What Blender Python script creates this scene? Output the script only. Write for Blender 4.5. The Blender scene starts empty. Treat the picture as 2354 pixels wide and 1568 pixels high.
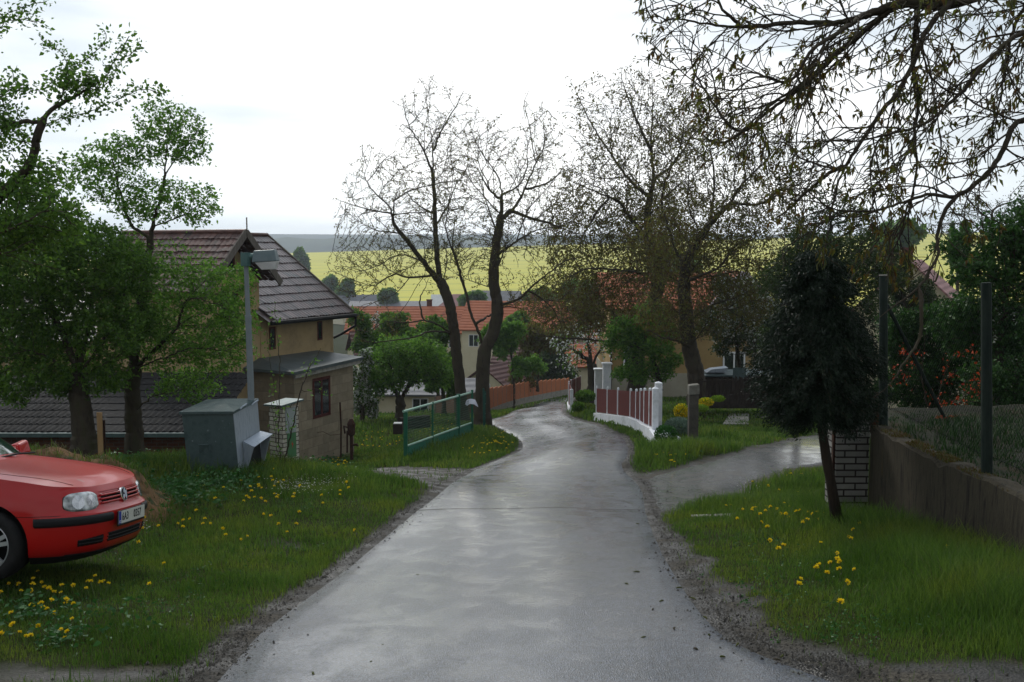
import bpy, bmesh, math, random
import numpy as np
from mathutils import Vector, Matrix, Euler
from mathutils.bvhtree import BVHTree
random.seed(7); RNG = np.random.default_rng(7)
SC = bpy.context.scene; COL = SC.collection
PI = math.pi; R = math.radians
# ------------------------------------------------------------------ camera
F = 2290.0; CX = 1176.5; CY = 784.0; PITCH = math.atan((CY-575)/F); CZ = 1.6
cam = bpy.data.cameras.new('camera'); CAM = bpy.data.objects.new('camera', cam); COL.objects.link(CAM)
cam.sensor_width = 36; cam.lens = 36*F/2353.0; cam.clip_start = .05; cam.clip_end = 20000
CAM.location = (0, 0, CZ); CAM.rotation_euler = (PI/2-PITCH, 0, 0); SC.camera = CAM
# ------------------------------------------------------------------ world: overcast, brighter low ahead on the left
SUN_EL, SUN_AZ = R(40), R(-22)            # azimuth from +y, negative = left
W = bpy.data.worlds.new('World'); SC.world = W; W.use_nodes = True
nt = W.node_tree; N = nt.nodes; L = nt.links; N.clear()
out = N.new('ShaderNodeOutputWorld')
sky = N.new('ShaderNodeTexSky'); sky.sky_type = 'NISHITA'; sky.sun_disc = False
sky.sun_elevation = SUN_EL; sky.sun_rotation = SUN_AZ; sky.air_density = 1; sky.dust_density = 1
bg1 = N.new('ShaderNodeBackground'); bg1.inputs[1].default_value = .05; L.new(sky.outputs[0], bg1.inputs[0])
tc = N.new('ShaderNodeTexCoord'); sep = N.new('ShaderNodeSeparateXYZ'); L.new(tc.outputs['Generated'], sep.inputs[0])
mp = N.new('ShaderNodeMapping'); mp.inputs['Scale'].default_value = (1.1, 1.1, 6.5); mp.inputs['Location'].default_value = (2.3, .4, 1.1)
L.new(tc.outputs['Generated'], mp.inputs[0])
no = N.new('ShaderNodeTexNoise'); no.inputs['Scale'].default_value = 1.5; no.inputs['Detail'].default_value = 5; no.inputs['Roughness'].default_value = .5
no.inputs['Distortion'].default_value = .3
L.new(mp.outputs[0], no.inputs['Vector'])
cr = N.new('ShaderNodeValToRGB'); L.new(no.outputs[0], cr.inputs[0])
cr.color_ramp.elements[0].position = .40; cr.color_ramp.elements[0].color = (.60, .67, .72, 1)
cr.color_ramp.elements[1].position = .62; cr.color_ramp.elements[1].color = (1.10, 1.10, 1.09, 1)
# elevation falloff of the overcast
er = N.new('ShaderNodeValToRGB'); L.new(sep.outputs[2], er.inputs[0])
e = er.color_ramp.elements; e[0].position = 0; e[0].color = (1.7, 1.7, 1.68, 1)
e[1].position = .9; e[1].color = (.95, 1.02, 1.12, 1)
m = e.new(.34); m.color = (.97, .98, 1.0, 1); m = e.new(.60); m.color = (.95, 1.0, 1.07, 1); m = e.new(.10); m.color = (1.06, 1.06, 1.06, 1)
# brighter towards the sun
sv = N.new('ShaderNodeVectorMath'); sv.operation = 'DOT_PRODUCT'; L.new(tc.outputs['Generated'], sv.inputs[0])
sv.inputs[1].default_value = (math.sin(SUN_AZ)*math.cos(R(12)), math.cos(SUN_AZ)*math.cos(R(12)), math.sin(R(12)))
sr = N.new('ShaderNodeMapRange'); sr.inputs[1].default_value = -.2; sr.inputs[2].default_value = 1.0; sr.inputs[3].default_value = .58; sr.inputs[4].default_value = 1.10
sr.interpolation_type = 'SMOOTHSTEP'
L.new(sv.outputs['Value'], sr.inputs[0])
mu = N.new('ShaderNodeMix'); mu.data_type = 'RGBA'; mu.blend_type = 'MULTIPLY'; mu.inputs[0].default_value = 1
L.new(cr.outputs[0], mu.inputs[6]); L.new(er.outputs[0], mu.inputs[7])
mv = N.new('ShaderNodeVectorMath'); mv.operation = 'SCALE'; L.new(mu.outputs[2], mv.inputs[0]); L.new(sr.outputs[0], mv.inputs['Scale'])
bg2 = N.new('ShaderNodeBackground'); bg2.inputs[1].default_value = .80; L.new(mv.outputs[0], bg2.inputs[0])
ad = N.new('ShaderNodeMixShader'); ad.inputs[0].default_value = .88; L.new(bg1.outputs[0], ad.inputs[1]); L.new(bg2.outputs[0], ad.inputs[2]); L.new(ad.outputs[0], out.inputs[0])
sl = bpy.data.lights.new('sun', 'SUN'); sl.energy = 1.3; sl.angle = R(14); sl.color = (1, .97, .9)
so = bpy.data.objects.new('sun', sl); COL.objects.link(so)
so.rotation_euler = Vector((math.sin(SUN_AZ)*math.cos(SUN_EL), math.cos(SUN_AZ)*math.cos(SUN_EL), math.sin(SUN_EL))).to_track_quat('Z', 'Y').to_euler()
vs = SC.view_settings; vs.view_transform = 'Standard'; vs.look = 'None'; vs.exposure = .64; vs.gamma = 1
SC.cycles.use_denoising = True; SC.cycles.max_bounces = 8; SC.cycles.transparent_max_bounces = 12
SC.cycles.volume_bounces = 0; SC.cycles.diffuse_bounces = 3; SC.cycles.glossy_bounces = 3
try: SC.cycles.denoiser = 'OPENIMAGEDENOISE'
except Exception: pass
# ------------------------------------------------------------------ pixel <-> world
cp, sp = math.cos(PITCH), math.sin(PITCH)
def ray(u, v):
    a = (u-CX)/F; b = (v-CY)/F
    return np.array([a, cp-b*sp, -sp-b*cp])
def P(u, v, d):                       # the point seen at (u, v) whose world y is d
    r = ray(u, v); return Vector((r[0]*d/r[1], d, CZ+r[2]*d/r[1]))
# ------------------------------------------------------------------ terrain
PY = [-60, -8, 0, 5.9, 9.8, 14.2, 22, 40, 66, 90, 150, 300, 500, 1100, 1500, 9000]
PZ = [4, .9, 0, -.96, -1.55, -2.15, -3.15, -5.8, -9.35, -11.8, -16, -22, -26, -1, -12, -60]
TXT_CTRL = [(-20,1347,8.3,1.6),(287,1322,9.3,1.6),(-300,1340,9,2.5),(510,1096,15,1.8),(655,1080,17.2,1.2),(310,1050,18,1.8),(185,1030,17.5,2),(0,1040,17,2.5),
 (690,1060,29,3),(815,1013,32.5,3),(450,1110,29,4),(250,1120,30,5),(930,1045,27,1.6),(1083,1003,33,1.8),(1115,978,36,1.5),(1105,972,38,1.6),
 (1127,950,62,4),(1305,905,85,6),(920,955,45,3),(850,960,45,3),(1592,1000,24,2.2),(1800,968,30,3.5),(1690,930,37,3),(1400,935,46,3),(1500,896,56,5),
 (1880,1012,30,2.5),(1960,1195,11.6,1.3),(2200,1270,9,1.5),(2353,1318,8,1.5),(1500,1052,24,1.0),(1700,1180,13.5,1.2)]
CT = []
for u, v, d, s in TXT_CTRL:
    p = P(u, v, d); CT.append((p.x, d, p.z-np.interp(d, PY, PZ), s))
CT = np.array(CT)
def sstep(a, b, x):
    t = np.clip((np.asarray(x, float)-a)/(b-a), 0, 1); return t*t*(3-2*t)
def vnoise(x, y, seed=0):
    x = np.asarray(x, float); y = np.asarray(y, float)
    xi = np.floor(x); yi = np.floor(y); fx = x-xi; fy = y-yi
    fx = fx*fx*(3-2*fx); fy = fy*fy*(3-2*fy)
    def h(a, b):
        s = np.sin(a*127.1+b*311.7+seed*74.7)*43758.5453; return s-np.floor(s)
    return (h(xi,yi)*(1-fx)+h(xi+1,yi)*fx)*(1-fy)+(h(xi,yi+1)*(1-fx)+h(xi+1,yi+1)*fx)*fy
def fbm(x, y, seed=0, o=3):
    return sum(vnoise(x*2**k, y*2**k, seed+k)*.5**(k+1) for k in range(o))/(1-.5**o)
def gbase(x, y):
    x = np.asarray(x, float); y = np.asarray(y, float)
    z = np.interp(y, PY, PZ)
    w = np.full(z.shape, .35); s = np.zeros(z.shape)
    near = y < 120
    for cx, cy, dz, sg in CT:
        g = np.exp(-((x-cx)**2+(y-cy)**2*.6)/(2*sg*sg)); w = w+g; s = s+g*dz
    z = z + np.where(near, s/w, 0)
    t = sstep(450, 1100, y); z = z + t*np.clip((x+230)*.030, -40, 60)
    return z
ROAD = [((-2.6,-6,1),(4.6,-6,1)), ((-2.1,1.5,1),(4.0,1.5,1)), ((-1.9,3.4,1),(2.9,3.2,1)), ((330,1700),(2300,1700)), ((455,1568),(1965,1568)),((525,1500),(1775,1500)),((588,1440),(1672,1440)),((745,1330),(1580,1330)),((860,1240),(1527,1240)),((935,1180),(1500,1180)),
 ((1000,1130),(1483,1120)),((1075,1085),(1440,1075)),((1130,1062),(1452,1045)),((1190,1035),(1448,1020)),((1188,1010),(1412,994)),((1150,988),(1369,974)),
 ((1125,968),(1305,955)),((1175,950),(1297,938)),((1235,932),(1303,922)),((1290,916),(1345,912))]
HY = np.concatenate([3*1.045**np.arange(0, 98)])
def hit(u, v):
    r = ray(u, v); lo, hi = 1.0, 200.0
    def first(ys):
        zs = CZ+r[2]/r[1]*ys; return int(np.argmax(zs <= gbase(r[0]/r[1]*ys, ys)))
    a = HY[first(HY)]; st = a*.06+.1; f = np.linspace(max(2.5, a-st), a, 24); b = f[first(f)]
    return np.array([r[0]/r[1]*b, b])
RL, RR = [], []
for a, b in ROAD:
    if len(a) == 3: RL.append(np.array(a[:2], float)); RR.append(np.array(b[:2], float))
    else: RL.append(hit(*a)); RR.append(hit(*b))
e1 = RL[-1]+np.array([7., 6.]); e2 = RR[-1]+np.array([7., 3.]); RL.append(e1); RR.append(e2); RL.append(e1+[22, 10]); RR.append(e2+[22, 7])
def catmull(pts, n):
    pts = [np.array(p, float) for p in pts]; o = []
    for i in range(len(pts)-1):
        p0 = pts[max(i-1,0)]; p1 = pts[i]; p2 = pts[i+1]; p3 = pts[min(i+2,len(pts)-1)]
        for k in range(n):
            t = k/n; o.append(.5*((2*p1)+(-p0+p2)*t+(2*p0-5*p1+4*p2-p3)*t*t+(-p0+3*p1-3*p2+p3)*t**3))
    o.append(pts[-1]); return np.array(o)
RLs, RRs = catmull(RL, 8), catmull(RR, 8)
TF = [hit(*p) for p in ((1476,1098),(1560,1075),(1680,1045),(1800,1016),(1880,1000))]; TF.append(TF[-1]+(TF[-1]-TF[-2])*1.2)
TN = [hit(*p) for p in ((1500,1186),(1600,1170),(1690,1140),(1740,1106),(1820,1080),(1930,1052))]; TN = TN[:5]+[TN[5]]; TN.append(TN[-1]+(TF[-1]-TF[-2])*1.5)
TFs = catmull(TF, 10); TNs = catmull(TN[:1]+TN[2:], 10)
RPOLY = np.concatenate([RLs, RRs[::-1]]); TPOLY = np.concatenate([TFs, TNs[::-1]])
GP = [hit(*p) for p in ((850,1078),(930,1074),(1060,1078),(1085,1085),(1000,1130),(985,1112),(900,1098),(850,1088))]; GPOLY = np.array(GP)   # gravel patch by the left verge
def inside(poly, x, y):
    c = np.zeros(x.shape, bool); n = len(poly); j = n-1
    for i in range(n):
        xi, yi = poly[i]; xj, yj = poly[j]
        m = (yi > y) != (yj > y)
        if m.any():
            c ^= m & (x < (xj-xi)*(y-yi)/((yj-yi) if yj != yi else 1e-9)+xi)
        j = i
    return c
def sdist(poly, x, y, maxd=3):            # signed distance, negative inside
    x = np.asarray(x, float); y = np.asarray(y, float); d = np.full(x.shape, 1e9)
    n = len(poly)
    for i in range(n):
        a = poly[i]; b = poly[(i+1) % n]; ab = b-a; l = ab@ab+1e-9
        t = np.clip(((x-a[0])*ab[0]+(y-a[1])*ab[1])/l, 0, 1)
        d = np.minimum(d, (x-a[0]-t*ab[0])**2+(y-a[1]-t*ab[1])**2)
    d = np.sqrt(d); return np.where(inside(poly, x, y), -d, d)
def gz(x, y):                              # ground with small relief kept away from the road
    x = np.asarray(x, float); y = np.asarray(y, float)
    z = gbase(x, y)
    return z + (fbm(x*1.3, y*1.3, 3)-.5)*.06 + (fbm(x*6, y*6, 5, 2)-.5)*.015
def G(x, y): return float(gz(np.array([x]), np.array([y]))[0])
def onground(u, v, d=None):
    if d is None: h = hit(u, v)
    else: p = P(u, v, d); h = (p.x, p.y)
    return Vector((h[0], h[1], G(h[0], h[1])))
EDGE = np.random.default_rng(3)
def dists(x, y):
    w = (fbm(np.asarray(x)*2.2, np.asarray(y)*2.2, 11)-.5)
    near = (np.asarray(y) < 75)
    dr = np.full(np.shape(x), 50.); dt = np.full(np.shape(x), 50.); dg = np.full(np.shape(x), 50.)
    if near.any():
        dr[near] = sdist(RPOLY, x[near], y[near]); dt[near] = sdist(TPOLY, x[near], y[near]); dg[near] = sdist(GPOLY, x[near], y[near])
    return dr, dt, dg, w
def bare(x, y):                            # 1 = bare gravel and mud, 0 = turf
    x = np.asarray(x, float); y = np.asarray(y, float); dr, dt, dg, w = dists(x, y)
    rs = x > 0.6
    width = np.where(rs, .04+.24*np.exp(-((y-8.0)/2.2)**2)+.08*(y < 8), .03+.05*(y < 9))
    b = 1-sstep(0, 1, (dr-width*(1+1.8*w))/.16)
    b = np.maximum(b, 1-sstep(0, .35, dt+w*.5)); b = np.maximum(b, 1-sstep(-.1, .3, dg+w*.8))
    pt = .6*sstep(.64, .76, fbm(x*1.1, y*1.7, 21))*sstep(-5, -3, x)*(x < 0)*(y < 12)*(1-sstep(.8, 2.2, dr))*.8
    b = np.maximum(b, pt)
    cr = sstep(.4, .6, fbm(x*1.6, y*1.6, 31))*np.exp(-((x+2.55)**2+(y-5.9)**2*2.)/.35)   # bare corner lower left
    b = np.maximum(b, np.clip(cr*1.5, 0, 1))
    bl = (x > 1.6)*sstep(0, .3, 5.75+.5*w-y+.12*(x-3)); b = np.maximum(b, bl)       # lot in the lower right corner
    return b
# ------------------------------------------------------------------ objects
def tag(o, label=None, cat=None, group=None, kind=None):
    if label: o['label'] = label
    if cat: o['category'] = cat
    if group: o['group'] = group
    if kind: o['kind'] = kind
    return o
def empty(name, loc, rz=0, **k):
    o = bpy.data.objects.new(name, None); COL.objects.link(o); o.location = loc; o.rotation_euler = (0, 0, rz); o.empty_display_size = .2
    return tag(o, **k)
def link(name, me, mat, parent=None, **k):
    o = bpy.data.objects.new(name, me); COL.objects.link(o)
    for m_ in (mat if isinstance(mat, (list, tuple)) else [mat]): me.materials.append(m_)
    if parent is not None: o.parent = parent
    return tag(o, **k)
def npmesh(name, V, quads=None, tris=None, mi=None, smooth=False):
    me = bpy.data.meshes.new(name); V = np.asarray(V, np.float32)
    me.vertices.add(len(V)); me.vertices.foreach_set('co', V.ravel())
    idx, st, tot, s0 = [], [], [], 0
    for f, k in ((quads, 4), (tris, 3)):
        if f is not None and len(f):
            f = np.asarray(f, np.int32); idx.append(f.ravel()); st.append(s0+np.arange(len(f))*k); tot.append(np.full(len(f), k)); s0 += f.size
    idx = np.concatenate(idx); st = np.concatenate(st); tot = np.concatenate(tot)
    me.loops.add(len(idx)); me.loops.foreach_set('vertex_index', idx.astype(np.int32))
    me.polygons.add(len(st)); me.polygons.foreach_set('loop_start', st.astype(np.int32)); me.polygons.foreach_set('loop_total', tot.astype(np.int32))
    if mi is not None: me.polygons.foreach_set('material_index', np.asarray(mi, np.int32))
    if smooth: me.polygons.foreach_set('use_smooth', np.ones(len(st), bool))
    me.update(calc_edges=True); return me
class MB:
    def __init__(s): s.v = []; s.f = []; s.m = []
    def add(s, vs, fs, mi=0):
        b = len(s.v); s.v += [tuple(v) for v in vs]; s.f += [tuple(i+b for i in f) for f in fs]; s.m += [mi]*len(fs); return s
    def hexa(s, p, mi=0):              # 8 points: bottom 4 ccw, top 4 ccw
        return s.add(p, [(3,2,1,0),(4,5,6,7),(0,1,5,4),(1,2,6,5),(2,3,7,6),(3,0,4,7)], mi)
    def box(s, x0, x1, y0, y1, z0, z1, mi=0):
        return s.hexa([(x0,y0,z0),(x1,y0,z0),(x1,y1,z0),(x0,y1,z0),(x0,y0,z1),(x1,y0,z1),(x1,y1,z1),(x0,y1,z1)], mi)
    def tube(s, pts, rad, n=8, mi=0, cap=True):
        pts = [Vector(p) for p in pts]; k = len(pts); rad = rad if isinstance(rad, (list, tuple)) else [rad]*k
        b = len(s.v); up = None
        for i, p in enumerate(pts):
            t = (pts[min(i+1,k-1)]-pts[max(i-1,0)]).normalized()
            if up is None: up = Vector((0,0,1)) if abs(t.z) < .9 else Vector((1,0,0))
            a = t.cross(up).normalized(); c = a.cross(t).normalized(); up = c
            for j in range(n):
                th = 2*PI*j/n; s.v.append(tuple(p+(a*math.cos(th)+c*math.sin(th))*rad[i]))
        for i in range(k-1):
            for j in range(n):
                q = b+i*n; s.f.append((q+j, q+(j+1)%n, q+n+(j+1)%n, q+n+j)); s.m.append(mi)
        if cap:
            s.f.append(tuple(b+j for j in range(n))[::-1]); s.m.append(mi); s.f.append(tuple(b+(k-1)*n+j for j in range(n))); s.m.append(mi)
        return s
    def bar(s, a, b, w, h=None, mi=0):
        a = Vector(a); b = Vector(b); t = (b-a).normalized(); h = h or w
        up = Vector((0,0,1)) if abs(t.z) < .95 else Vector((0,1,0))
        x = t.cross(up).normalized()*w/2; y = x.cross(t).normalized()*h/2
        return s.hexa([a-x-y, a+x-y, a+x+y, a-x+y, b-x-y, b+x-y, b+x+y, b-x+y], mi)
    def lathe(s, prof, n=16, c=(0,0,0), mi=0):
        b = len(s.v); c = Vector(c)
        for r_, z in prof:
            for j in range(n):
                th = 2*PI*j/n; s.v.append((c.x+r_*math.cos(th), c.y+r_*math.sin(th), c.z+z))
        for i in range(len(prof)-1):
            for j in range(n):
                q = b+i*n; s.f.append((q+j, q+(j+1)%n, q+n+(j+1)%n, q+n+j)); s.m.append(mi)
        s.f.append(tuple(b+j for j in range(n))[::-1]); s.m.append(mi); s.f.append(tuple(b+(len(prof)-1)*n+j for j in range(n))); s.m.append(mi)
        return s
    def xf(s, M):
        s.v = [tuple(M @ Vector(v)) for v in s.v]; return s
    def build(s, name, mat, parent=None, smooth=False, bevel=0, **k):
        me = bpy.data.meshes.new(name); me.from_pydata(s.v, [], s.f); me.update()
        me.polygons.foreach_set('material_index', s.m)
        if smooth: me.polygons.foreach_set('use_smooth', [True]*len(s.f))
        o = link(name, me, mat, parent, **k)
        if bevel:
            bm = bmesh.new(); bm.from_mesh(me); bmesh.ops.bevel(bm, geom=[e_ for e_ in bm.edges if e_.is_manifold and e_.calc_face_angle(0) > .5], offset=bevel, segments=2, profile=.5, affect='EDGES'); bm.to_mesh(me); bm.free()
        return o
# ------------------------------------------------------------------ materials
def mat(name, cols, rough=.8, scale=4, detail=5, bump=.0, bscale=None, metal=0, spec=.2, island=0, coat=0, stretch=None, trans=0, noise_d=0, spots=None, rvar=0):
    """cols: one to three base colours blended by noise. island: brightness variation from piece to piece."""
    M = bpy.data.materials.new(name); M.use_nodes = True; t = M.node_tree; n = t.nodes; l = t.links
    b = n['Principled BSDF']; b.inputs['Roughness'].default_value = rough; b.inputs['Metallic'].default_value = metal
    b.inputs['Specular IOR Level'].default_value = spec; b.inputs['Coat Weight'].default_value = coat; b.inputs['Coat Roughness'].default_value = .08
    if not isinstance(cols[0], (tuple, list)): cols = [cols]
    cols = [tuple(c)+(1,) for c in cols]; src = None
    tcn = n.new('ShaderNodeTexCoord'); vec = tcn.outputs['Object']
    if stretch:
        mpn = n.new('ShaderNodeMapping'); mpn.inputs['Scale'].default_value = stretch; l.new(vec, mpn.inputs[0]); vec = mpn.outputs[0]
    if len(cols) > 1:
        nz = n.new('ShaderNodeTexNoise'); nz.inputs['Scale'].default_value = scale; nz.inputs['Detail'].default_value = detail; nz.inputs['Roughness'].default_value = .65; nz.inputs['Distortion'].default_value = noise_d
        l.new(vec, nz.inputs['Vector']); cr_ = n.new('ShaderNodeValToRGB'); l.new(nz.outputs[0], cr_.inputs[0]); E = cr_.color_ramp.elements
        E[0].position = .33; E[0].color = cols[0]; E[1].position = .67; E[1].color = cols[-1]
        if len(cols) > 2: q = E.new(.5); q.color = cols[1]
        src = cr_.outputs[0]
        if rvar:
            mr = n.new('ShaderNodeMapRange'); l.new(nz.outputs[0], mr.inputs[0]); mr.inputs[1].default_value = .35; mr.inputs[2].default_value = .65
            mr.inputs[3].default_value = rough-rvar; mr.inputs[4].default_value = rough+rvar; l.new(mr.outputs[0], b.inputs['Roughness'])
    else:
        rg = n.new('ShaderNodeRGB'); rg.outputs[0].default_value = cols[0]; src = rg.outputs[0]
    if spots:
        sc_, th, col = spots; vz = n.new('ShaderNodeTexNoise'); vz.inputs['Scale'].default_value = sc_; vz.inputs['Detail'].default_value = 3; l.new(vec, vz.inputs['Vector'])
        mr = n.new('ShaderNodeMapRange'); l.new(vz.outputs[0], mr.inputs[0]); mr.inputs[1].default_value = th; mr.inputs[2].default_value = th+.08
        mx = n.new('ShaderNodeMix'); mx.data_type = 'RGBA'; l.new(mr.outputs[0], mx.inputs[0]); l.new(src, mx.inputs[6]); mx.inputs[7].default_value = tuple(col)+(1,); src = mx.outputs[2]
    if island:
        ge = n.new('ShaderNodeNewGeometry'); hs = n.new('ShaderNodeHueSaturation'); mr = n.new('ShaderNodeMapRange')
        l.new(ge.outputs['Random Per Island'], mr.inputs[0]); mr.inputs[3].default_value = 1-island; mr.inputs[4].default_value = 1+island
        l.new(mr.outputs[0], hs.inputs['Value']); l.new(src, hs.inputs['Color']); src = hs.outputs[0]
    l.new(src, b.inputs['Base Color'])
    if bump:
        bz = n.new('ShaderNodeTexNoise'); bz.inputs['Scale'].default_value = bscale or scale*4; bz.inputs['Detail'].default_value = 6; l.new(vec, bz.inputs['Vector'])
        bp = n.new('ShaderNodeBump'); bp.inputs['Strength'].default_value = bump; bp.inputs['Distance'].default_value = .02; l.new(bz.outputs[0], bp.inputs['Height']); l.new(bp.outputs[0], b.inputs['Normal'])
    if trans:
        tr = n.new('ShaderNodeBsdfTranslucent'); l.new(src, tr.inputs[0]); ms = n.new('ShaderNodeMixShader'); ms.inputs[0].default_value = trans
        l.new(b.outputs[0], ms.inputs[1]); l.new(tr.outputs[0], ms.inputs[2]); l.new(ms.outputs[0], n['Material Output'].inputs[0])
    return M
def leafmat(name, c1, c2, trans=.35, isl=.35, rough=.55):
    """leaf colour varies from leaf to leaf between c1 and c2"""
    M = bpy.data.materials.new(name); M.use_nodes = True; t = M.node_tree; n = t.nodes; l = t.links; b = n['Principled BSDF']
    ge = n.new('ShaderNodeNewGeometry'); cr_ = n.new('ShaderNodeValToRGB'); l.new(ge.outputs['Random Per Island'], cr_.inputs[0]); E = cr_.color_ramp.elements
    E[0].color = tuple(c1)+(1,); E[1].color = tuple(c2)+(1,); E[0].position = 0; E[1].position = 1
    b.inputs['Roughness'].default_value = rough; b.inputs['Specular IOR Level'].default_value = .3
    l.new(cr_.outputs[0], b.inputs['Base Color'])
    tr = n.new('ShaderNodeBsdfTranslucent'); l.new(cr_.outputs[0], tr.inputs[0]); ms = n.new('ShaderNodeMixShader'); ms.inputs[0].default_value = trans
    l.new(b.outputs[0], ms.inputs[1]); l.new(tr.outputs[0], ms.inputs[2]); l.new(ms.outputs[0], n['Material Output'].inputs[0]); return M
M = {}
M['bark'] = mat('bark', [(.035,.026,.018),(.055,.042,.03),(.05,.055,.025)], .9, 6, bump=.6, bscale=30, stretch=(1,1,.3))
M['bark_dark'] = mat('bark_dark', [(.030,.024,.017),(.055,.044,.030),(.048,.046,.024)], .9, 8, bump=.6, bscale=40, stretch=(1,1,.3))
M['twig'] = mat('twig', [(.035,.025,.018),(.06,.045,.03)], .85, 10)
M['white_paint'] = mat('white_paint', [(.62,.64,.68),(.72,.73,.75),(.5,.52,.52)], .6, 3, bump=.1)
M['maroon'] = mat('maroon', [(.075,.008,.006),(.11,.014,.010)], .75, 8, bump=.15, stretch=(3,3,.5))
M['terracotta_board'] = mat('terracotta_board', [(.33,.105,.038),(.39,.13,.05)], .8, 5, bump=.1)
M['concrete'] = mat('concrete', [(.16,.15,.13),(.24,.23,.20),(.30,.28,.24)], .9, 6, bump=.3, bscale=60)
M['concrete_old'] = mat('concrete_old', [(.012,.011,.008),(.055,.046,.030),(.022,.020,.014)], .9, 3, bump=.5, bscale=40, stretch=(4,4,.6), noise_d=.4, spots=(1.5,.68,(.11,.07,.02)))
M['green_paint'] = mat('green_paint', [(.016,.10,.055),(.026,.14,.08)], .4, 3, bump=.08)
M['green_light'] = mat('green_light', [(.25,.42,.32),(.38,.52,.42)], .45, 6)
M['teal_dark'] = mat('teal_dark', [(.012,.06,.045),(.02,.09,.065)], .6, 5)
M['rust'] = mat('rust', [(.07,.025,.012),(.03,.015,.01),(.05,.02,.012)], .9, 12, bump=.4)
M['galv'] = mat('galv', [(.055,.085,.085),(.085,.12,.12),(.07,.10,.10)], .45, 5, metal=.3, bump=.08, rvar=.1, spots=(14,.68,(.22,.27,.28)))
M['galv_light'] = mat('galv_light', [(.24,.28,.32),(.36,.40,.45),(.30,.34,.39)], .45, 5, metal=.35, stretch=(4,4,.7), bump=.05)
M['black'] = mat('black', (.008,.008,.008), .6)
M['wood_dark'] = mat('wood_dark', [(.02,.014,.01),(.045,.035,.028)], .9, 8, bump=.4, stretch=(1,1,.3))
M['wood_new'] = mat('wood_new', [(.28,.17,.08),(.36,.23,.11)], .8, 8, bump=.2, stretch=(2,2,.3))
M['yellow_flower'] = leafmat('yellow_flower', (.80,.56,.004), (.90,.72,.02), .3)
M['white_flower'] = leafmat('white_flower', (.55,.55,.5), (.8,.8,.75), .3)
M['leaf_fresh'] = leafmat('leaf_fresh', (.05,.14,.014), (.16,.31,.04), .5)
M['leaf_mid'] = leafmat('leaf_mid', (.042,.105,.014), (.13,.25,.030), .5)
M['leaf_walnut'] = leafmat('leaf_walnut', (.085,.050,.016), (.13,.15,.028), .5)
M['leaf_walnut_near'] = leafmat('leaf_walnut_near', (.10,.045,.012), (.11,.14,.02), .5)
M['leaf_dark'] = leafmat('leaf_dark', (.003,.010,.003), (.009,.026,.006), .1)
M['leaf_olive'] = leafmat('leaf_olive', (.022,.045,.008), (.05,.085,.012), .3)
M['blossom'] = leafmat('blossom', (.35,.38,.33), (.7,.72,.68), .3)
M['catkin'] = mat('catkin', [(.04,.055,.012),(.07,.07,.02)], .9, 30)
# ------------------------------------------------------------------ ground, road, track, field
def axis(segs):
    o = []
    for a, b, s in segs:
        k = max(1, int(round((b-a)/s))); o += list(np.linspace(a, b, k, endpoint=False))
    o.append(segs[-1][1]); return np.array(o)
def geo(a, b, n, p=2.2): return list(a+(b-a)*(np.arange(1, n+1)/n)**p)
xs = axis([(-14, -7, .4), (-7, 7, .12), (7, 14, .3), (14, 40, 1.2)])
xs = np.array(sorted([-v for v in geo(14, 3200, 36, 3)]+list(xs)+geo(40, 3200, 30, 3)))
ys = axis([(-30, -4, 2), (-4, 4, .4), (4, 15, .12), (15, 30, .3), (30, 60, .7), (60, 120, 2), (120, 480, 12)])
ys2 = axis([(480, 1110, 30)]); ys3 = axis([(1110, 1500, 60), (1500, 3600, 300)])
def sheet(name, xs, ys, m_, bareattr=False, **k):
    X, Y = np.meshgrid(xs, ys); Z = gz(X, Y); nx, ny = len(xs), len(ys)
    if bareattr:
        near = (Y < 75) & (np.abs(X) < 30)
        dr = np.full(X.shape, 9.); dt = np.full(X.shape, 9.)
        dr[near] = sdist(RPOLY, X[near], Y[near]); dt[near] = sdist(TPOLY, X[near], Y[near])
        # smooth and slightly lower under the road and track
        base = gbase(X, Y); kk = sstep(-.02, .35, np.minimum(dr, dt)); Z = base*(1-kk)+Z*kk
        Z -= .05*(1-sstep(-.30, -.06, dr)) + .03*(1-sstep(-.3, -.1, dt))
    V = np.stack([X.ravel(), Y.ravel(), Z.ravel()], 1)
    i = (np.arange(ny-1)[:, None]*nx+np.arange(nx-1)[None]).ravel()
    me = npmesh(name, V, np.stack([i, i+1, i+nx+1, i+nx], 1), smooth=True)
    if bareattr:
        a = me.attributes.new('bare', 'FLOAT', 'POINT'); a.data.foreach_set('value', bare(X.ravel(), Y.ravel()).astype(np.float32))
    return link(name, me, m_, **k)
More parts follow.
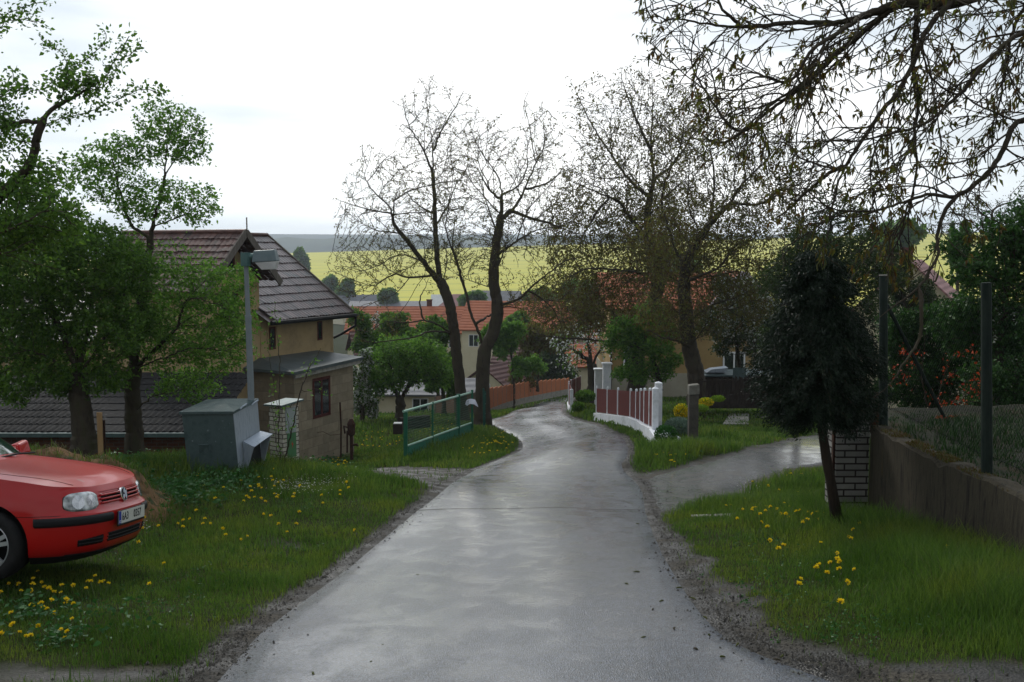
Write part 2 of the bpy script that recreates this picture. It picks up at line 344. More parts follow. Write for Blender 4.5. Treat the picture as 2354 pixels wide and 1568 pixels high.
def groundmat():
    G_ = mat('ground', [(.016,.020,.007),(.028,.034,.010),(.022,.024,.010)], .95, 3, bump=.5, bscale=25)
    t = G_.node_tree; n = t.nodes; l = t.links; b = n['Principled BSDF']; src = b.inputs['Base Color'].links[0].from_socket
    at = n.new('ShaderNodeAttribute'); at.attribute_name = 'bare'
    tcn = n.new('ShaderNodeTexCoord')
    vz = n.new('ShaderNodeTexVoronoi'); vz.inputs['Scale'].default_value = 55; l.new(tcn.outputs['Object'], vz.inputs['Vector'])
    nz = n.new('ShaderNodeTexNoise'); nz.inputs['Scale'].default_value = 2.5; nz.inputs['Detail'].default_value = 6; l.new(tcn.outputs['Object'], nz.inputs['Vector'])
    c1 = n.new('ShaderNodeValToRGB'); l.new(nz.outputs[0], c1.inputs[0]); E = c1.color_ramp.elements
    E[0].position = .35; E[0].color = (.014,.012,.010,1); E[1].position = .68; E[1].color = (.050,.043,.032,1); q = E.new(.5); q.color = (.027,.025,.023,1)
    hs = n.new('ShaderNodeHueSaturation'); l.new(c1.outputs[0], hs.inputs['Color']); mr = n.new('ShaderNodeMapRange'); l.new(vz.outputs['Color'], mr.inputs[0]); mr.inputs[3].default_value = .5; mr.inputs[4].default_value = 1.7; l.new(mr.outputs[0], hs.inputs['Value'])
    mx = n.new('ShaderNodeMix'); mx.data_type = 'RGBA'; l.new(at.outputs['Fac'], mx.inputs[0]); l.new(src, mx.inputs[6]); l.new(hs.outputs[0], mx.inputs[7]); l.new(mx.outputs[2], b.inputs['Base Color'])
    rr = n.new('ShaderNodeMapRange'); l.new(nz.outputs[0], rr.inputs[0]); rr.inputs[1].default_value = .38; rr.inputs[2].default_value = .6; rr.inputs[3].default_value = .35; rr.inputs[4].default_value = .9; rx = n.new('ShaderNodeMix'); rx.data_type = 'FLOAT'; l.new(at.outputs['Fac'], rx.inputs[0]); rx.inputs[2].default_value = 1.0; l.new(rr.outputs[0], rx.inputs[3]); l.new(rx.outputs[0], b.inputs['Roughness'])
    sx = n.new('ShaderNodeMix'); sx.data_type = 'FLOAT'; l.new(at.outputs['Fac'], sx.inputs[0]); sx.inputs[2].default_value = .05; sx.inputs[3].default_value = .25; l.new(sx.outputs[0], b.inputs['Specular IOR Level'])
    bp = n.new('ShaderNodeBump'); bp.inputs['Strength'].default_value = .8; bp.inputs['Distance'].default_value = .012; l.new(vz.outputs['Distance'], bp.inputs['Height']); l.new(bp.outputs[0], b.inputs['Normal'])
    return G_
M['ground'] = groundmat()
sheet('ground', xs, ys, M['ground'], True, kind='structure', label='grassy ground sloping down into the valley')
M['field'] = mat('field', [(.40,.37,.022),(.50,.46,.03),(.45,.42,.026)], .9, .01, detail=8, stretch=(1,6,1))
def fieldmat():
    m_ = M['field']; n = m_.node_tree.nodes; l = m_.node_tree.links; b = n['Principled BSDF']; src = b.inputs['Base Color'].links[0].from_socket
    tcn = n.new('ShaderNodeTexCoord'); mp_ = n.new('ShaderNodeMapping'); mp_.inputs['Rotation'].default_value = (0, 0, R(-4)); l.new(tcn.outputs['Object'], mp_.inputs[0])
    wv = n.new('ShaderNodeTexWave'); wv.bands_direction = 'Y'; wv.inputs['Scale'].default_value = .0075; wv.inputs['Distortion'].default_value = .3; l.new(mp_.outputs[0], wv.inputs[0])
    mr = n.new('ShaderNodeMapRange'); l.new(wv.outputs['Fac'], mr.inputs[0]); mr.inputs[1].default_value = .0; mr.inputs[2].default_value = .06; mr.inputs[3].default_value = .6; mr.inputs[4].default_value = 0
    mx = n.new('ShaderNodeMix'); mx.data_type = 'RGBA'; l.new(mr.outputs[0], mx.inputs[0]); l.new(src, mx.inputs[6]); mx.inputs[7].default_value = (.20,.26,.03,1); l.new(mx.outputs[2], b.inputs['Base Color'])
fieldmat()
sheet('field', np.array(sorted([-v for v in geo(10, 3200, 40, 3)]+[0]+geo(10, 3200, 40, 3))), ys2, M['field'], kind='structure', label='yellow flowering rapeseed field rising on the far valley side')
M['farland'] = mat('farland', [(.05,.08,.03),(.10,.10,.05)], .95, .01)
sheet('far_ground', np.array(sorted([-v for v in geo(10, 3200, 30, 3)]+[0]+geo(10, 3200, 30, 3))), ys3, M['farland'], kind='structure')
def strip(name, A, B, m_, off, nx=14, bulge=0, **k):
    A = np.array(A); B = np.array(B); t = np.linspace(0, 1, nx)[None, :, None]
    Pn = A[:, None]*(1-t)+B[:, None]*t; X, Y = Pn[..., 0], Pn[..., 1]
    tt = np.linspace(0, 1, nx)[None]
    Z = gbase(X, Y)+off+bulge*4*tt*(1-tt)
    edge = (np.abs(tt-.5) > .499)
    Z = np.where(edge, Z-.06, Z)
    ny = len(A); i = (np.arange(ny-1)[:, None]*nx+np.arange(nx-1)[None]).ravel()
    me = npmesh(name, np.stack([X.ravel(), Y.ravel(), Z.ravel()], 1), np.stack([i, i+1, i+nx+1, i+nx], 1), smooth=True)
    return link(name, me, m_, **k)
CRK = .5
def wetmat(name, c_dark, c_mid, c_mud, mudamt, coat, r0, r1, agg=105):
    m_ = bpy.data.materials.new(name); m_.use_nodes = True; t = m_.node_tree; n = t.nodes; l = t.links; b = n['Principled BSDF']
    tcn = n.new('ShaderNodeTexCoord'); ob = tcn.outputs['Object']
    def noise(s, d=5, st=None, dist=0):
        q = n.new('ShaderNodeTexNoise'); q.inputs['Scale'].default_value = s; q.inputs['Detail'].default_value = d; q.inputs['Distortion'].default_value = dist
        if st: mp_ = n.new('ShaderNodeMapping'); mp_.inputs['Scale'].default_value = st; l.new(ob, mp_.inputs[0]); l.new(mp_.outputs[0], q.inputs['Vector'])
        else: l.new(ob, q.inputs['Vector'])
        return q.outputs[0]
    def mrange(s, a, b_, c, d):
        q = n.new('ShaderNodeMapRange'); l.new(s, q.inputs[0]); q.inputs[1].default_value = a; q.inputs[2].default_value = b_; q.inputs[3].default_value = c; q.inputs[4].default_value = d; return q.outputs[0]
    vz = n.new('ShaderNodeTexVoronoi'); vz.inputs['Scale'].default_value = agg; l.new(ob, vz.inputs['Vector'])
    c1 = n.new('ShaderNodeMix'); c1.data_type = 'RGBA'; l.new(mrange(vz.outputs['Color'], .35, .8, 0, 1), c1.inputs[0]); c1.inputs[6].default_value = c_dark+(1,); c1.inputs[7].default_value = c_mid+(1,)
    big = noise(.6, 8, (1, .6, 1), .3); med = noise(3.2, 8, (1, .7, 1), .4)
    ac = n.new('ShaderNodeAttribute'); ac.attribute_name = 'across'
    c2 = n.new('ShaderNodeMix'); c2.data_type = 'RGBA'; l.new(mrange(med, .56-mudamt, .75-mudamt, 0, .75), c2.inputs[0]); l.new(c1.outputs[2], c2.inputs[6]); c2.inputs[7].default_value = c_mud+(1,)
    fs = noise(34, 3); sp_ = n.new('ShaderNodeMix'); sp_.data_type = 'RGBA'; l.new(mrange(fs, .64, .67, 0, .9), sp_.inputs[0]); l.new(c2.outputs[2], sp_.inputs[6]); sp_.inputs[7].default_value = (.012,.011,.009,1)
    l.new(sp_.outputs[2], b.inputs['Base Color'])
    l.new(mrange(big, .4, .62, r0, r1), b.inputs['Roughness'])
    b.inputs['Specular IOR Level'].default_value = .5; b.inputs['Coat Weight'].default_value = coat; b.inputs['Coat Roughness'].default_value = .12
    l.new(mrange(med, .40, .62, coat, coat*.45), b.inputs['Coat Weight']); mxr = n.new('ShaderNodeMath'); mxr.operation = 'MULTIPLY_ADD'; l.new(ac.outputs['Fac'], mxr.inputs[0]); mxr.inputs[1].default_value = .14; l.new(mrange(big, .42, .6, .04, .15), mxr.inputs[2]); l.new(mxr.outputs[0], b.inputs['Coat Roughness'])
    ck = n.new('ShaderNodeTexVoronoi'); ck.feature = 'DISTANCE_TO_EDGE'; ck.inputs['Scale'].default_value = .55; nd_ = n.new('ShaderNodeTexNoise'); nd_.inputs['Scale'].default_value = 2.5; nd_.inputs['Detail'].default_value = 5; l.new(ob, nd_.inputs['Vector']); va = n.new('ShaderNodeVectorMath'); va.operation = 'MULTIPLY_ADD'; l.new(nd_.outputs['Color'], va.inputs[0]); va.inputs[1].default_value = (.9,.9,0); l.new(ob, va.inputs[2]); l.new(va.outputs[0], ck.inputs['Vector'])
    cm = n.new('ShaderNodeMix'); cm.data_type = 'RGBA'; l.new(mrange(ck.outputs['Distance'], .0, .006, CRK, 0), cm.inputs[0]); l.new(sp_.outputs[2], cm.inputs[6]); cm.inputs[7].default_value = (.012,.012,.012,1); l.new(cm.outputs[2], b.inputs['Base Color'])
    b1 = n.new('ShaderNodeBump'); b1.inputs['Strength'].default_value = .9; b1.inputs['Distance'].default_value = .006; l.new(vz.outputs['Distance'], b1.inputs['Height'])
    b2 = n.new('ShaderNodeBump'); b2.inputs['Strength'].default_value = .35; b2.inputs['Distance'].default_value = .03; l.new(noise(5, 6), b2.inputs['Height']); l.new(b1.outputs[0], b2.inputs['Normal'])
    l.new(b2.outputs[0], b.inputs['Normal'])
    b3 = n.new('ShaderNodeBump'); b3.inputs['Strength'].default_value = .07; b3.inputs['Distance'].default_value = .02; b4 = n.new('ShaderNodeBump'); b4.inputs['Strength'].default_value = .13; b4.inputs['Distance'].default_value = .004; l.new(vz.outputs['Distance'], b4.inputs['Height']); l.new(b4.outputs[0], b3.inputs['Normal']); l.new(noise(9, 4), b3.inputs['Height']); l.new(b3.outputs[0], b.inputs['Coat Normal'])
    return m_
M['road'] = wetmat('wet_asphalt', (.014,.018,.026), (.086,.104,.140), (.046,.050,.058), -.05, 1.0, .30, .46)
M['track'] = wetmat('wet_gravel', (.010,.011,.013), (.045,.049,.054), (.040,.032,.022), .06, .9, .4, .7, 60)
ro_ = strip('road', RLs, RRs, M['road'], .012, 24, .03, kind='structure', label='narrow wet asphalt lane running downhill')
t_ = np.linspace(0, 1, 24); acr = np.tile(np.clip(np.abs(((t_*2) % 1)-.5)*2*1.2-.2, 0, 1)**1.5, len(RLs)); at_ = ro_.data.attributes.new('across', 'FLOAT', 'POINT'); at_.data.foreach_set('value', acr.astype(np.float32))
nn = 50
def resamp(A, n_):
    d = np.concatenate([[0], np.cumsum(np.linalg.norm(np.diff(A, axis=0), axis=1))]); s = np.linspace(0, d[-1], n_)
    return np.stack([np.interp(s, d, A[:, 0]), np.interp(s, d, A[:, 1])], 1)
strip('side_track', resamp(TFs, nn), resamp(TNs, nn), M['track'], -.004, 30, 0, kind='structure', label='wet gravel side track turning off to the right')
# hills far behind
def hills(name, ylist, seed, m_, **k):
    X = np.array(sorted([-v for v in geo(20, 3600, 70, 1.6)]+[0]+geo(20, 3600, 70, 1.6)))
    d, ztop, amp, lam = ylist
    rows = []
    for f, dy in ((-.9, -500), (-.3, -260), (.55, -120), (.85, -40), (1, 0), (.9, 120), (0, 500)):
        nzv = fbm(X/lam+seed, X*0+seed, seed, 4)
        top = ztop+amp*(nzv-.5)*2 + (fbm(X/16., X*0, seed+5, 3)-.5)*11*(d < 2500)
        z = -30+(top+30)*max(f, 0) if f > 0 else np.full(X.shape, -45.)
        rows.append(np.stack([X, np.full(X.shape, d+dy), z], 1))
    V = np.concatenate(rows); nx = len(X); i = (np.arange(len(rows)-1)[:, None]*nx+np.arange(nx-1)[None]).ravel()
    return link(name, npmesh(name, V, np.stack([i, i+1, i+nx+1, i+nx], 1), smooth=True), m_, kind='structure', **k)
M['hill'] = mat('hill', [(.015,.03,.02),(.035,.055,.028),(.07,.09,.04)], .95, .012, detail=10)
hills('hills', (1900, 22, 7, 500.), 2.3, M['hill'], label='wooded hill behind the yellow field')
hills('hills', (3000, 50, 16, 1300.), 8.1, M['hill'], label='far hazy ridge on the horizon')

jp = [hit(u, v) for u, v in ((936,1179),(1050,1175),(1160,1177),(1290,1174),(1380,1179),(1470,1178),(1500,1183))]
jp = catmull(jp, 6); V = []
for k, (x, y) in enumerate(jp):
    w_ = .010+.008*math.sin(k*1.3)**2; tt = min(1, max(0, k/len(jp))); z = float(gbase(x, y))+.012+.03*4*tt*(1-tt)+.005
    V += [(x, y-w_, z), (x, y+w_, z)]
link('road_joint', npmesh('road_joint', np.array(V), [(2*k, 2*k+2, 2*k+3, 2*k+1) for k in range(len(jp)-1)]), mat('joint', (.010,.010,.010), .6), kind='structure', label='dark joint running across the wet lane')
# ================================================================== left house
EX = Vector((.40, .9165, 0)); NX = Vector((-.9165, .40, 0))
A0 = P(680, 1058, 29); A0 = Vector((A0.x, A0.y, -4.62))
def H(s, w, z=0.): return Vector((A0.x, A0.y, 0))+EX*s+NX*w+Vector((0, 0, z))
M['plaster'] = mat('plaster', [(.32,.23,.115),(.38,.28,.145),(.27,.20,.11)], .95, 1.2, bump=.25, bscale=25)
M['block'] = None
def blockmat(name, c1, c2, mortar, bw, bh, ms, U, bump=.5, sm=.1):
    """masonry: courses along the world z, u measured along U"""
    m_ = mat(name, [c1, c2], .95, 5, bump=0); n = m_.node_tree.nodes; l = m_.node_tree.links; b = n['Principled BSDF']; src = b.inputs['Base Color'].links[0].from_socket
    tcn = n.new('ShaderNodeTexCoord'); dp = n.new('ShaderNodeVectorMath'); dp.operation = 'DOT_PRODUCT'; l.new(tcn.outputs['Object'], dp.inputs[0]); dp.inputs[1].default_value = U
    sp_ = n.new('ShaderNodeSeparateXYZ'); l.new(tcn.outputs['Object'], sp_.inputs[0]); cb = n.new('ShaderNodeCombineXYZ'); l.new(dp.outputs['Value'], cb.inputs[0]); l.new(sp_.outputs[2], cb.inputs[1])
    br = n.new('ShaderNodeTexBrick'); l.new(cb.outputs[0], br.inputs['Vector']); br.inputs['Scale'].default_value = 1; br.inputs['Brick Width'].default_value = bw; br.inputs['Row Height'].default_value = bh
    br.inputs['Mortar Size'].default_value = ms; br.inputs['Mortar Smooth'].default_value = sm; br.inputs['Color1'].default_value = (.75,.75,.75,1); br.inputs['Color2'].default_value = (1.15,1.15,1.15,1); br.inputs['Mortar'].default_value = (1,1,1,1)
    mu = n.new('ShaderNodeMix'); mu.data_type = 'RGBA'; mu.blend_type = 'MULTIPLY'; mu.inputs[0].default_value = .7; l.new(src, mu.inputs[6]); l.new(br.outputs['Color'], mu.inputs[7])
    mx = n.new('ShaderNodeMix'); mx.data_type = 'RGBA'; l.new(br.outputs['Fac'], mx.inputs[0]); l.new(mu.outputs[2], mx.inputs[6]); mx.inputs[7].default_value = mortar+(1,); l.new(mx.outputs[2], b.inputs['Base Color'])
    nz = n.new('ShaderNodeTexNoise'); nz.inputs['Scale'].default_value = 30; nz.inputs['Detail'].default_value = 5; l.new(tcn.outputs['Object'], nz.inputs['Vector'])
    mm = n.new('ShaderNodeMath'); mm.operation = 'SUBTRACT'; l.new(nz.outputs[0], mm.inputs[0]); l.new(br.outputs['Fac'], mm.inputs[1])
    bp = n.new('ShaderNodeBump'); bp.inputs['Strength'].default_value = bump; bp.inputs['Distance'].default_value = .015; l.new(mm.outputs[0], bp.inputs['Height']); l.new(bp.outputs[0], b.inputs['Normal'])
    return m_
M['block'] = blockmat('block', (.23,.185,.125), (.29,.24,.165), (.15,.12,.085), .55, .29, .006, (EX+NX)*1.0, .7, .6)
M['tile'] = mat('tile', [(.06,.042,.04),(.105,.072,.065),(.05,.052,.05)], .33, 2.2, bump=.2, spec=.5, island=.3, spots=(3, .7, (.09,.085,.06)))
M['tile_old'] = mat('tile_old', [(.06,.03,.025),(.10,.05,.04),(.05,.045,.04)], .55, 2.2, bump=.2, island=.35)
M['window_red'] = mat('window_red', [(.055,.010,.008),(.08,.018,.013)], .6, 6)
M['glass_dark'] = mat('glass_dark', (.012,.016,.018), .08, spec=.8)
M['metal_roof'] = mat('metal_roof', [(.05,.065,.065),(.085,.10,.10)], .42, 2, metal=.1, bump=.05)
M['board_grey'] = mat('board_grey', [(.10,.085,.07),(.16,.14,.12)], .85, 5, stretch=(3,3,.5), bump=.2)
rt = random.Random(5)
def tiled(mb, A, B, C, D, rows, cols, lift=.035, jag=.018):
    """rows of overlapping tiles on the quad A (eave start) B (eave end) C (ridge end) D (ridge start)"""
    A, B, C, D = map(Vector, (A, B, C, D)); nrm = (B-A).cross(D-A).normalized()
    if nrm.z < 0: nrm = -nrm
    for i in range(rows):
        t0 = i/rows; t1 = min(1, (i+1.12)/rows)
        a0, b0 = A.lerp(D, t0), B.lerp(C, t0); a1, b1 = A.lerp(D, t1), B.lerp(C, t1)
        cn = max(1, int(round(cols*((b0-a0).length/(B-A).length))))
        sl = (a1-a0).normalized()
        for j in range(cn):
            u0 = j/cn; u1 = (j+1)/cn-.03/cn; o = nrm*(lift+rt.uniform(-.006, .008)); e_ = -sl*(rt.uniform(-jag, jag)); um = (u0+u1)/2
            p0 = a0.lerp(b0, u0)+e_; p1 = a0.lerp(b0, u1)+e_; pm = a0.lerp(b0, um)+e_-sl*.03; q0 = a1.lerp(b1, u0)+nrm*.004; q1 = a1.lerp(b1, u1)+nrm*.004; qm = a1.lerp(b1, um)+nrm*.012
            mb.add([p0+o, pm+o*1.3, p1+o, q1, qm, q0, p0-nrm*.01, pm-nrm*.01, p1-nrm*.01], [(0,1,4,5),(1,2,3,4),(0,6,7,1),(1,7,8,2)])
hs = empty('house', H(0, 0, -4.7), label='beige plastered house with steep brown tiled roofs and a block annex behind the street lamp', cat='house')
def hp(mb, name, m_, **k):
    o = mb.build(name, m_, None, **k); o.parent = hs; o.matrix_parent_inverse = Matrix.Translation(-hs.location); return o
def prism(mb, pts, z0, z1, mi=0):
    n = len(pts); b = [Vector((p.x, p.y, z0)) for p in pts]; t = [Vector((p.x, p.y, z1)) for p in pts]
    return mb.add(b+t, [tuple(range(n))[::-1], tuple(range(n, 2*n))]+[(i, (i+1) % n, n+(i+1) % n, n+i) for i in range(n)], mi)
w = MB()   # wing beside the road (B) and the cross wing (A)
zE_B, zR = -.52, 2.08; zE_A = .80
def wallbox(mb, s0, s1, w0, w1, z1):
    prism(mb, [H(s0, w0), H(s1, w0), H(s1, w1), H(s0, w1)], -6.2, z1)
wallbox(w, .55, 4.45, 1.6, 7.6, zE_B+.28)
w.add([H(4.45,1.6,zE_B+.28), H(4.45,7.6,zE_B+.28), H(4.45,4.6,zR-.12), H(4.40,1.6,zE_B+.28), H(4.40,7.6,zE_B+.28), H(4.40,4.6,zR-.12)], [(0,1,2),(5,4,3),(0,2,5,3),(1,4,5,2)])
wallbox(w, -2.15, .545, 1.62, 5.4, zE_A-.1)
w.add([H(-2.15,1.62,zE_A-.1), H(.545,1.62,zE_A-.1), H(-.8,1.62,zR-.14), H(-2.15,1.7,zE_A-.1), H(.545,1.7,zE_A-.1), H(-.8,1.7,zR-.14)], [(0,1,2),(5,4,3),(0,2,5,3),(1,4,5,2),(0,3,4,1)])
hp(w, 'wall', M['plaster'])
w = MB()
tiled(w, H(.66,1.12,zE_B), H(4.9,1.12,zE_B), H(4.9,4.6,zR+.02), H(-.6,4.6,zR+.02), 11, 26)
# under-boarding of the road-side slope
w.add([H(.4,1.14,zE_B-.05),H(4.86,1.14,zE_B-.05),H(4.86,4.6,zR-.05),H(-.6,4.6,zR-.05)], [(0,1,2,3),(3,2,1,0)][:1])
tiled(w, H(4.9,8.1,zE_B), H(.4,8.1,zE_B), H(-.6,4.6,zR+.02), H(4.9,4.6,zR+.02), 11, 26)
hp(w, 'roof', M['tile'])
w = MB()
tiled(w, H(-2.6,5.6,zE_A-.35), H(-2.6,1.0,zE_A-.35), H(-.8,1.0,zR+.02), H(-.8,5.6,zR+.02), 9, 24)
tiled(w, H(.75,1.0,zE_A-.1), H(.75,2.9,zE_A-.1), H(-.8,4.6,zR+.02), H(-.8,1.0,zR+.02), 8, 9)
w.tube([H(-.8,.98,zR+.05), H(-.8,5.6,zR+.05)], .07, 8); w.tube([H(-.8,4.6,zR+.05), H(4.92,4.6,zR+.05)], .07, 8)
hp(w, 'roof', M['tile_old'], label='roof of the cross wing with its gable towards the lane')
w = MB()
for sa, za in ((-2.62, zE_A-.40), (.78, zE_A-.2)):
    w = MB(); w.bar(H(sa, .97, za), H(-.8, .97, zR+.03), .05, .2); hp(w, 'barge_board', M['board_grey'])
w = MB(); w.bar(H(4.93, 1.1, zE_B), H(4.93, 4.6, zR+.0), .04, .16); hp(w, 'barge_board', M['board_grey']); w = MB(); w.bar(H(-.8,.95,zR-.1), H(-.8,.95,zR+.45), .03); hp(w, 'finial', M['board_grey'])
w = MB(); w.tube([H(.35,1.04,zE_B-.06), H(5.0,1.04,zE_B-.1)], .07, 8); w.tube([H(4.98,1.04,zE_B-.12), H(5.0,1.06,zE_B-.45), H(4.75,1.5,zE_B-.75), H(4.5,1.62,zE_B-.85)], .045, 8)
hp(w, 'gutter', M['black'])
def wopen(s0, s1, wv, z0, z1, frame=.07, bars=1, face='E'):
    """a window in a wall; face E: wall runs along EX at offset wv; face N: wall runs along NX at s=wv"""
    def Q(a, o, z): return H(a, wv-o, z) if face == 'E' else H(wv-o, a, z)
    f = MB()
    def bx(a0, a1, z0_, z1_, o0, o1): f.hexa([Q(a0,o0,z0_),Q(a1,o0,z0_),Q(a1,o1,z0_),Q(a0,o1,z0_),Q(a0,o0,z1_),Q(a1,o0,z1_),Q(a1,o1,z1_),Q(a0,o1,z1_)])
    bx(s0, s0+frame, z0, z1, .012, -.03); bx(s1-frame, s1, z0, z1, .012, -.03); bx(s0+frame, s1-frame, z0, z0+frame, .012, -.03); bx(s0+frame, s1-frame, z1-frame, z1, .012, -.03)
    for b_ in range(bars):
        c = s0+(s1-s0)*(b_+1)/(bars+1); bx(c-frame*.5, c+frame*.5, z0+frame, z1-frame, .010, -.02)
    fo = hp(f, 'window', M['window_red'])
    g = MB(); g.add([Q(s0+frame, .004, z0+frame), Q(s1-frame, .004, z0+frame), Q(s1-frame, .004, z1-frame), Q(s0+frame, .004, z1-frame)], [(0,1,2,3)])
    go = g.build('pane', M['glass_dark'], None); go.parent = fo; go.matrix_parent_inverse = (Matrix.Translation(-hs.location)); go.matrix_parent_inverse = Matrix.Identity(4)
    return fo
wopen(.95, 1.28, 1.6, -1.46, -.76, .06, 0); wopen(3.52, 3.80, 1.6, -1.38, -.76, .05, 0)
wopen(-1.3, -.4, 1.62, -.6, .4, .08, 1); wopen(-1.05, -.55, 1.62, 1.0, 1.5, .06, 0)
# annex
w = MB(); za = -1.05
prism(w, [H(0,0), H(3.15,0), H(3.15,1.58), H(.0,1.58)], -6, -2.02); prism(w, [H(0,1.585), H(.5,1.585), H(.5,3.2), H(0,3.2)], -6, -2.02)
hp(w, 'annex_wall', M['block'])
w = MB()
r0 = [H(-.28,-.22), H(3.45,-.22), H(3.45,1.55), H(.5,1.56), H(.5,3.4), H(-.28,3.4)]
def rz_(i): return (-1.92, -1.84, -1.70, -1.66, -1.74, -1.84)[i]
tp = [Vector((p.x, p.y, rz_(i))) for i, p in enumerate(r0)]; bt = [v-Vector((0,0,.09)) for v in tp]; n6 = 6
w.add(bt+tp, [tuple(range(6))[::-1], tuple(range(6,12))]+[(i,(i+1)%6,6+(i+1)%6,6+i) for i in range(6)])
hp(w, 'annex_roof', M['metal_roof'])
w = MB(); w.bar(H(-.2,-.15,-2.06), H(3.3,-.15,-1.99), .08, .12); hp(w, 'fascia', M['concrete'])
wopen(.90, 1.84, 0, -3.50, -2.27, .09, 1)
w = MB(); wq = lambda a, o, z: H(0-o, a, z)
for a0, a1, z0, z1 in ((1.7, 2.6, -4.3, -2.3),):
    w.hexa([wq(a0,.03,z0),wq(a1,.03,z0),wq(a1,-.02,z0),wq(a0,-.02,z0),wq(a0,.03,z1),wq(a1,.03,z1),wq(a1,-.02,z1),wq(a0,-.02,z1)])
hp(w, 'door', M['window_red'])
# ================================================================== barn with low corrugated roof and its taller part
bn = empty('barn', P(200, 1050, 25), label='low barn with dark corrugated roof behind the two left trees', cat='barn')
def bp_(mb, name, m_, **k):
    o = mb.build(name, m_, None, **k); o.parent = bn; o.matrix_parent_inverse = Matrix.Translation(-bn.location); return o
M['corr'] = mat('corr', [(.013,.013,.013),(.026,.024,.023),(.008,.008,.009)], .85, spec=.1, scale=3, bump=.2, spots=(9,.66,(.10,.10,.095)), stretch=(1,3,1))
M['redbrick'] = blockmat('redbrick', (.09,.03,.018), (.13,.05,.03), (.09,.075,.06), .26, .08, .008, (1,0,0))
w = MB(); xa, xb = -16.5, -7.1; nr = 9
for i in range(nr):       # slates with wavy lower edge
    y0, y1 = 23.4+i*.42, 23.4+(i+1.15)*.42; z0, z1 = -2.72+i*.105, -2.72+(i+1.15)*.105; nc = 120
    Vv = []; Ff = []
    for j in range(nc+1):
        x = xa+(xb-xa)*j/nc; o = .022*math.sin(x*2*PI/.16)+.03
        Vv += [(x, y0+rt.uniform(-.015,.015), z0+o), (x, y1, z1+o*.3), (x, y0, z0-.03)]
    for j in range(nc): a = j*3; Ff += [(a, a+3, a+4, a+1), (a+2, a+5, a+3, a)]
    w.add(Vv, Ff)
bp_(w, 'roof', M['corr'])
w = MB(); w.box(xa+.2, xb-.15, 23.75, 27.2, -6, -2.8); bp_(w, 'wall', M['redbrick'])
w = MB(); w.box(xa, xb, 23.3, 23.42, -2.82, -2.72); bp_(w, 'gutter', M['galv'])
w = MB(); tiled(w, (-17, 29.5, -1.1), (-9.6, 29.5, -1.1), (-9.6, 33, .75), (-17, 33, .75), 9, 46); bp_(w, 'roof', M['tile'], label='taller tiled roof of the barn')
w = MB(); w.box(-16.8, -9.8, 29.9, 36, -6, -1.0); w.add([(-9.8,29.9,-1.0),(-9.8,36.0,-1.0),(-9.8,33,.6),(-9.9,29.9,-1.0),(-9.9,36.0,-1.0),(-9.9,33,.6)], [(0,1,2),(5,4,3)]); bp_(w, 'wall', M['plaster'], label='plastered wall under the taller barn roof')
# ================================================================== generic village house
M['cream'] = mat('cream', [(.52,.46,.30),(.60,.54,.38)], .9, 1); M['white_wall'] = mat('white_wall', [(.5,.5,.48),(.6,.6,.57)], .9, 1)
M['roof_orange'] = mat('roof_orange', [(.25,.070,.030),(.32,.10,.045),(.21,.058,.027)], .8, .8, detail=8); M['roof_grey'] = mat('roof_grey', [(.10,.10,.11),(.16,.16,.17)], .6, 2)
M['roof_pink'] = mat('roof_pink', [(.24,.12,.11),(.32,.17,.16)], .7, 2); M['roof_brown'] = mat('roof_brown', [(.05,.018,.014),(.08,.03,.025)], .7, 2)
M['frame_white'] = mat('frame_white', (.7,.7,.7), .5)
def ribbed(name, src, period, rot):
    m_ = M[src].copy(); m_.name = name; n = m_.node_tree.nodes; l = m_.node_tree.links; b = n['Principled BSDF']
    tcn = n.new('ShaderNodeTexCoord'); wv = n.new('ShaderNodeTexWave'); wv.bands_direction = 'Z'; wv.inputs['Scale'].default_value = 1/period; wv.inputs['Distortion'].default_value = 0; l.new(tcn.outputs['Object'], wv.inputs[0])
    bp = n.new('ShaderNodeBump'); bp.inputs['Distance'].default_value = .05; bp.inputs['Strength'].default_value = .8; l.new(wv.outputs['Fac'], bp.inputs['Height']); l.new(bp.outputs[0], b.inputs['Normal']); return m_
for k_ in ('roof_orange','roof_grey','roof_pink','roof_brown'): M[k_] = ribbed(k_+'_ribbed', k_, .9, 0)
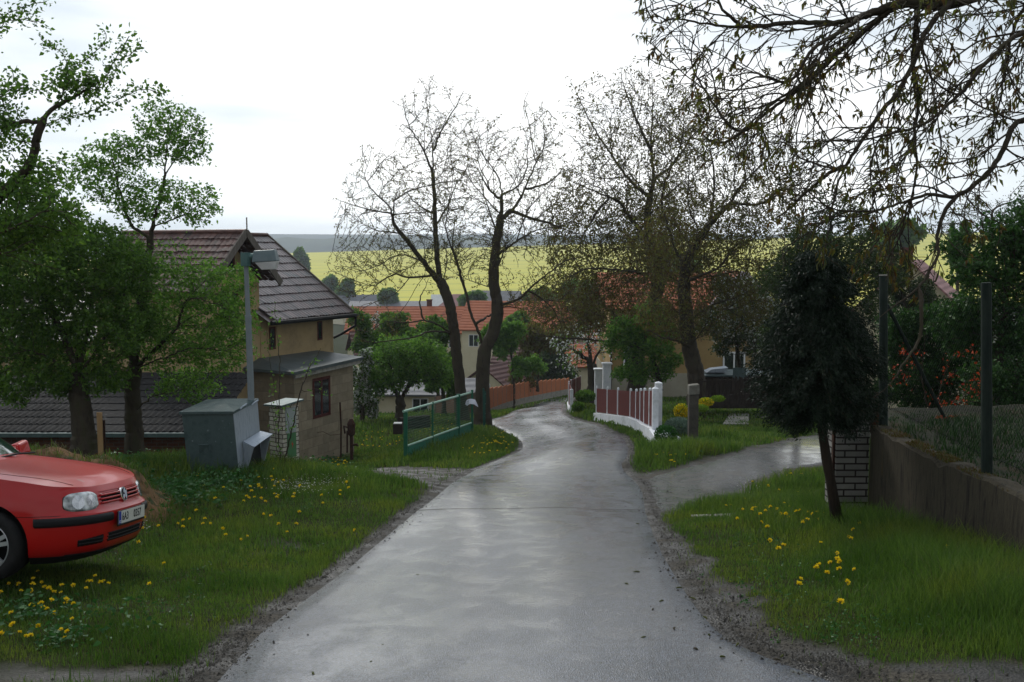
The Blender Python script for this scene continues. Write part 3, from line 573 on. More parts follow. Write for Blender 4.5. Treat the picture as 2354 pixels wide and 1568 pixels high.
def vhouse(name, loc, rz, w_, l_, h, rh, wm, rm, label, nwin=(3,2), storeys=1, over=.4, chim=1, cat='house', group=None, gable_axis='x', hip=0):
    """w_ along local x (the ridge direction), l_ along local y; ground at loc"""
    t = empty(name, loc, rz, label=label, cat=cat, group=group)
    a, b = w_/2, l_/2
    m_ = MB(); m_.box(-a, a, -b, b, -3, h)
    m_.add([(-a,-b,h),(-a,b,h),(-a,0,h+rh-.1),(a,-b,h),(a,b,h),(a,0,h+rh-.1)], [(0,2,1),(3,4,5),(0,3,5,2),(1,2,5,4)]); m_.build('wall', M[wm], t)
    r = MB(); A_, B_ = a+over, b+over; dz = rh*over/b; hx = hip*A_; th = .12
    top = [(-A_,-B_,h-dz),(A_,-B_,h-dz),(A_,B_,h-dz),(-A_,B_,h-dz),(-A_+hx,0,h+rh),(A_-hx,0,h+rh)]; lo = [(x, y, z-th) for x, y, z in top]
    r.add(top+lo, [(0,1,5,4),(2,3,4,5),(6,10,11,7),(8,11,10,9),(0,6,7,1),(2,8,9,3)]+([(1,2,5),(3,0,4)] if hip else [(1,7,11,5),(5,11,8,2),(3,9,10,4),(4,10,6,0)]))
    ro = r.build('roof', M[rm], t)
    if chim:
        c = MB(); c.box(-.3, .3, -.3, .3, 0, 1.3); c.box(-.36, .36, -.36, .36, 1.3, 1.42); co = c.build('chimney', M['redbrick'], ro); co.location = (a*.35, b*.2, h+rh*.75)
    def win(x, y, z, ww, hh, side):
        f = MB(); g = MB()
        if side in 'sn':
            s_ = -1 if side == 's' else 1
            for q in ((-ww/2,ww/2,-.06,0),(-ww/2,ww/2,hh,hh+.06),(-ww/2,-ww/2+.07,0,hh),(ww/2-.07,ww/2,0,hh),(-.03,.03,0,hh)): f.box(x+q[0], x+q[1], y+min(0,s_*.05), y+max(0,s_*.05), z+q[2], z+q[3])
            g.box(x-ww/2+.07, x+ww/2-.07, y+min(0,s_*.02), y+max(0,s_*.02), z, z+hh)
        else:
            s_ = -1 if side == 'w' else 1
            for q in ((-ww/2,ww/2,-.06,0),(-ww/2,ww/2,hh,hh+.06),(-ww/2,-ww/2+.07,0,hh),(ww/2-.07,ww/2,0,hh),(-.03,.03,0,hh)): f.box(x+min(0,s_*.05), x+max(0,s_*.05), y+q[0], y+q[1], z+q[2], z+q[3])
            g.box(x+min(0,s_*.02), x+max(0,s_*.02), y-ww/2+.07, y+ww/2-.07, z, z+hh)
        fo = f.build('window', M['frame_white'], t); g.build('pane', M['glass_dark'], fo)
    sh = h/storeys
    for s_ in range(storeys):
        for i in range(nwin[0]): win(-a+w_*(i+.5)/nwin[0], -b, sh*s_+sh*.35, 1.1, 1.2, 's')
        for i in range(nwin[1]):
            for sd, xx in (('w', -a), ('e', a)): win(xx, -b+l_*(i+.5)/nwin[1], sh*s_+sh*.35, 1.1, 1.2, sd)
    return t
def at(u, v, d, dz=0):
    p = P(u, v, d); p.z += dz; return p
# the long orange roofs: ridge y~703..705 (px), eave ~735-750
def vh(name, u, vr, d, w_, l_, h, rh, rz, wm, rm, label, **k):
    p = P(u, vr, d); return vhouse(name, (p.x, d, p.z-h-rh), rz, w_, l_, h, rh, wm, rm, label, **k)
vh('long_house', 940, 704, 118, 13.5, 8, 2.9, 2.6, R(1), 'cream', 'roof_orange', 'long low house with bright orange roof, just right of the beige house', nwin=(5,1))
vh('long_house', 1185, 692, 112, 10.5, 8, 3.2, 2.7, R(-11), 'cream', 'roof_orange', 'orange roofed house seen between the two forked walnut trunks', nwin=(4,1))
vh('long_house', 1330, 716, 104, 12.5, 9, 3.1, 2.8, R(-7), 'white_wall', 'roof_orange', 'orange roofed house behind the brown leaved branches above the lane end', nwin=(4,2))
vh('village_house', 1255, 775, 98, 9, 6, 2.6, 2.0, R(-12), 'cream', 'roof_brown', 'dark brown roofed house far above the terracotta fence', nwin=(2,2))
vh('village_house', 1138, 836, 84, 3.4, 3.4, 2.4, 1.2, R(60), 'cream', 'roof_brown', 'small cream hut just above the start of the terracotta fence', nwin=(1,1), chim=0)
vh('shed', 873, 760, 78, 4, 3.6, 2.2, 1.3, R(18), 'cream', 'roof_brown', 'little shed with a dark red roof below the long orange roof', nwin=(1,1), chim=0, cat='shed')
vh('village_house', 975, 868, 68, 7.5, 4, 2.6, .7, R(-3), 'cream', 'roof_grey', 'cream shed wall glimpsed under the orchard trees', nwin=(1,1), chim=0, cat='shed')
vh('village_house', 820, 678, 330, 16, 12, 4, 5, R(35), 'cream', 'roof_grey', 'cream house with grey gabled roof at the foot of the yellow field', nwin=(3,2), chim=1)
vh('village_house', 855, 684, 345, 10, 9, 4.5, 3, R(60), 'cream', 'roof_grey', 'pale yellow house beside the grey gabled one below the yellow field', nwin=(2,2), chim=0)
vh('village_house', 1050, 676, 250, 13, 11, 3.5, 4.2, R(4), 'white_wall', 'roof_pink', 'house with pinkish pyramid roof behind the long orange roof', nwin=(3,2), hip=.85, chim=0)
vh('village_house', 1140, 668, 230, 11, 9, 3.6, 3.6, R(-15), 'white_wall', 'roof_grey', 'grey roofed house above the orange roofs, below the yellow field', nwin=(3,2), chim=0)
vh('village_house', 960, 692, 300, 40, 10, 4, 2, R(2), 'white_wall', 'roof_grey', 'long grey hall along the bottom edge of the yellow field', nwin=(8,1), chim=0, cat='hall')
# beige garden house on the right
hb = P(1405, 640, 56)
bh_ = empty('house', P(1530, 896, 58), label='ochre and cream house with orange roof behind the maroon fence', cat='house')
def hq(mb, name, m_, par=None, **k):
    o = mb.build(name, m_, None, **k); o.parent = par or bh_
    if par is None: o.matrix_parent_inverse = Matrix.Translation(-bh_.location)
    return o
xL = P(1403, 800, 56).x; xR = P(1780, 800, 56).x; zB = P(1500, 896, 56).z; zPl = P(1500, 858, 56).z; zEv = P(1500, 700, 56).z; yf = 56.
M['ochre'] = mat('ochre', [(.30,.20,.08),(.36,.25,.11)], .95, 1, bump=.15, bscale=20); M['plinth'] = mat('plinth', [(.30,.27,.20),(.36,.33,.25)], .95, 1, bump=.15, bscale=20)
w = MB(); w.box(xL, xR, yf, yf+9, zPl, zEv)
zr = P(1690, 598, 56).z
xm = (xL+xR)/2; hq(w, 'wall', M['ochre'])
w = MB(); w.box(xL-.04, xR+.04, yf-.05, yf+9.05, zB-2, zPl); hq(w, 'plinth', M['plinth'])
w = MB(); ov = .5
tiled(w, (xL-ov, yf-.6, zEv-.25), (xR-2.4, yf-.6, zEv-.25), (xR-2.4, yf+4.5, zEv+1.7), (xL-ov, yf+4.5, zEv+1.7), 12, 34)
w.add([(xL-ov, yf+4.5, zEv+1.7),(xR-2.4, yf+4.5, zEv+1.7),(xR-2.4, yf+9.6, zEv-.25),(xL-ov, yf+9.6, zEv-.25)], [(0,1,2,3)])
hq(w, 'roof', M['roof_orange'])
w = MB(); gx = xR-1.9; gw = 1.9                    # gable towards us on the right
w.add([(gx-gw, yf-.3, zEv-.2),(gx+gw, yf-.3, zEv-.2),(gx, yf-.3, zEv+1.72),(gx-gw, yf, zEv-.2),(gx+gw, yf, zEv-.2),(gx, yf, zEv+1.72)], [(0,1,2),(5,4,3)])
hq(w, 'gable', M['ochre'])
M['pale_board'] = mat('pale_board', [(.38,.33,.34),(.5,.44,.46)], .7, 4)
for s_ in (-1, 1):
    w = MB(); w.bar((gx+s_*(gw+.5), yf-.45, zEv-.7), (gx+s_*.03, yf-.45, zEv+1.80), .1, .28); hq(w, 'barge_board', M['pale_board'])
w = MB()
for s_ in (-1, 1):
    a_, b_ = (gx+s_*(gw+.5), -.66), (gx, 1.86)
    w.add([(a_[0], yf-.5, zEv+a_[1]), (b_[0], yf-.5, zEv+b_[1]), (b_[0], yf+5, zEv+b_[1]), (a_[0], yf+5, zEv+a_[1])], [(0,1,2,3)])
hq(w, 'roof', M['roof_orange'], label='gable roof on the right end of the ochre house')
for (u0, v0, u1, v1) in ((1432, 800, 1458, 852), (1660, 812, 1712, 858), (1675, 712, 1708, 758)):
    a_, b_ = P(u0, v1, yf), P(u1, v0, yf); f = MB(); g = MB(); fw = .09
    f.box(a_.x, b_.x, yf-.10, yf-.05, a_.z-.1, a_.z); f.box(a_.x, b_.x, yf-.10, yf-.05, b_.z, b_.z+fw)
    for xx in (a_.x, (a_.x+b_.x-fw)/2, b_.x-fw): f.box(xx, xx+fw, yf-.10, yf-.05, a_.z, b_.z)
    g.box(a_.x+.02, b_.x-.02, yf-.08, yf-.06, a_.z, b_.z)
    fo = hq(f, 'window', M['frame_white']); go = g.build('pane', M['glass_dark'], fo)
w = MB(); p_ = P(1404, 860, 55.7); w.tube([(xL+.02, yf-.12, zEv-.3), (xL+.02, yf-.12, zB)], .06, 6); hq(w, 'downpipe', M['rust'])
vh('village_house', 2105, 597, 60, 5.5, 6, 4, 2.8, R(62), 'cream', 'roof_pink', 'house with faded pink roof above the wire mesh fence', nwin=(1,1))
vh('village_house', 1350, 790, 95, 9, 6, 3.2, 1.6, R(8), 'cream', 'roof_orange', 'pale cream house wall behind the white blossoming tree at the lane end', nwin=(2,1))
# ================================================================== street furniture and fences
# --- grit bin
gb = P(490, 1096, 15); gbz = gb.z
def grit():
    c = P(545, 1093, 15.6); rz = R(-12)         # front-right bottom corner
    t = empty('grit_bin', (c.x, c.y, c.z), rz, label='grey galvanised metal grit bin with scoop opening standing in the grass', cat='grit bin')
    # local frame: x along the long front (to -1.0), y into depth; the scoop side faces +x
    Lf, Dp, Hh = .92, .80, 1.03
    b = MB()
    P0 = [(-Lf+.08, 0, -.1), (-.02+.06, 0, -.1), (-.02+.06, Dp, -.1), (-Lf+.08, Dp, -.1)]
    P1 = [(-Lf, -.03, Hh-.07), (-.03, -.03, Hh-.03), (-.03, Dp, Hh+.05), (-Lf, Dp, Hh-.0)]
    b.hexa(P0+P1)
    b.build('body', M['galv'], t)
    s = MB(); s.hexa([(.042, 0, -.1), (.052, 0, -.1), (.052, Dp, -.1), (.042, Dp, -.1), (-.028, -.032, Hh-.03), (-.018, -.032, Hh-.03), (-.018, Dp, Hh+.05), (-.028, Dp, Hh+.05)]); s.build('side_panel', M['galv_light'], t, label='pale side panel above the scoop opening')
    l_ = MB(); l_.hexa([(-Lf-.03, -.06, Hh-.07), (0, -.06, Hh-.03), (0, Dp+.02, Hh+.05), (-Lf-.03, Dp+.02, Hh+.0), (-Lf-.03, -.06, Hh-.03), (0, -.06, Hh+.01), (-.02, Dp+.02, Hh+.09), (-Lf-.03, Dp+.02, Hh+.04)])
    l_.add([(-Lf-.03, -.06, Hh-.03), (0, -.06, Hh+.01), (0, Dp+.02, Hh+.09), (-Lf-.03, Dp+.02, Hh+.04), (-Lf*.5, Dp*.6, Hh+.12)], [(0,1,4),(1,2,4),(2,3,4),(3,0,4)])
    lo = l_.build('lid', M['galv'], t)
    h = MB()
    for yy in (.12, .52): h.tube([(.02, yy, Hh+.02), (.04, yy+.04, Hh+.055), (.035, yy+.18, Hh+.075), (.01, yy+.22, Hh+.05)], .014, 6)
    h.build('hinge', M['galv_light'], lo)
    sc = MB(); x0 = .03
    sc.add([(x0,.17,.50),(x0,.78,.56),(x0+.20,.80,.52),(x0+.20,.14,.43), (x0,.17,.52),(x0,.78,.58),(x0+.21,.81,.535),(x0+.21,.13,.445)], [(3,2,1,0),(4,5,6,7),(0,1,5,4),(1,2,6,5),(2,3,7,6),(3,0,4,7)])
    sc.hexa([(x0+.02,.17,.02),(x0+.05,.17,.02),(x0+.05,.19,.02),(x0+.02,.19,.02),(x0-.0,.15,.50),(x0+.19,.15,.44),(x0+.19,.17,.44),(x0-.0,.17,.50)])
    sc.hexa([(x0+.02,.76,.02),(x0+.05,.76,.02),(x0+.05,.78,.02),(x0+.02,.78,.02),(x0-.0,.77,.55),(x0+.18,.78,.51),(x0+.18,.80,.51),(x0-.0,.79,.55)])
    sc.build('scoop_hood', M['galv_light'], t)
    o = MB(); o.add([(x0+.022,.19,.03),(x0+.022,.76,.03),(x0-.008,.76,.53),(x0-.008,.19,.49)], [(0,1,2,3)]); o.build('opening', M['black'], t)
    h = MB(); h.tube([(-.62,-.03,.36),(-.62,-.055,.36),(-.62,-.055,.48),(-.44,-.055,.49),(-.44,-.055,.37),(-.44,-.03,.37)], .012, 6); h.build('handle', M['galv'], t)
    return t
grit()
# --- street lamp
def lamp():
    b = P(577, 930, 16.3); b.z = G(b.x, b.y); zt = P(577, 592, 16.3).z
    t = empty('street_lamp', b, label='grey street lamp with one short arm standing behind the grit bin', cat='street lamp'); zt -= b.z; zm = P(577, 732, 16.3).z-b.z
    M['lamp_grey'] = mat('lamp_grey', [(.17,.20,.21),(.22,.25,.26)], .55, 3, bump=.05)
    m_ = MB(); m_.tube([(0,0,-.3),(0,0,1.5),(-.012,0,zm)], [.056,.053,.048], 14); m_.tube([(-.012,0,zm-.04),(-.013,0,zm+.05)], .053, 14); m_.tube([(-.013,0,zm),(-.03,0,zt)], [.040,.036], 14); m_.build('pole', M['lamp_grey'], t, smooth=False)
    m_ = MB(); m_.tube([(.0,.03,1.62),(.0,.03,1.9)], .052, 8); 
    m_ = MB(); m_.tube([(-.03,0,zt-.14),(-.03,0,zt+.08)], .085, 12); m_.tube([(-.03,0,zt+.01),(.14,0,zt+.02)], .06, 10); m_.build('elbow', mat('lamp_elbow', [(.06,.13,.12),(.09,.16,.15)], .5, 5), t)
    hd = MB(); hd.hexa([(.09,-.12,zt-.08),(.50,-.13,zt-.06),(.50,.13,zt-.06),(.09,.12,zt-.08),(.12,-.08,zt+.11),(.46,-.09,zt+.13),(.46,.09,zt+.13),(.12,.08,zt+.11)]); ho = hd.build('lamp_head', mat('lamp_head', [(.10,.14,.15),(.15,.19,.20)], .4, 5), t, bevel=.015)
    g = MB(); g.hexa([(.24,-.07,zt-.20),(.46,-.08,zt-.19),(.46,.08,zt-.19),(.24,.07,zt-.20),(.14,-.11,zt-.083),(.49,-.12,zt-.063),(.49,.12,zt-.063),(.14,.11,zt-.083)]); gm = mat('lamp_glass', [(.75,.76,.77),(.95,.95,.95)], .15, 9, trans=.6, spec=.5); g.build('lamp_glass', gm, ho, bevel=.01)
lamp()
# --- white brick meter pillar
M['white_brick'] = blockmat('white_brick', (.42,.39,.32), (.54,.50,.42), (.10,.08,.065), .25, .0755, .008, (.75,.66,0), .6, .05)
def meter():
    c = P(651, 1078, 17.2)
    t = empty('meter_pillar', (c.x, c.y, c.z), R(-35), label='white brick meter pillar with a grey and a green metal door', cat='meter pillar')
    m_ = MB(); m_.box(-.34, 0, 0, .38, -.3, 1.08); o = m_.build('brick_body', M['white_brick'], t)
    # local: the door face is +x... rotated below so it faces the lane
    m_ = MB(); m_.hexa([(-.40,-.07,1.09),(.07,-.07,1.11),(.07,.45,1.16),(-.40,.45,1.14),(-.40,-.07,1.12),(.07,-.07,1.14),(.07,.45,1.19),(-.40,.45,1.17)]); m_.build('cap', M['galv'], t)
    m_ = MB(); m_.box(.001, .012, .07, .31, .62, 1.06); m_.build('door', mat('door_grey', [(.26,.29,.28),(.32,.35,.34)], .5, 3), t, label='pale grey upper door')
    m_ = MB(); m_.box(.001, .016, .10, .30, .18, .61); go = m_.build('door', mat('door_green', [(.06,.16,.07),(.085,.20,.09)], .5, 3), t, label='green lower door with a small red flash')
    m_ = MB(); m_.add([(.019,.205,.47),(.019,.185,.40),(.019,.21,.41),(.019,.198,.33),(.019,.23,.425),(.019,.208,.415)], [(0,1,2),(3,4,5)]); m_.build('warning_flash', mat('flash_red', (.5,.03,.02), .5), go)
meter()
# --- two posts left of the trees
def plank(u, v0, v1, d, w_, h_, m_, name, label, cat='post', lean=0, **k):
    p = P(u, v0, d); q = P(u, v1, d); t = MB(); t.hexa([(-w_/2,-h_/2,-.2),(w_/2,-h_/2,-.2),(w_/2,h_/2,-.2),(-w_/2,h_/2,-.2),(-w_/2+lean,-h_/2,q.z-p.z),(w_/2+lean,-h_/2,q.z-p.z-.02),(w_/2+lean,h_/2,q.z-p.z),(-w_/2+lean,h_/2,q.z-p.z)])
    o = t.build(name, m_, None, label=label, cat=cat, **k); o.location = p; return o
plank(231, 1020, 948, 16.5, .085, .03, M['wood_new'], 'wooden_stake', 'pale wooden stake standing between the two left tree trunks')
plank(240, 1024, 966, 16.55, .04, .03, M['rust'], 'wooden_stake', 'thin reddish stake leaning against the pale wooden stake')
# --- rusty things by the annex
p = P(783, 1035, 27); q = P(783, 925, 27); m_ = MB(); m_.tube([(0,0,-.2),(0.02,0,(q.z-p.z)*.5),(0,0,q.z-p.z)], .025, 6); m_.tube([(0,0,.45),(-.3,.1,.40),(-.5,.1,.5),(-.66,.1,.47)], .006, 4)
o = m_.build('fence_post', M['rust'], None, label='thin rusty iron post in front of the block annex wall', cat='post'); o.location = p
p = P(808, 1040, 26.6); t = empty('water_pump', p, label='rusty old hand pump at the far corner of the block annex', cat='pump')
m_ = MB(); m_.tube([(0,0,-.2),(0,0,.62)], .045, 8); m_.tube([(-.12,0,.0),(-.11,0,.6)], .025, 6); m_.build('pipe', M['rust'], t)
m_ = MB(); m_.lathe([(.05,.45),(.10,.5),(.11,.78),(.08,.86),(.04,.92)], 10); m_.build('pump_head', M['rust'], t)
m_ = MB(); m_.tube([(-.02,0,.66),(-.2,0,.72),(-.17,0,.52)], .03, 6); m_.build('handle', M['rust'], t); m_ = MB(); m_.tube([(.02,0,.2),(.14,0,.22),(.17,0,.17)], .035, 6); m_.build('spout', M['rust'], t)
# --- green gate
def gate():
    a = P(930, 1050, 27); b = P(1083, 1010, 33.5); t = empty('gate', a, label='long green metal gate with wire mesh above sheet panels beside the lane', cat='gate')
    T = lambda u, v, d: P(u, v, d)-a
    def dd(u):      # depth along the gate line for picture column u
        k = ((u-CX)/F); # x = k*y/cos.. solve on the line a..b
        s_ = np.linspace(0, 1, 400); X = a.x+(b.x-a.x)*s_; Y = a.y+(b.y-a.y)*s_; uu = CX+F*X/(Y*cp+ (4.3)*sp); return float(Y[np.argmin(abs(uu-u))])
    top = ((930, 945), (1083, 902)); mid = ((935, 1025), (1083, 972)); low = ((935, 1048), (1083, 1012))
    def Lp(line, s_): u = line[0][0]+(line[1][0]-line[0][0])*s_; v = line[0][1]+(line[1][1]-line[0][1])*s_; return T(u, v, dd(u))
    m_ = MB(); m_.tube([Lp(top, -.02), Lp(top, 1)], .035, 8); m_.build('top_rail', M['green_light'], t)
    m_ = MB(); m_.tube([Lp(mid, 0), Lp(mid, 1)], .032, 8); m_.build('mid_rail', M['green_light'], t)
    for u, v0, v1, w_ in ((932, 947, 1052, .11), (994, 924, 1030, .06), (1053, 906, 1012, .12), (1085, 896, 1005, .08)):
        m_ = MB(); m_.bar(T(u, v1, dd(u))-Vector((0,0,.3)), T(u, v0, dd(u)), w_, .08); m_.build('post', M['green_paint'], t)
    m_ = MB(); q0, q1 = Lp(mid, .02), Lp(mid, .99); r0_, r1 = Lp(low, .02), Lp(low, .99); r0_.z -= .25; r1.z -= .25; n_ = Vector((q1.y-q0.y, -(q1.x-q0.x), 0)).normalized()*.01
    m_.hexa([r0_-n_, r1-n_, r1+n_, r0_+n_, q0-n_, q1-n_, q1+n_, q0+n_]); m_.build('sheet_panel', mat('gate_sheet', [(.03,.15,.10),(.05,.20,.14)], .45, 2, bump=.1), t)
    for f in (.66,):
        m_ = MB(); x0 = Lp(mid, f); x1 = Lp(low, f); m_.bar(x1-Vector((0,0,.2)), x0, .03); m_.build('seam', M['green_paint'], t)
    m_ = MB(); NN = 90
    for i in range(NN):
        s0 = .01+.98*i/NN; p0, p1 = Lp(top, s0), Lp(mid, s0); m_.bar(p1, p0, .005)
        s1 = min(.99, s0+.0)
    for i in range(14):
        k = i/13; m_.bar(Lp(top, .01).lerp(Lp(mid, .01), k*.92+.05), Lp(top, .99).lerp(Lp(mid, .99), k*.92+.05), .005)
    m_.build('wire_mesh', mat('wire_green', (.05,.12,.08), .5), t)
gate()
p = P(1083, 925, 33.3); m_ = MB(); rr = random.Random(3)
m_.add([(-.18,-.02,.05),(-.10,-.05,.12),(.02,-.05,.13),(.14,-.06,.10),(.20,-.04,-.05),(.24,-.04,-.16),(.10,-.08,-.06),(-.04,-.08,-.04),(-.14,-.08,-.10),(-.2,-.05,-.06),(0,.05,.02)], [(0,1,7),(1,2,7),(2,6,7),(2,3,6),(3,4,6),(4,5,6),(0,7,8),(0,8,9),(0,10,1),(1,10,2),(2,10,3),(3,10,4),(4,10,5),(0,9,10)])
o = m_.build('cloth', mat('rag_white', [(.5,.5,.56),(.72,.72,.78)], .8, 4), None, smooth=True, label='white rag caught on the right end of the green gate', cat='rag'); o.location = p
# --- dark green mesh fence standing on edge right of the gate
def teal():
    a = P(1111, 985, 36.5); t = empty('wire_fence', a, label='short piece of dark green fencing right of the green gate', cat='fence'); T = lambda u, v, d: P(u, v, d)-a
    for u, v, d in ((1111, 893, 36.5), (1123, 886, 40)):
        m_ = MB(); m_.tube([T(u+1, 985, d), T(u, v, d)], .035, 8); m_.build('post', M['teal_dark'], t)
    for k in range(9):
        f = k/8; m_ = MB() if k == 0 else m_; m_.bar(T(1112+f*11, 983, 36.5+3.4*f), T(1112+f*11, 900-6*f, 36.5+3.4*f), .035, .01)
    for f in (.1,.35,.6,.85): m_.bar(T(1111, 985, 36.5).lerp(T(1111, 893, 36.5), f), T(1124, 975, 40).lerp(T(1123, 890, 40), f), .03)
    m_.build('mesh', M['teal_dark'], t)
teal()
# --- terracotta board fence
def tfence():
    us = np.linspace(1122, 1307, 19); a = P(1122, 950, 60)
    t = empty('board_fence', a, label='terracotta board fence with pale posts along the far left edge of the lane', cat='fence')
    def D(u): return 58+(u-1122)*(26/185)
    def base(u): return np.interp(u, [1122,1160,1200,1250,1307], [951,936,925,915,904])
    def top(u): return np.interp(u, [1122,1160,1200,1250,1307], [893,887,880,875,870])
    for i in range(18):
        u0, u1 = us[i], us[i+1]; m_ = MB(); d0, d1 = D(u0), D(u1)
        a0, a1 = P(u0, base(u0)-11, d0)-a, P(u1, base(u1)-11+1, d1)-a; b0, b1 = P(u0, top(u0)+2, d0)-a, P(u1, top(u1)-2.2, d1)-a
        n_ = Vector((.03, -.01, 0)); m_.hexa([a0-n_, a1-n_, a1+n_, a0+n_, b0-n_, b1-n_, b1+n_, b0+n_]); m_.build('panel', M['terracotta_board'], t)
    for i in range(19):
        u = us[i]; d = D(u); m_ = MB(); m_.bar(P(u, base(u)+3, d)-a, P(u, top(u)+1.5, d)-a, .085); m_.build('post', M['concrete'], t)
    m_ = MB()
    for i in range(18):
        u0, u1 = us[i], us[i+1]; a0, a1 = P(u0, base(u0)+3, D(u0))-a, P(u1, base(u1)+3, D(u1))-a; b0, b1 = P(u0, base(u0)-10.5, D(u0))-a, P(u1, base(u1)-10.5, D(u1))-a; n_ = Vector((.04,-.013,0)); m_.hexa([a0-n_,a1-n_,a1+n_,a0+n_,b0-n_,b1-n_,b1+n_,b0+n_])
    m_.build('footing', M['concrete'], t)
tfence()
# nearer stretch of the same kind seen through the gate
def tf2():
    a = P(1000, 955, 50); t = empty('board_fence', a, label='weathered brown board fence seen through the green gate mesh', cat='fence')
    pts = [(1000, 912, 955, 54), (1022, 908, 957, 52), (1045, 906, 960, 50), (1068, 905, 962, 48), (1092, 903, 962, 49), (1114, 898, 957, 54)]
    for i in range(len(pts)-1):
        u0, t0, b0, d0 = pts[i]; u1, t1, b1, d1 = pts[i+1]; m_ = MB(); n_ = Vector((.0,.02,0)); q = [P(u0+1, b0, d0)-a, P(u1-1, b1, d1)-a, P(u1-1, t1, d1)-a, P(u0+1, t0, d0)-a]
        m_.hexa([q[0]-n_, q[1]-n_, q[1]+n_, q[0]+n_, q[3]-n_, q[2]-n_, q[2]+n_, q[3]+n_]); m_.build('panel', mat('fence_brown', [(.11,.06,.035),(.15,.08,.05)], .9, 4) if i == 0 else bpy.data.materials['fence_brown'], t)
        m_ = MB(); m_.bar(P(u0, b0+2, d0)-a, P(u0, t0-2, d0)-a, .08); m_.build('post', M['concrete'], t)
tf2()
# --- timber trough / log pile in the orchard
def trough():
    a = P(905, 990, 31); t = empty('log_border', a, label='low border of dark logs in the orchard grass behind the green gate', cat='log border')
    for k in range(3):
        m_ = MB(); z = .08+.14*k; m_.tube([P(917, 990, 31.5)-a+Vector((0,0,z)), P(985, 983, 33)-a+Vector((0,0,z))], .075, 8); m_.build('log', M['wood_dark'], t)
    m_ = MB(); m_.box(-.02, .27, -.1, .2, -.1, .22); m_.build('stump', M['wood_dark'], t)
    m_ = MB(); m_.box(.0, .25, -.1, .15, .225, .25); m_.build('slab', M['white_wall'], t)
trough()
# --- maroon fence on a white wall, curved
def mfence():
    PB = [(1505,1026,25),(1493,1022,26.4),(1481,1018,28),(1472,1012,29.4),(1462,1006,31),(1449,1000,32.8),(1420,989,34.8),(1396,980,36.6),(1371,973,38.4)]
    TW = [986,980,975,968,964,959,955,952,949]     # wall top
    TP = [896,896,896,897,898,897,895,893,891]     # panel tops
    a = P(*PB[0]); t = empty('panel_fence', a, label='maroon panel fence with white posts on a curved white wall right of the lane', cat='fence')
    wb = MB(); n = len(PB)
    pts = [P(*p) for p in PB]; pts[0] = pts[0]+Vector((.25, -1.0, .02)); ext = P(1366, 971, 38.7); 
    Wt = [P(u, TW[i], d) for i, (u, v, d) in enumerate(PB)]
    for i in range(n-1):
        q0, q1 = P(*PB[i]), P(*PB[i+1]); w0, w1 = Wt[i], Wt[i+1]; dr = Vector(((q1-q0).y, -(q1-q0).x, 0)).normalized()*.13
        q0 = q0-Vector((0,0,.4)); q1 = q1-Vector((0,0,.4)); wb.hexa([q0-dr-a, q1-dr-a, q1+dr-a, q0+dr-a, Vector((q0.x,q0.y,w0.z))-dr-a, Vector((q1.x,q1.y,w1.z))-dr-a, Vector((q1.x,q1.y,w1.z))+dr-a, Vector((q0.x,q0.y,w0.z))+dr-a][:8])
    q0 = P(*PB[0]); wb.hexa([q0+Vector(v)-a for v in ((-.16,-.9,-.6),(.5,-.9,-.6),(.14,-.01,-.6),(-.16,-.01,-.6))]+[Vector((q0.x,q0.y,Wt[0].z))+Vector(v)-a for v in ((-.16,-.9,-.02),(.5,-.9,-.05),(.14,-.01,-.001),(-.16,-.01,-.001))])
    wb.build('base_wall', M['white_paint'], t)
    for i in range(n-1):
        u0, v0, d0 = PB[i]; u1, v1, d1 = PB[i+1]; p0, p1 = P(u0, TW[i], d0), P(u1, TW[i+1], d1); r0_, r1 = P(u0, TP[i]+2, d0), P(u1, TP[i+1]+2, d1); dr = Vector(((p1-p0).y, -(p1-p0).x, 0)).normalized()*.02
        m_ = MB(); up = Vector((0,0,.03)); g0 = p0.lerp(p1,.05); g1 = p0.lerp(p1,.95); h0 = r0_.lerp(r1,.05); h1 = r0_.lerp(r1,.95); m_.hexa([g0+up-dr-a, g1+up-dr-a, g1+up+dr-a, g0+up+dr-a, Vector((g0.x,g0.y,h0.z))-dr-a, Vector((g1.x,g1.y,h1.z))-dr-a, Vector((g1.x,g1.y,h1.z))+dr-a, Vector((g0.x,g0.y,h0.z))+dr-a]); m_.build('panel', M['maroon'], t)
    for i in range(n):
        u, v, d = PB[i]; w_ = .15 if i == 0 else .07; p0 = P(u, TW[i], d); zt = P(u, TP[i]-3, d).z; m_ = MB(); q = p0-a; h = zt-p0.z
        m_.box(q.x-w_/2, q.x+w_/2, q.y-w_/2, q.y+w_/2, q.z+.001, q.z+h); m_.add([(q.x-w_/2,q.y-w_/2,q.z+h),(q.x+w_/2,q.y-w_/2,q.z+h),(q.x+w_/2,q.y+w_/2,q.z+h),(q.x-w_/2,q.y+w_/2,q.z+h),(q.x,q.y,q.z+h+w_*.35)], [(0,1,4),(1,2,4),(2,3,4),(3,0,4)]); m_.build('post', M['white_paint'], t)
mfence()
def sqpost(u, v0, v1, d, w_, m_, name, label, cat='post', cap=0, **k):
    p = P(u, v0, d); h = P(u, v1, d).z-p.z; t = empty(name, p, label=label, cat=cat, **k); b = MB(); b.box(-w_/2, w_/2, -w_/2, w_/2, -.5, h); b.build('shaft', m_, t, bevel=.01)
    c = MB(); e_ = cap; c.box(-w_/2-e_, w_/2+e_, -w_/2-e_, w_/2+e_, h+.002, h+.06); c.add([(-w_/2-e_,-w_/2-e_,h+.06),(w_/2+e_,-w_/2-e_,h+.06),(w_/2+e_,w_/2+e_,h+.06),(-w_/2-e_,w_/2+e_,h+.06),(0,0,h+.10)], [(0,1,4),(1,2,4),(2,3,4),(3,0,4)]); c.build('cap', m_, t); return t
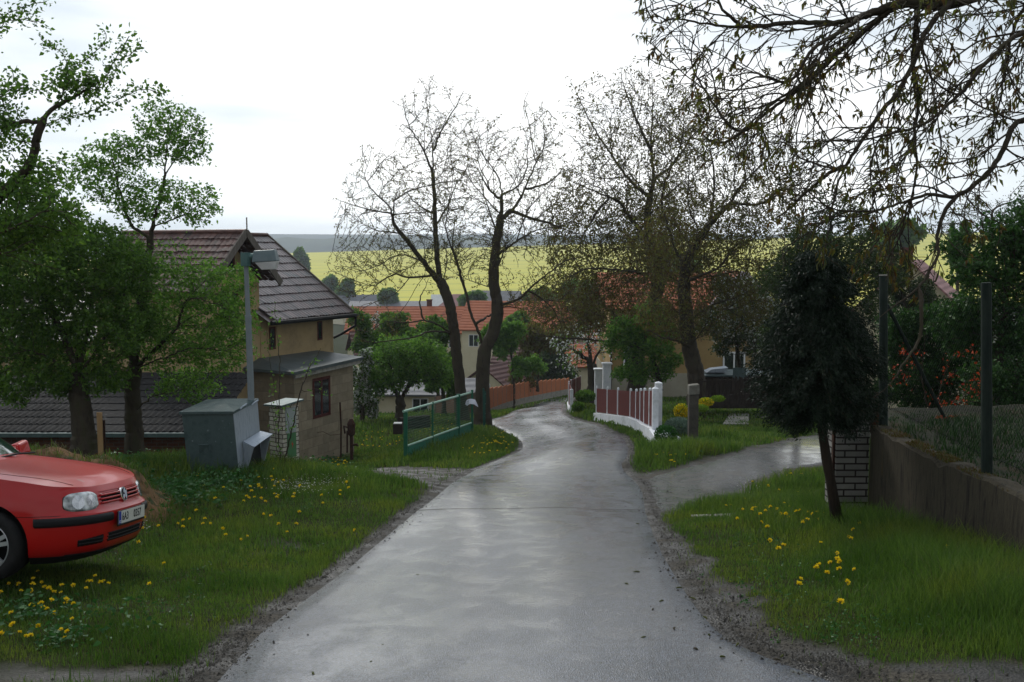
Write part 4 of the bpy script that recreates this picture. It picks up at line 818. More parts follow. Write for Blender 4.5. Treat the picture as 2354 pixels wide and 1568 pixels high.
sqpost(1512, 975, 885, 27, .19, M['white_paint'], 'gate_post', 'tall plain white square post just right of the maroon fence')
sqpost(1375, 905, 850, 47, .36, M['white_paint'], 'gate_pillar', 'lower white gate pillar with flat cap before the ochre house corner', cap=.05, cat='gate pillar')
sqpost(1394, 900, 837, 44.5, .36, M['white_paint'], 'gate_pillar', 'taller white gate pillar with flat cap before the ochre house corner', cap=.05, cat='gate pillar')
def mf2():
    PB = [(1313,956,44),(1308,946,48),(1307,938,52),(1312,930,56),(1322,922,60),(1334,914,64)]; TW = [938,930,925,918,913,905]; TP = [899,884,880,876,872,867]
    a = P(*PB[0]); t = empty('panel_fence', a, label='farther maroon fence on a white footing at the lane bend', cat='fence'); wb = MB()
    for i in range(len(PB)-1):
        q0, q1 = P(*PB[i])-a, P(*PB[i+1])-a; z0, z1 = P(PB[i][0], TW[i], PB[i][2]).z-a.z, P(PB[i+1][0], TW[i+1], PB[i+1][2]).z-a.z; z2, z3 = P(PB[i][0], TP[i], PB[i][2]).z-a.z, P(PB[i+1][0], TP[i+1], PB[i+1][2]).z-a.z
        dr = Vector(((q1-q0).y, -(q1-q0).x, 0)).normalized()*.1; V = lambda q, z, s_: Vector((q.x, q.y, z))+dr*s_
        wb.hexa([V(q0,q0.z-.4,-1),V(q1,q1.z-.4,-1),V(q1,q1.z-.4,1),V(q0,q0.z-.4,1),V(q0,z0,-1),V(q1,z1,-1),V(q1,z1,1),V(q0,z0,1)])
        m_ = MB(); m_.hexa([V(q0,z0+.02,-.2),V(q1,z1+.02,-.2),V(q1,z1+.02,.2),V(q0,z0+.02,.2),V(q0,z2+.06,-.2),V(q1,z3+.06,-.2),V(q1,z3+.06,.2),V(q0,z2+.06,.2)]); m_.build('panel', M['maroon'], t)
    wb.build('base_wall', M['white_paint'], t)
    for i in range(len(PB)):
        q = P(*PB[i])-a; zt = P(PB[i][0], TP[i]-3, PB[i][2]).z-a.z; w_ = .15 if i == 0 else .08; m_ = MB(); m_.box(q.x-w_/2, q.x+w_/2, q.y-w_/2, q.y+w_/2, q.z-.2, zt); m_.add([(q.x-w_/2,q.y-w_/2,zt),(q.x+w_/2,q.y-w_/2,zt),(q.x+w_/2,q.y+w_/2,zt),(q.x-w_/2,q.y+w_/2,zt),(q.x,q.y,zt+w_*.4)], [(0,1,4),(1,2,4),(2,3,4),(3,0,4)]); m_.build('post', M['white_paint'], t)
mf2()
m_ = MB(); a = P(1355, 905, 56); b = P(1395, 903, 54); q = b-a; m_.hexa([(0,-.1,-.5),(q.x,q.y-.1,-.5),(q.x,q.y+.1,-.5),(0,.1,-.5),(0,-.1,.9),(q.x,q.y-.1,.9),(q.x,q.y+.1,.9),(0,.1,.9)])
o = m_.build('garden_wall', M['concrete'], None, label='low grey garden wall behind the white gate pillars', cat='wall'); o.location = a
# --- old concrete post by the garden
def cpost():
    p = P(1592, 1002, 24); t = empty('concrete_post', p, label='weathered square concrete post with pale top standing in the verge', cat='post'); h = P(1592, 882, 24).z-p.z
    m_ = MB(); m_.hexa([(-.115,-.11,-.3),(.115,-.11,-.3),(.115,.11,-.3),(-.115,.11,-.3),(-.12,-.11,h*.78),(.11,-.11,h*.80),(.11,.11,h*.80),(-.12,.11,h*.78)]); m_.build('shaft', mat('post_grey', [(.05,.045,.038),(.09,.08,.065)], .95, 6, bump=.5, bscale=40), t, bevel=.012)
    m_ = MB(); m_.hexa([(-.135,-.13,h*.79),(.125,-.13,h*.81),(.125,.13,h*.81),(-.135,.13,h*.79),(-.13,-.13,h-.03),(.12,-.13,h),(.12,.13,h),(-.13,.13,h-.03)]); m_.build('cap', mat('post_cap', [(.09,.08,.065),(.20,.19,.16)], .95, 5, bump=.4), t, bevel=.02)
cpost()
# --- dark picket fence and covered pile in the garden
def picket():
    a = P(1605, 925, 34); b = P(1780, 915, 35); t = empty('picket_fence', a, label='dark leaning picket fence below the ochre house wall', cat='fence'); q = b-a; rr = random.Random(2)
    h = P(1605, 862, 34).z-a.z
    for k in range(26):
        f = k/25; x = q.x*f; y = q.y*f; z = q.z*f-.15; l_ = rr.uniform(-.06, .12); m_ = MB(); m_.hexa([(x-.035,y,z),(x+.035,y,z),(x+.035,y+.02,z),(x-.035,y+.02,z),(x-.035+l_,y,z+h+rr.uniform(-.04,.1)),(x+.035+l_,y,z+h),(x+.035+l_,y+.02,z+h),(x-.035+l_,y+.02,z+h)]); m_.build('picket', M['wood_dark'], t)
    for zf in (.2, .75): m_ = MB(); m_.bar(Vector((0,.04,h*zf)), Vector((q.x,q.y+.04,q.z+h*zf)), .06, .05); m_.build('rail', M['wood_dark'], t)
picket()
p = P(1675, 862, 37); t = empty('workbench', p, label='low dark shelter topped with grey sheets and boards behind the picket fence', cat='shelter')
m_ = MB(); m_.box(-1.15, 1.6, -.4, .5, -1.2, -.04); m_.build('body', M['wood_dark'], t); m_ = MB(); m_.hexa([(-1.25,-.55,0),(1.7,-.55,.03),(1.7,.6,.1),(-1.25,.6,.08),(-1.25,-.55,.05),(1.7,-.55,.08),(1.7,.6,.15),(-1.25,.6,.13)]); m_.build('top_sheet', M['galv'], t)
m_ = MB(); m_.hexa([(-.9,-.3,.13),(-.2,-.3,.13),(-.2,.2,.15),(-.9,.2,.15),(-.7,-.3,.24),(-.1,-.3,.30),(-.1,.2,.32),(-.7,.2,.25)]); m_.build('board', M['galv_light'], t)
m_ = MB(); m_.box(.02, .5, -.57, -.54, -.06, .34); m_.build('sheet', M['galv'], t)
# path slabs, stone edging
p = P(1687, 918, 35); 
m_ = MB(); c4 = [P(1662, 935, 32), P(1722, 935, 32), P(1722, 905, 36.5), P(1678, 905, 36.5)]; zz = [G(c.x, c.y)+.05 for c in c4]; m_.hexa([Vector((c.x,c.y,z-.3))-p for c, z in zip(c4, zz)]+[Vector((c.x,c.y,z))-p for c, z in zip(c4, zz)])
o = m_.build('garden_path', M['concrete'], None, kind='structure', label='pale concrete path beside the picket fence'); o.location = p
# --- brick gate pillar at the right
M['pillar_brick'] = blockmat('pillar_brick', (.20,.19,.175), (.26,.25,.225), (.03,.022,.02), .262, .0775, .010, (1,.6,0), .6, .08)
def bpillar():
    c = P(1962, 1200, 11.5); t = empty('brick_pillar', (c.x, c.y, c.z), label='pale brick gate pillar with a dark cap at the end of the stained concrete wall', cat='pillar')
    zt = P(1962, 948, 11.5).z-c.z; x0 = P(1923, 1000, 11.5).x-c.x; x1 = P(1999, 1000, 11.5).x-c.x
    m_ = MB(); m_.box(x0, x1, 0, .38, -.4, zt); m_.build('shaft', M['pillar_brick'], t)
    m_ = MB(); m_.box(x0-.035, x1+.04, -.04, .42, zt+.002, zt+.12); m_.build('cap', M['wood_dark'], t)
    m_ = MB(); m_.box(x0-.03, x0-.005, .03, .08, zt-.9, zt); m_.build('hinge_bar', M['rust'], t)
bpillar()
# --- stained retaining wall, runs towards us
WX = P(2002, 980, 11.45).x; WZ = -.43
def rwall():
    m_ = MB(); ysw = np.linspace(1.5, 11.47, 60); rr = random.Random(4); n = len(ysw); V = []; Fc = []
    for i, y in enumerate(ysw):
        zt = WZ+rr.uniform(-.015,.015)+.03*math.sin(y*1.7)+(-.05 if rr.random() < .12 else 0); zb = G(WX, y)-.4
        V += [(WX, y, zb), (WX+.0, y, zt-.03), (WX+.03, y, zt), (WX+.18, y, zt+rr.uniform(-.01,.01)), (WX+.20, y, zb)]
    for i in range(n-1):
        a = i*5
        for k in range(4): Fc.append((a+k+1, a+k, a+5+k, a+6+k))
    e_ = (n-1)*5; Fc.append((e_, e_+1, e_+2, e_+3, e_+4)); m_.add([(x-WX, y-8, z) for x, y, z in V], Fc)
    o = m_.build('retaining_wall', M['concrete_old'], None, smooth=False, label='dark stained concrete retaining wall running out of the picture on the right', cat='wall'); o.location = (WX, 8, 0)
rwall()
# terrace behind the wall
X_ = np.concatenate([np.linspace(WX+.19, WX+4, 60), np.linspace(WX+4.2, 26, 40)]); Y_ = np.linspace(0.5, 13.0, 130); XX, YY = np.meshgrid(X_, Y_); ZZ = -.50+.012*(XX-WX)+(fbm(XX*2, YY*2, 9)-.5)*.10+.04*sstep(12, 13, YY); nx = len(X_); i = (np.arange(len(Y_)-1)[:, None]*nx+np.arange(nx-1)[None]).ravel()
V = np.stack([XX.ravel(), YY.ravel(), ZZ.ravel()], 1)
link('garden_terrace', npmesh('garden_terrace', V, np.stack([i, i+1, i+nx+1, i+nx], 1), smooth=True), mat('soil', [(.010,.009,.006),(.016,.018,.008),(.030,.018,.008)], .95, 3, bump=.6, bscale=30), kind='structure', label='raised garden bed behind the stained wall')
def tz(x, y): return -.50+.012*(x-WX)+(float(fbm(np.array([x*2.]), np.array([y*2.]), 9)[0])-.5)*.10
# low beam wall at the back of the terrace
p = P(2050, 968, 12.9); m_ = MB(); m_.box(0, 16, -.08, .08, -.6, .14); o = m_.build('garden_wall', M['concrete_old'], None, label='low dark wall along the back of the raised garden bed', cat='wall'); o.location = p
# posts and mesh
M['post_green'] = mat('post_green', [(.010,.018,.014),(.022,.032,.024)], .8, 12, bump=.3, stretch=(1,1,.3))
def rfence():
    p1 = P(2031, 985, 11.45); p2 = P(2270, 1118, 9.0); a = p1.copy(); t = empty('mesh_fence', a, label='dark wire mesh fence with two thick posts on top of the stained wall', cat='fence')
    tops = [P(2030, 634, 11.45), P(2266, 650, 9.0)]
    for b, tp in ((p1, tops[0]), (p2, tops[1]), (Vector((p2.x+.02, 5.6, p2.z-.02)), Vector((tops[1].x+.02, 5.6, tops[1].z)))):
        m_ = MB(); m_.tube([b-a-Vector((0,0,.2)), tp-a], [.052,.045], 10); po = m_.build('post', M['post_green'], t)
    m_ = MB(); m_.tube([tops[0]-a+Vector((0,0,.0)), tops[0]-a+Vector((0,0,.012))], .05, 10); m_.build('post_cap', M['concrete'], t)
    m_ = MB(); m_.tube([P(2038, 700, 11.5)-a, P(2178, 975, 12.4)-a], .022, 6); m_.build('brace', M['post_green'], t)
    # diamond mesh
    V, Q = [], []
    def wire(A, B, w_=.0013):
        A = np.array(A); B = np.array(B); d = B-A; d = d/np.linalg.norm(d); u = np.cross(d, [1, .2, 0]); u = u/np.linalg.norm(u)*w_; v = np.cross(d, u); v = v/np.linalg.norm(v)*w_
        b = len(V); V.extend([A+u, A-u/2+v, A-u/2-v, B+u, B-u/2+v, B-u/2-v]); Q.extend([(b, b+1, b+4, b+3), (b+1, b+2, b+5, b+4), (b+2, b, b+3, b+5)])
    def panel(Pa, Pb, za0, za1, zb0, zb1, cell=.05):
        Lh = math.hypot(Pb[0]-Pa[0], Pb[1]-Pa[1]); Hh = za1-za0; n_ = int((Lh+Hh)/cell)
        def pt(s, h): f = s/Lh; return (Pa[0]+(Pb[0]-Pa[0])*f, Pa[1]+(Pb[1]-Pa[1])*f, (za0+(zb0-za0)*f)+h)
        for k in range(n_):
            s0 = k*cell-Hh
            a0, b0 = max(0, s0), min(Lh, s0+Hh)
            if b0 > a0: wire(pt(a0, a0-s0), pt(b0, b0-s0)); wire(pt(a0, Hh-(a0-s0)), pt(b0, Hh-(b0-s0)))
        wire(pt(0, Hh), pt(Lh, Hh), .0025); wire(pt(0, .03), pt(Lh, .03), .0025)
    aa = np.array(a)
    zb = P(2050, 960, 11.45).z-a.z+.1; ztop = P(2050, 662, 11.45).z-a.z
    b2 = p2-a; panel((.05, 0), (b2.x-.02, b2.y), zb, ztop, zb-.08, ztop-.08); panel((b2.x+.03, b2.y), (b2.x+.05, 5.6-a.y), zb-.08, ztop-.08, zb-.1, ztop-.1)
    me = npmesh('mesh', np.array(V), Q); link('mesh', me, mat('wire_dark', (.006,.009,.008), .9, spec=.02), t)
rfence()
# short brown post beside the pillar
p = P(2010, 975, 11.75); m_ = MB(); m_.hexa([(-.07,-.03,-.1),(.06,-.03,-.1),(.06,.05,-.1),(-.07,.05,-.1),(-.09,-.03,.36),(.08,-.03,.38),(.08,.05,.38),(-.09,.05,.36)]); o = m_.build('wooden_stump', mat('stump_brown', [(.04,.014,.006),(.09,.03,.01)], .7, 5, stretch=(6,6,.5)), None, label='short reddish brown wooden post behind the brick pillar', cat='post'); o.location = p
# kerb stone in the right verge
p = onground(1640, 1193); m_ = MB(); m_.hexa([(-.28,-.03,-.05),(.30,.02,-.05),(.30,.12,-.05),(-.28,.05,-.05),(-.28,-.03,.03),(.30,.02,.02),(.30,.12,.03),(-.28,.05,.03)]); o = m_.build('kerb_stone', M['concrete'], None, label='flat pale stone lying in the right verge beside the side track mouth', cat='stone'); o.location = p
# --- earth mound
def mound():
    c = P(122, 1060, 12.6); nx, ny = 70, 50; X, Y = np.meshgrid(np.linspace(-3.4, 2.6, nx), np.linspace(-1.7, 2.2, ny))
    h = .70*np.exp(-((X-.05)/.75)**2-(Y/.75)**2)+.52*np.exp(-((X-.95)/.48)**2-((Y+.1)/.6)**2)+.62*np.exp(-((X+1.2)/.9)**2-(Y/.8)**2)+.25*np.exp(-((X+2.4)/.9)**2-(Y/.9)**2)
    n_ = (fbm(X*3.2+5, Y*3.2, 17, 5)-.5)*.34*(h > .03)*np.minimum(1, h*4)+(fbm(X*10, Y*10, 18, 3)-.5)*.12*np.minimum(1, h*4)
    Z = gbase(X+c.x, Y+c.y)-c.z+h*1.05+n_-.06; i = (np.arange(ny-1)[:, None]*nx+np.arange(nx-1)[None]).ravel()
    me = npmesh('earth_mound', np.stack([X.ravel(), Y.ravel(), Z.ravel()], 1), np.stack([i, i+1, i+nx+1, i+nx], 1), smooth=True)
    globals()['MOUND'] = V_ = np.stack([X.ravel()+c.x, Y.ravel()+c.y, Z.ravel()+c.z, h.ravel()], 1)
    o = link('earth_mound', me, mat('earth', [(.05,.030,.014),(.15,.085,.038),(.10,.062,.028)], .95, 3.5, bump=.9, bscale=22, spots=(5,.60,(.03,.038,.012))), label='mound of brown dug earth behind the red car', cat='earth mound'); o.location = c
mound()
# ================================================================== trees
def grow(chains, attr, D, di, dk, iters, rs, trop=(0,0,0), jit=.12, start=None, inert=None):
    """space colonisation from traced limbs. chains: lists of points (first starts at a root or on an earlier chain)"""
    pos, par = ([], []) if start is None else ([*start[0]], [*start[1]])
    if start is not None: chains = []
    for ch in chains:
        ch = [np.array(c, float) for c in ch]
        if not pos: pos.append(ch[0]); par.append(-1); cur = 0
        else:
            A_ = np.array(pos); k = int(np.argmin(((A_-ch[0])**2).sum(1))); cur = k
            if np.linalg.norm(A_[k]-ch[0]) > D*1.5: ch = [A_[k]]+ch
        sm = catmull(ch, 5); d_ = np.linalg.norm(np.diff(sm, axis=0), axis=1); s_ = np.concatenate([[0], np.cumsum(d_)]); nseg = max(1, int(round(s_[-1]/D)))
        ss = np.linspace(0, s_[-1], nseg+1)[1:]; qs = np.stack([np.interp(ss, s_, sm[:, j]) for j in range(3)], 1)
        for q in qs: pos.append(q+rs.normal(0, D*jit, 3)); par.append(cur); cur = len(pos)-1
    pos = np.array(pos); par = np.array(par); A_ = attr.copy()
    nd = np.full(len(A_), 1e9); ni = np.zeros(len(A_), int); new0 = 0; trop = np.array(trop)
    dn = pos-pos[np.maximum(par, 0)]; dn /= np.linalg.norm(dn, axis=1)[:, None]+1e-9
    uses = np.zeros(60000, int)
    for it in range(iters):
        NP = pos[new0:]
        for c in range(0, len(NP), 400):
            dd = np.sqrt(((A_[:, None]-NP[None, c:c+400])**2).sum(2)); j = dd.argmin(1); m = dd[np.arange(len(A_)), j]; b = m < nd; nd[b] = m[b]; ni[b] = j[b]+new0+c
        keep = nd > dk; A_, nd, ni = A_[keep], nd[keep], ni[keep]
        act = nd < di
        if not act.any():
            if len(A_) == 0 or di > 50: break
            di *= 1.5; new0 = len(pos); continue
        dirv = A_[act]-pos[ni[act]]; dirv /= np.linalg.norm(dirv, axis=1)[:, None]+1e-9
        bad = uses[ni] > 4
        if bad.any():
            k_ = ~bad; A_, nd, ni = A_[k_], nd[k_], ni[k_]; act = nd < di
            if not act.any(): new0 = len(pos); continue
            dirv = A_[act]-pos[ni[act]]; dirv /= np.linalg.norm(dirv, axis=1)[:, None]+1e-9
        u, inv = np.unique(ni[act], return_inverse=True); uses[u] += 1; S = np.zeros((len(u), 3)); np.add.at(S, inv, dirv)
        S /= np.linalg.norm(S, axis=1)[:, None]+1e-9; S += trop+dn[u]*(INERT if inert is None else inert)+rs.normal(0, .13, S.shape); S /= np.linalg.norm(S, axis=1)[:, None]+1e-9
        new0 = len(pos); pos = np.concatenate([pos, pos[u]+S*D]); par = np.concatenate([par, u]); dn = np.concatenate([dn, S])
        if len(pos) > 26000: break
    return pos, par
RQ = .95; INERT = 1.1
def ramify(chains, inenv, D, rs, lv, trop=(0,0,.1), skip=4, noise=.10, cen=None):
    """orderly forking from traced limbs; lv: per level (spacing, length, angle in degrees)"""
    pos, par, dr, rmn = [], [], [], [1.]; queue = []
    for ci, ch in enumerate(chains):
        ch = [np.array(c, float) for c in ch]
        if not pos: pos.append(ch[0]); par.append(-1); dr.append(np.array([0,0,1.])); cur = 0
        else:
            A_ = np.array(pos); k = int(np.argmin(((A_-ch[0])**2).sum(1))); cur = k
            if np.linalg.norm(A_[k]-ch[0]) > D*1.5: ch = [A_[k]]+ch
        sm = catmull(ch, 5); d_ = np.linalg.norm(np.diff(sm, axis=0), axis=1); s_ = np.concatenate([[0], np.cumsum(d_)]); nseg = max(1, int(round(s_[-1]/D)))
        ss = np.linspace(0, s_[-1], nseg+1)[1:]; qs = np.stack([np.interp(ss, s_, sm[:, j]) for j in range(3)], 1); last = rs.uniform(0, lv[0][0])
        for j, q in enumerate(qs):
            q = q+rs.normal(0, D*.08, 3); t_ = q-pos[cur]; t_ = t_/(np.linalg.norm(t_)+1e-9); pos.append(q); par.append(cur); dr.append(t_); cur = len(pos)-1; rmn.append(0 if ci == 0 else .20*(1-.75*ss[j]/s_[-1]))
            last += D; f = ss[j]/s_[-1]
            if inenv(q) and last > lv[0][0] and (ci > 0 or f > .45): last = rs.uniform(-.3, .3)*lv[0][0]; queue.append((cur, 0, lv[0][1]*(1.15-.45*f)*rs.uniform(.6, 1.2)))
        queue.append((cur, -1, lv[0][1]*.7))
    trop = np.array(trop, float); h = 0
    while h < len(queue):
        st, L_, ln = queue[h]; h += 1; n0 = max(2, int(ln/D)); t_ = dr[st]
        if L_ >= 0:
            an = R(lv[L_][2]*rs.uniform(.65, 1.3)); v = rs.normal(size=3)
            if cen is not None: v = v+(pos[st]-cen)/(np.linalg.norm(pos[st]-cen)+1e-9)*1.3
            v = v-t_*(v@t_); v /= np.linalg.norm(v)+1e-9; t_ = t_*math.cos(an)+v*math.sin(an)
        cur = st; nx_ = min(L_+1, len(lv)-1) if L_ >= 0 else 1; last = rs.uniform(0, .6)*lv[min(nx_, len(lv)-1)][0]; bend = rs.normal(0, noise*.5, 3)
        for k in range(n0):
            t_ = t_+rs.normal(0, noise, 3)+bend+trop*D*2; t_ /= np.linalg.norm(t_); q = pos[cur]+t_*D
            if not inenv(q) and rs.random() < .4: break
            pos.append(q); par.append(cur); dr.append(t_); cur = len(pos)-1; last += D
            if L_+1 < len(lv) and last > lv[nx_][0]: last = 0; queue.append((cur, nx_, lv[nx_][1]*(1.1-.7*k/n0)*rs.uniform(.6, 1.2)))
        if len(pos) > 120000: break
    return np.array(pos), np.array(par), np.array(rmn+[0.]*(len(pos)-len(rmn)))
def radii(par, r_tip, r_root, rq=None):
    n = len(par); tips = np.ones(n); kids = np.zeros(n, int)
    kids = np.bincount(par[1:], minlength=n); cl = [1. if k == 0 else 0. for k in kids.tolist()]; pr = par.tolist()
    for i in range(n-1, 0, -1): cl[pr[i]] += cl[i]
    cnt = np.array(cl)
    q = np.maximum(cnt-1, 0)/max(cnt[0]-1, 1); return r_tip+(r_root-r_tip)*q**(rq or RQ), kids, cnt
def order(pos, par):
    n = len(par); ch = [[] for _ in range(n)]
    for i in range(1, n): ch[par[i]].append(i)
    return ch
def woodmesh(name, pos, par, r, n=5, base_r=None):
    """one frustum per segment; the thickest child carries on its parent's ring"""
    idx = np.arange(1, len(par)); p = par[idx]; d = pos[idx]-pos[p]; L_ = np.linalg.norm(d, axis=1)[:, None]+1e-9; d = d/L_
    best = {}; rl = r.tolist(); pr = par.tolist()
    for i in range(1, len(pr)):
        q = pr[i]
        if q not in best or rl[i] > rl[best[q]]: best[q] = i
    nodedir = np.zeros_like(pos); nodedir[idx] = d; nodedir[0] = d[0]
    for q, i in best.items(): nodedir[q] += d[i-1]
    nodedir /= np.linalg.norm(nodedir, axis=1)[:, None]+1e-9
    main = np.array([best[pr[i]] == i for i in range(1, len(pr))])
    ref = np.array([.31, .77, .12]); ref /= np.linalg.norm(ref)
    def ring(c, t, rad):
        a = np.cross(t, ref); a /= np.linalg.norm(a, axis=1)[:, None]+1e-9; b = np.cross(a, t)
        th = np.arange(n)*2*PI/n; return c[:, None]+(a[:, None]*np.cos(th)[None, :, None]+b[:, None]*np.sin(th)[None, :, None])*rad[:, None, None]
    sd = np.where(main[:, None], nodedir[p], d); srr = np.where(main, r[p], np.minimum(r[idx]*1.25, r[p]))
    V = np.stack([ring(pos[p], sd, srr), ring(pos[idx], nodedir[idx], r[idx])], 1).reshape(-1, 3)
    b = (np.arange(len(idx))*2*n)[:, None]; j = np.arange(n)[None]; k = (j+1) % n
    Q = np.stack([b+j, b+k, b+n+k, b+n+j], 2).reshape(-1, 4)
    return npmesh(name, V, Q, smooth=True)
def leafmesh(name, c, axis_, L_, Wd, rs, fold=.25, droop=0., tri=False):
    """rhombic leaves: c base points, axis_ directions (n,3)"""
    n = len(c); ax = axis_/(np.linalg.norm(axis_, axis=1)[:, None]+1e-9); rv = rs.normal(size=(n, 3)); s = np.cross(ax, rv); s /= np.linalg.norm(s, axis=1)[:, None]+1e-9; nn_ = np.cross(s, ax)
    L_ = L_[:, None]; Wd = Wd[:, None]; mid = c+ax*L_*.45+nn_*Wd*fold*0; tip = c+ax*L_-np.array([0,0,1.])*L_*droop
    V = np.stack([c, mid+s*Wd*.5+nn_*Wd*fold, tip, mid-s*Wd*.5+nn_*Wd*fold], 1).reshape(-1, 3)
    b = np.arange(n)*4; T_ = np.concatenate([np.stack([b, b+1, b+2], 1), np.stack([b, b+2, b+3], 1)]); return npmesh(name, V, tris=T_)
def ell(E_, n, rs, d, shell=.0, zcut=None):
    """points inside ellipsoids given in pixels at depth d: (u, v, ru, rv[, rd in m, dd])"""
    vol = np.array([e_[2]*e_[3] for e_ in E_], float); vol /= vol.sum(); out_ = []
    for e_, w_ in zip(E_, vol):
        k = max(3, int(n*w_)); x = rs.normal(size=(k, 3)); x /= np.linalg.norm(x, axis=1)[:, None]; rr = (shell+(1-shell)*rs.random(k)**.45)[:, None]; x = x*rr
        dc = d+(e_[5] if len(e_) > 5 else 0); c = np.array(P(e_[0], e_[1], dc)); s = dc/F; rd = e_[4] if len(e_) > 4 else e_[2]*s*.9
        out_.append(c+x*np.array([e_[2]*s, rd, e_[3]*s]))
    return np.concatenate(out_)
def tree(name, label, cat, chains, E_, d, D, natt, r0, rtip, leaf, seed, nleaf=4, lsize=(.05,.03), spread=.08, bark='bark', di=None, dk=None, iters=140, trop=(0,0,.22), maxr=3.0, sides=5, group=None, minlev=0, leaf2=None, frac2=0, catk=0, droop=.3, leafbias=(0,0,0), thin=1., attr=None, jit=.12, extra=None, lowp=.25, zf=None, rq=None, lv=None, env=None, noise=.10, fill=None):
    rs = np.random.default_rng(seed)
    ch = [[(P(q[0], q[1], q[2] if len(q) > 2 else d)) for q in c] for c in chains]
    A_ = None if lv else (ell(E_, natt, rs, d) if attr is None else attr(rs))
    if lv:
        if env is None:
            s_ = d/F; Ec = [(np.array(P(e_[0], e_[1], d+(e_[5] if len(e_) > 5 else 0))), np.array([e_[2]*s_, (e_[4] if len(e_) > 4 else e_[2]*s_*.9), e_[3]*s_])*1.22) for e_ in E_]
            C0 = np.array([c[0] for c in Ec]); S0 = np.array([c[1] for c in Ec]); env = lambda q: bool(((((q-C0)/S0)**2).sum(1) < 1).any())
        cen = (C0.mean(0)-np.array([0,0,2.5])) if E_ is not None else None
        pos, par, rmn = ramify(ch, env, D, rs, lv, trop, noise=noise, cen=cen)
        if fill:
            A_ = ell(E_, natt, rs, d); gk = np.array([fbm(A_[:, 0]*.9, A_[:, 2]*.9+A_[:, 1]*.5, 7, 2)]).ravel(); A_ = A_[gk > fill[2]]
            pos, par = grow(ch, A_, D, fill[0], fill[1], 60, rs, (0,0,.15), start=(pos, par), inert=.7); rmn = np.concatenate([rmn, np.zeros(len(pos)-len(rmn))])
    else: pos, par = grow(ch, A_, D, di or D*9, dk or D*2.0, iters, rs, trop, jit)
    r, kids, cnt = radii(par, rtip, r0, rq)
    if lv: r = np.maximum(r, rmn*r0)
    # root flare
    base = pos[0].copy(); t = empty(name, base, label=label, cat=cat, group=group)
    hz = pos[:, 2]-base[2]; r = r*(1+.5*np.exp(-np.maximum(hz, 0)/(r0*2.2))*(cnt > cnt[0]*.5))
    big = r > rtip*2.2
    link('trunk', woodmesh('trunk', pos-base, par, r, sides if r0 < .1 else max(sides, 7)), M[bark], t)
    # leaves on thin wood
    cand = np.where((r < rtip*maxr) & (hz > .25*0))[0]; cand = cand[cand > 0]
    tipness = 1./cnt[cand]; keep = rs.random(len(cand)) < np.clip(tipness*1.6, lowp, 1)*thin*(1 if zf is None else np.interp(hz[cand], zf[0], zf[1])); cand = cand[keep]
    c = np.repeat(cand, nleaf); dr = pos[c]-pos[par[c]]; dr /= np.linalg.norm(dr, axis=1)[:, None]+1e-9
    cc = pos[c]-base+rs.normal(0, spread, (len(c), 3)); ax = dr*.6+rs.normal(0, .7, (len(c), 3))+np.array(leafbias)
    L_ = rs.uniform(.6, 1.3, len(c))*lsize[0]; W_ = L_*lsize[1]/lsize[0]*rs.uniform(.7, 1.2, len(c))
    if extra is not None:
        ec = ell(extra[0], extra[1], rs, d)-base; cc = np.concatenate([cc, ec]); ax = np.concatenate([ax, rs.normal(size=ec.shape)]); l2 = rs.uniform(.6, 1.3, len(ec))*lsize[0]; L_ = np.concatenate([L_, l2]); W_ = np.concatenate([W_, l2*lsize[1]/lsize[0]])
    if frac2:
        m = rs.random(len(cc)) < frac2
        link('crown', leafmesh('crown', cc[~m], ax[~m], L_[~m], W_[~m], rs, droop=droop), M[leaf], t)
        link('blossom' if leaf2 == 'blossom' else 'crown', leafmesh('crown', cc[m], ax[m], L_[m], W_[m], rs, droop=droop), M[leaf2], t)
    else: link('crown', leafmesh('crown', cc, ax, L_, W_, rs, droop=droop), M[leaf], t)
    if catk:
        k = rs.choice(cand, min(catk, len(cand)), replace=False); m_ = MB(); nk = 0
        for i in k:
            p_ = Vector(pos[i]-base); l_ = rs.uniform(.05, .09); q1 = p_+Vector((rs.normal(0,.012), rs.normal(0,.012), -l_*.5)); q2 = q1+Vector((rs.normal(0,.014), rs.normal(0,.014), -l_*.5)); nk += 1
            if nk <= 100: mc = MB(); mc.tube([p_, q1, q2], [.005,.0065,.004], 5); mc.build('catkin', M['catkin'], t)
            else: m_.tube([p_, q1, q2], [.005,.0065,.004], 5)
        m_.build('catkins', M['catkin'], t, kind='stuff')
    return t
LVW = [(.60, 3.0, 60), (.50, 1.5, 48)]
LVW2 = [(.60, 3.2, 65), (.50, 1.6, 50)]
def near_env(q):
    b = (q[1]*cp-(q[2]-CZ)*sp); u = CX+F*q[0]/b; v = CY-F*(q[1]*sp+(q[2]-CZ)*cp)/b
    return v < np.interp(u, [1450,1500,1600,1750,1900,2050,2200,2330,2600], [60,120,290,420,600,680,620,480,440]) and u > 1470 and q[1] > 4.5
g_w = 'bare walnut trees just coming into leaf beside the lane'
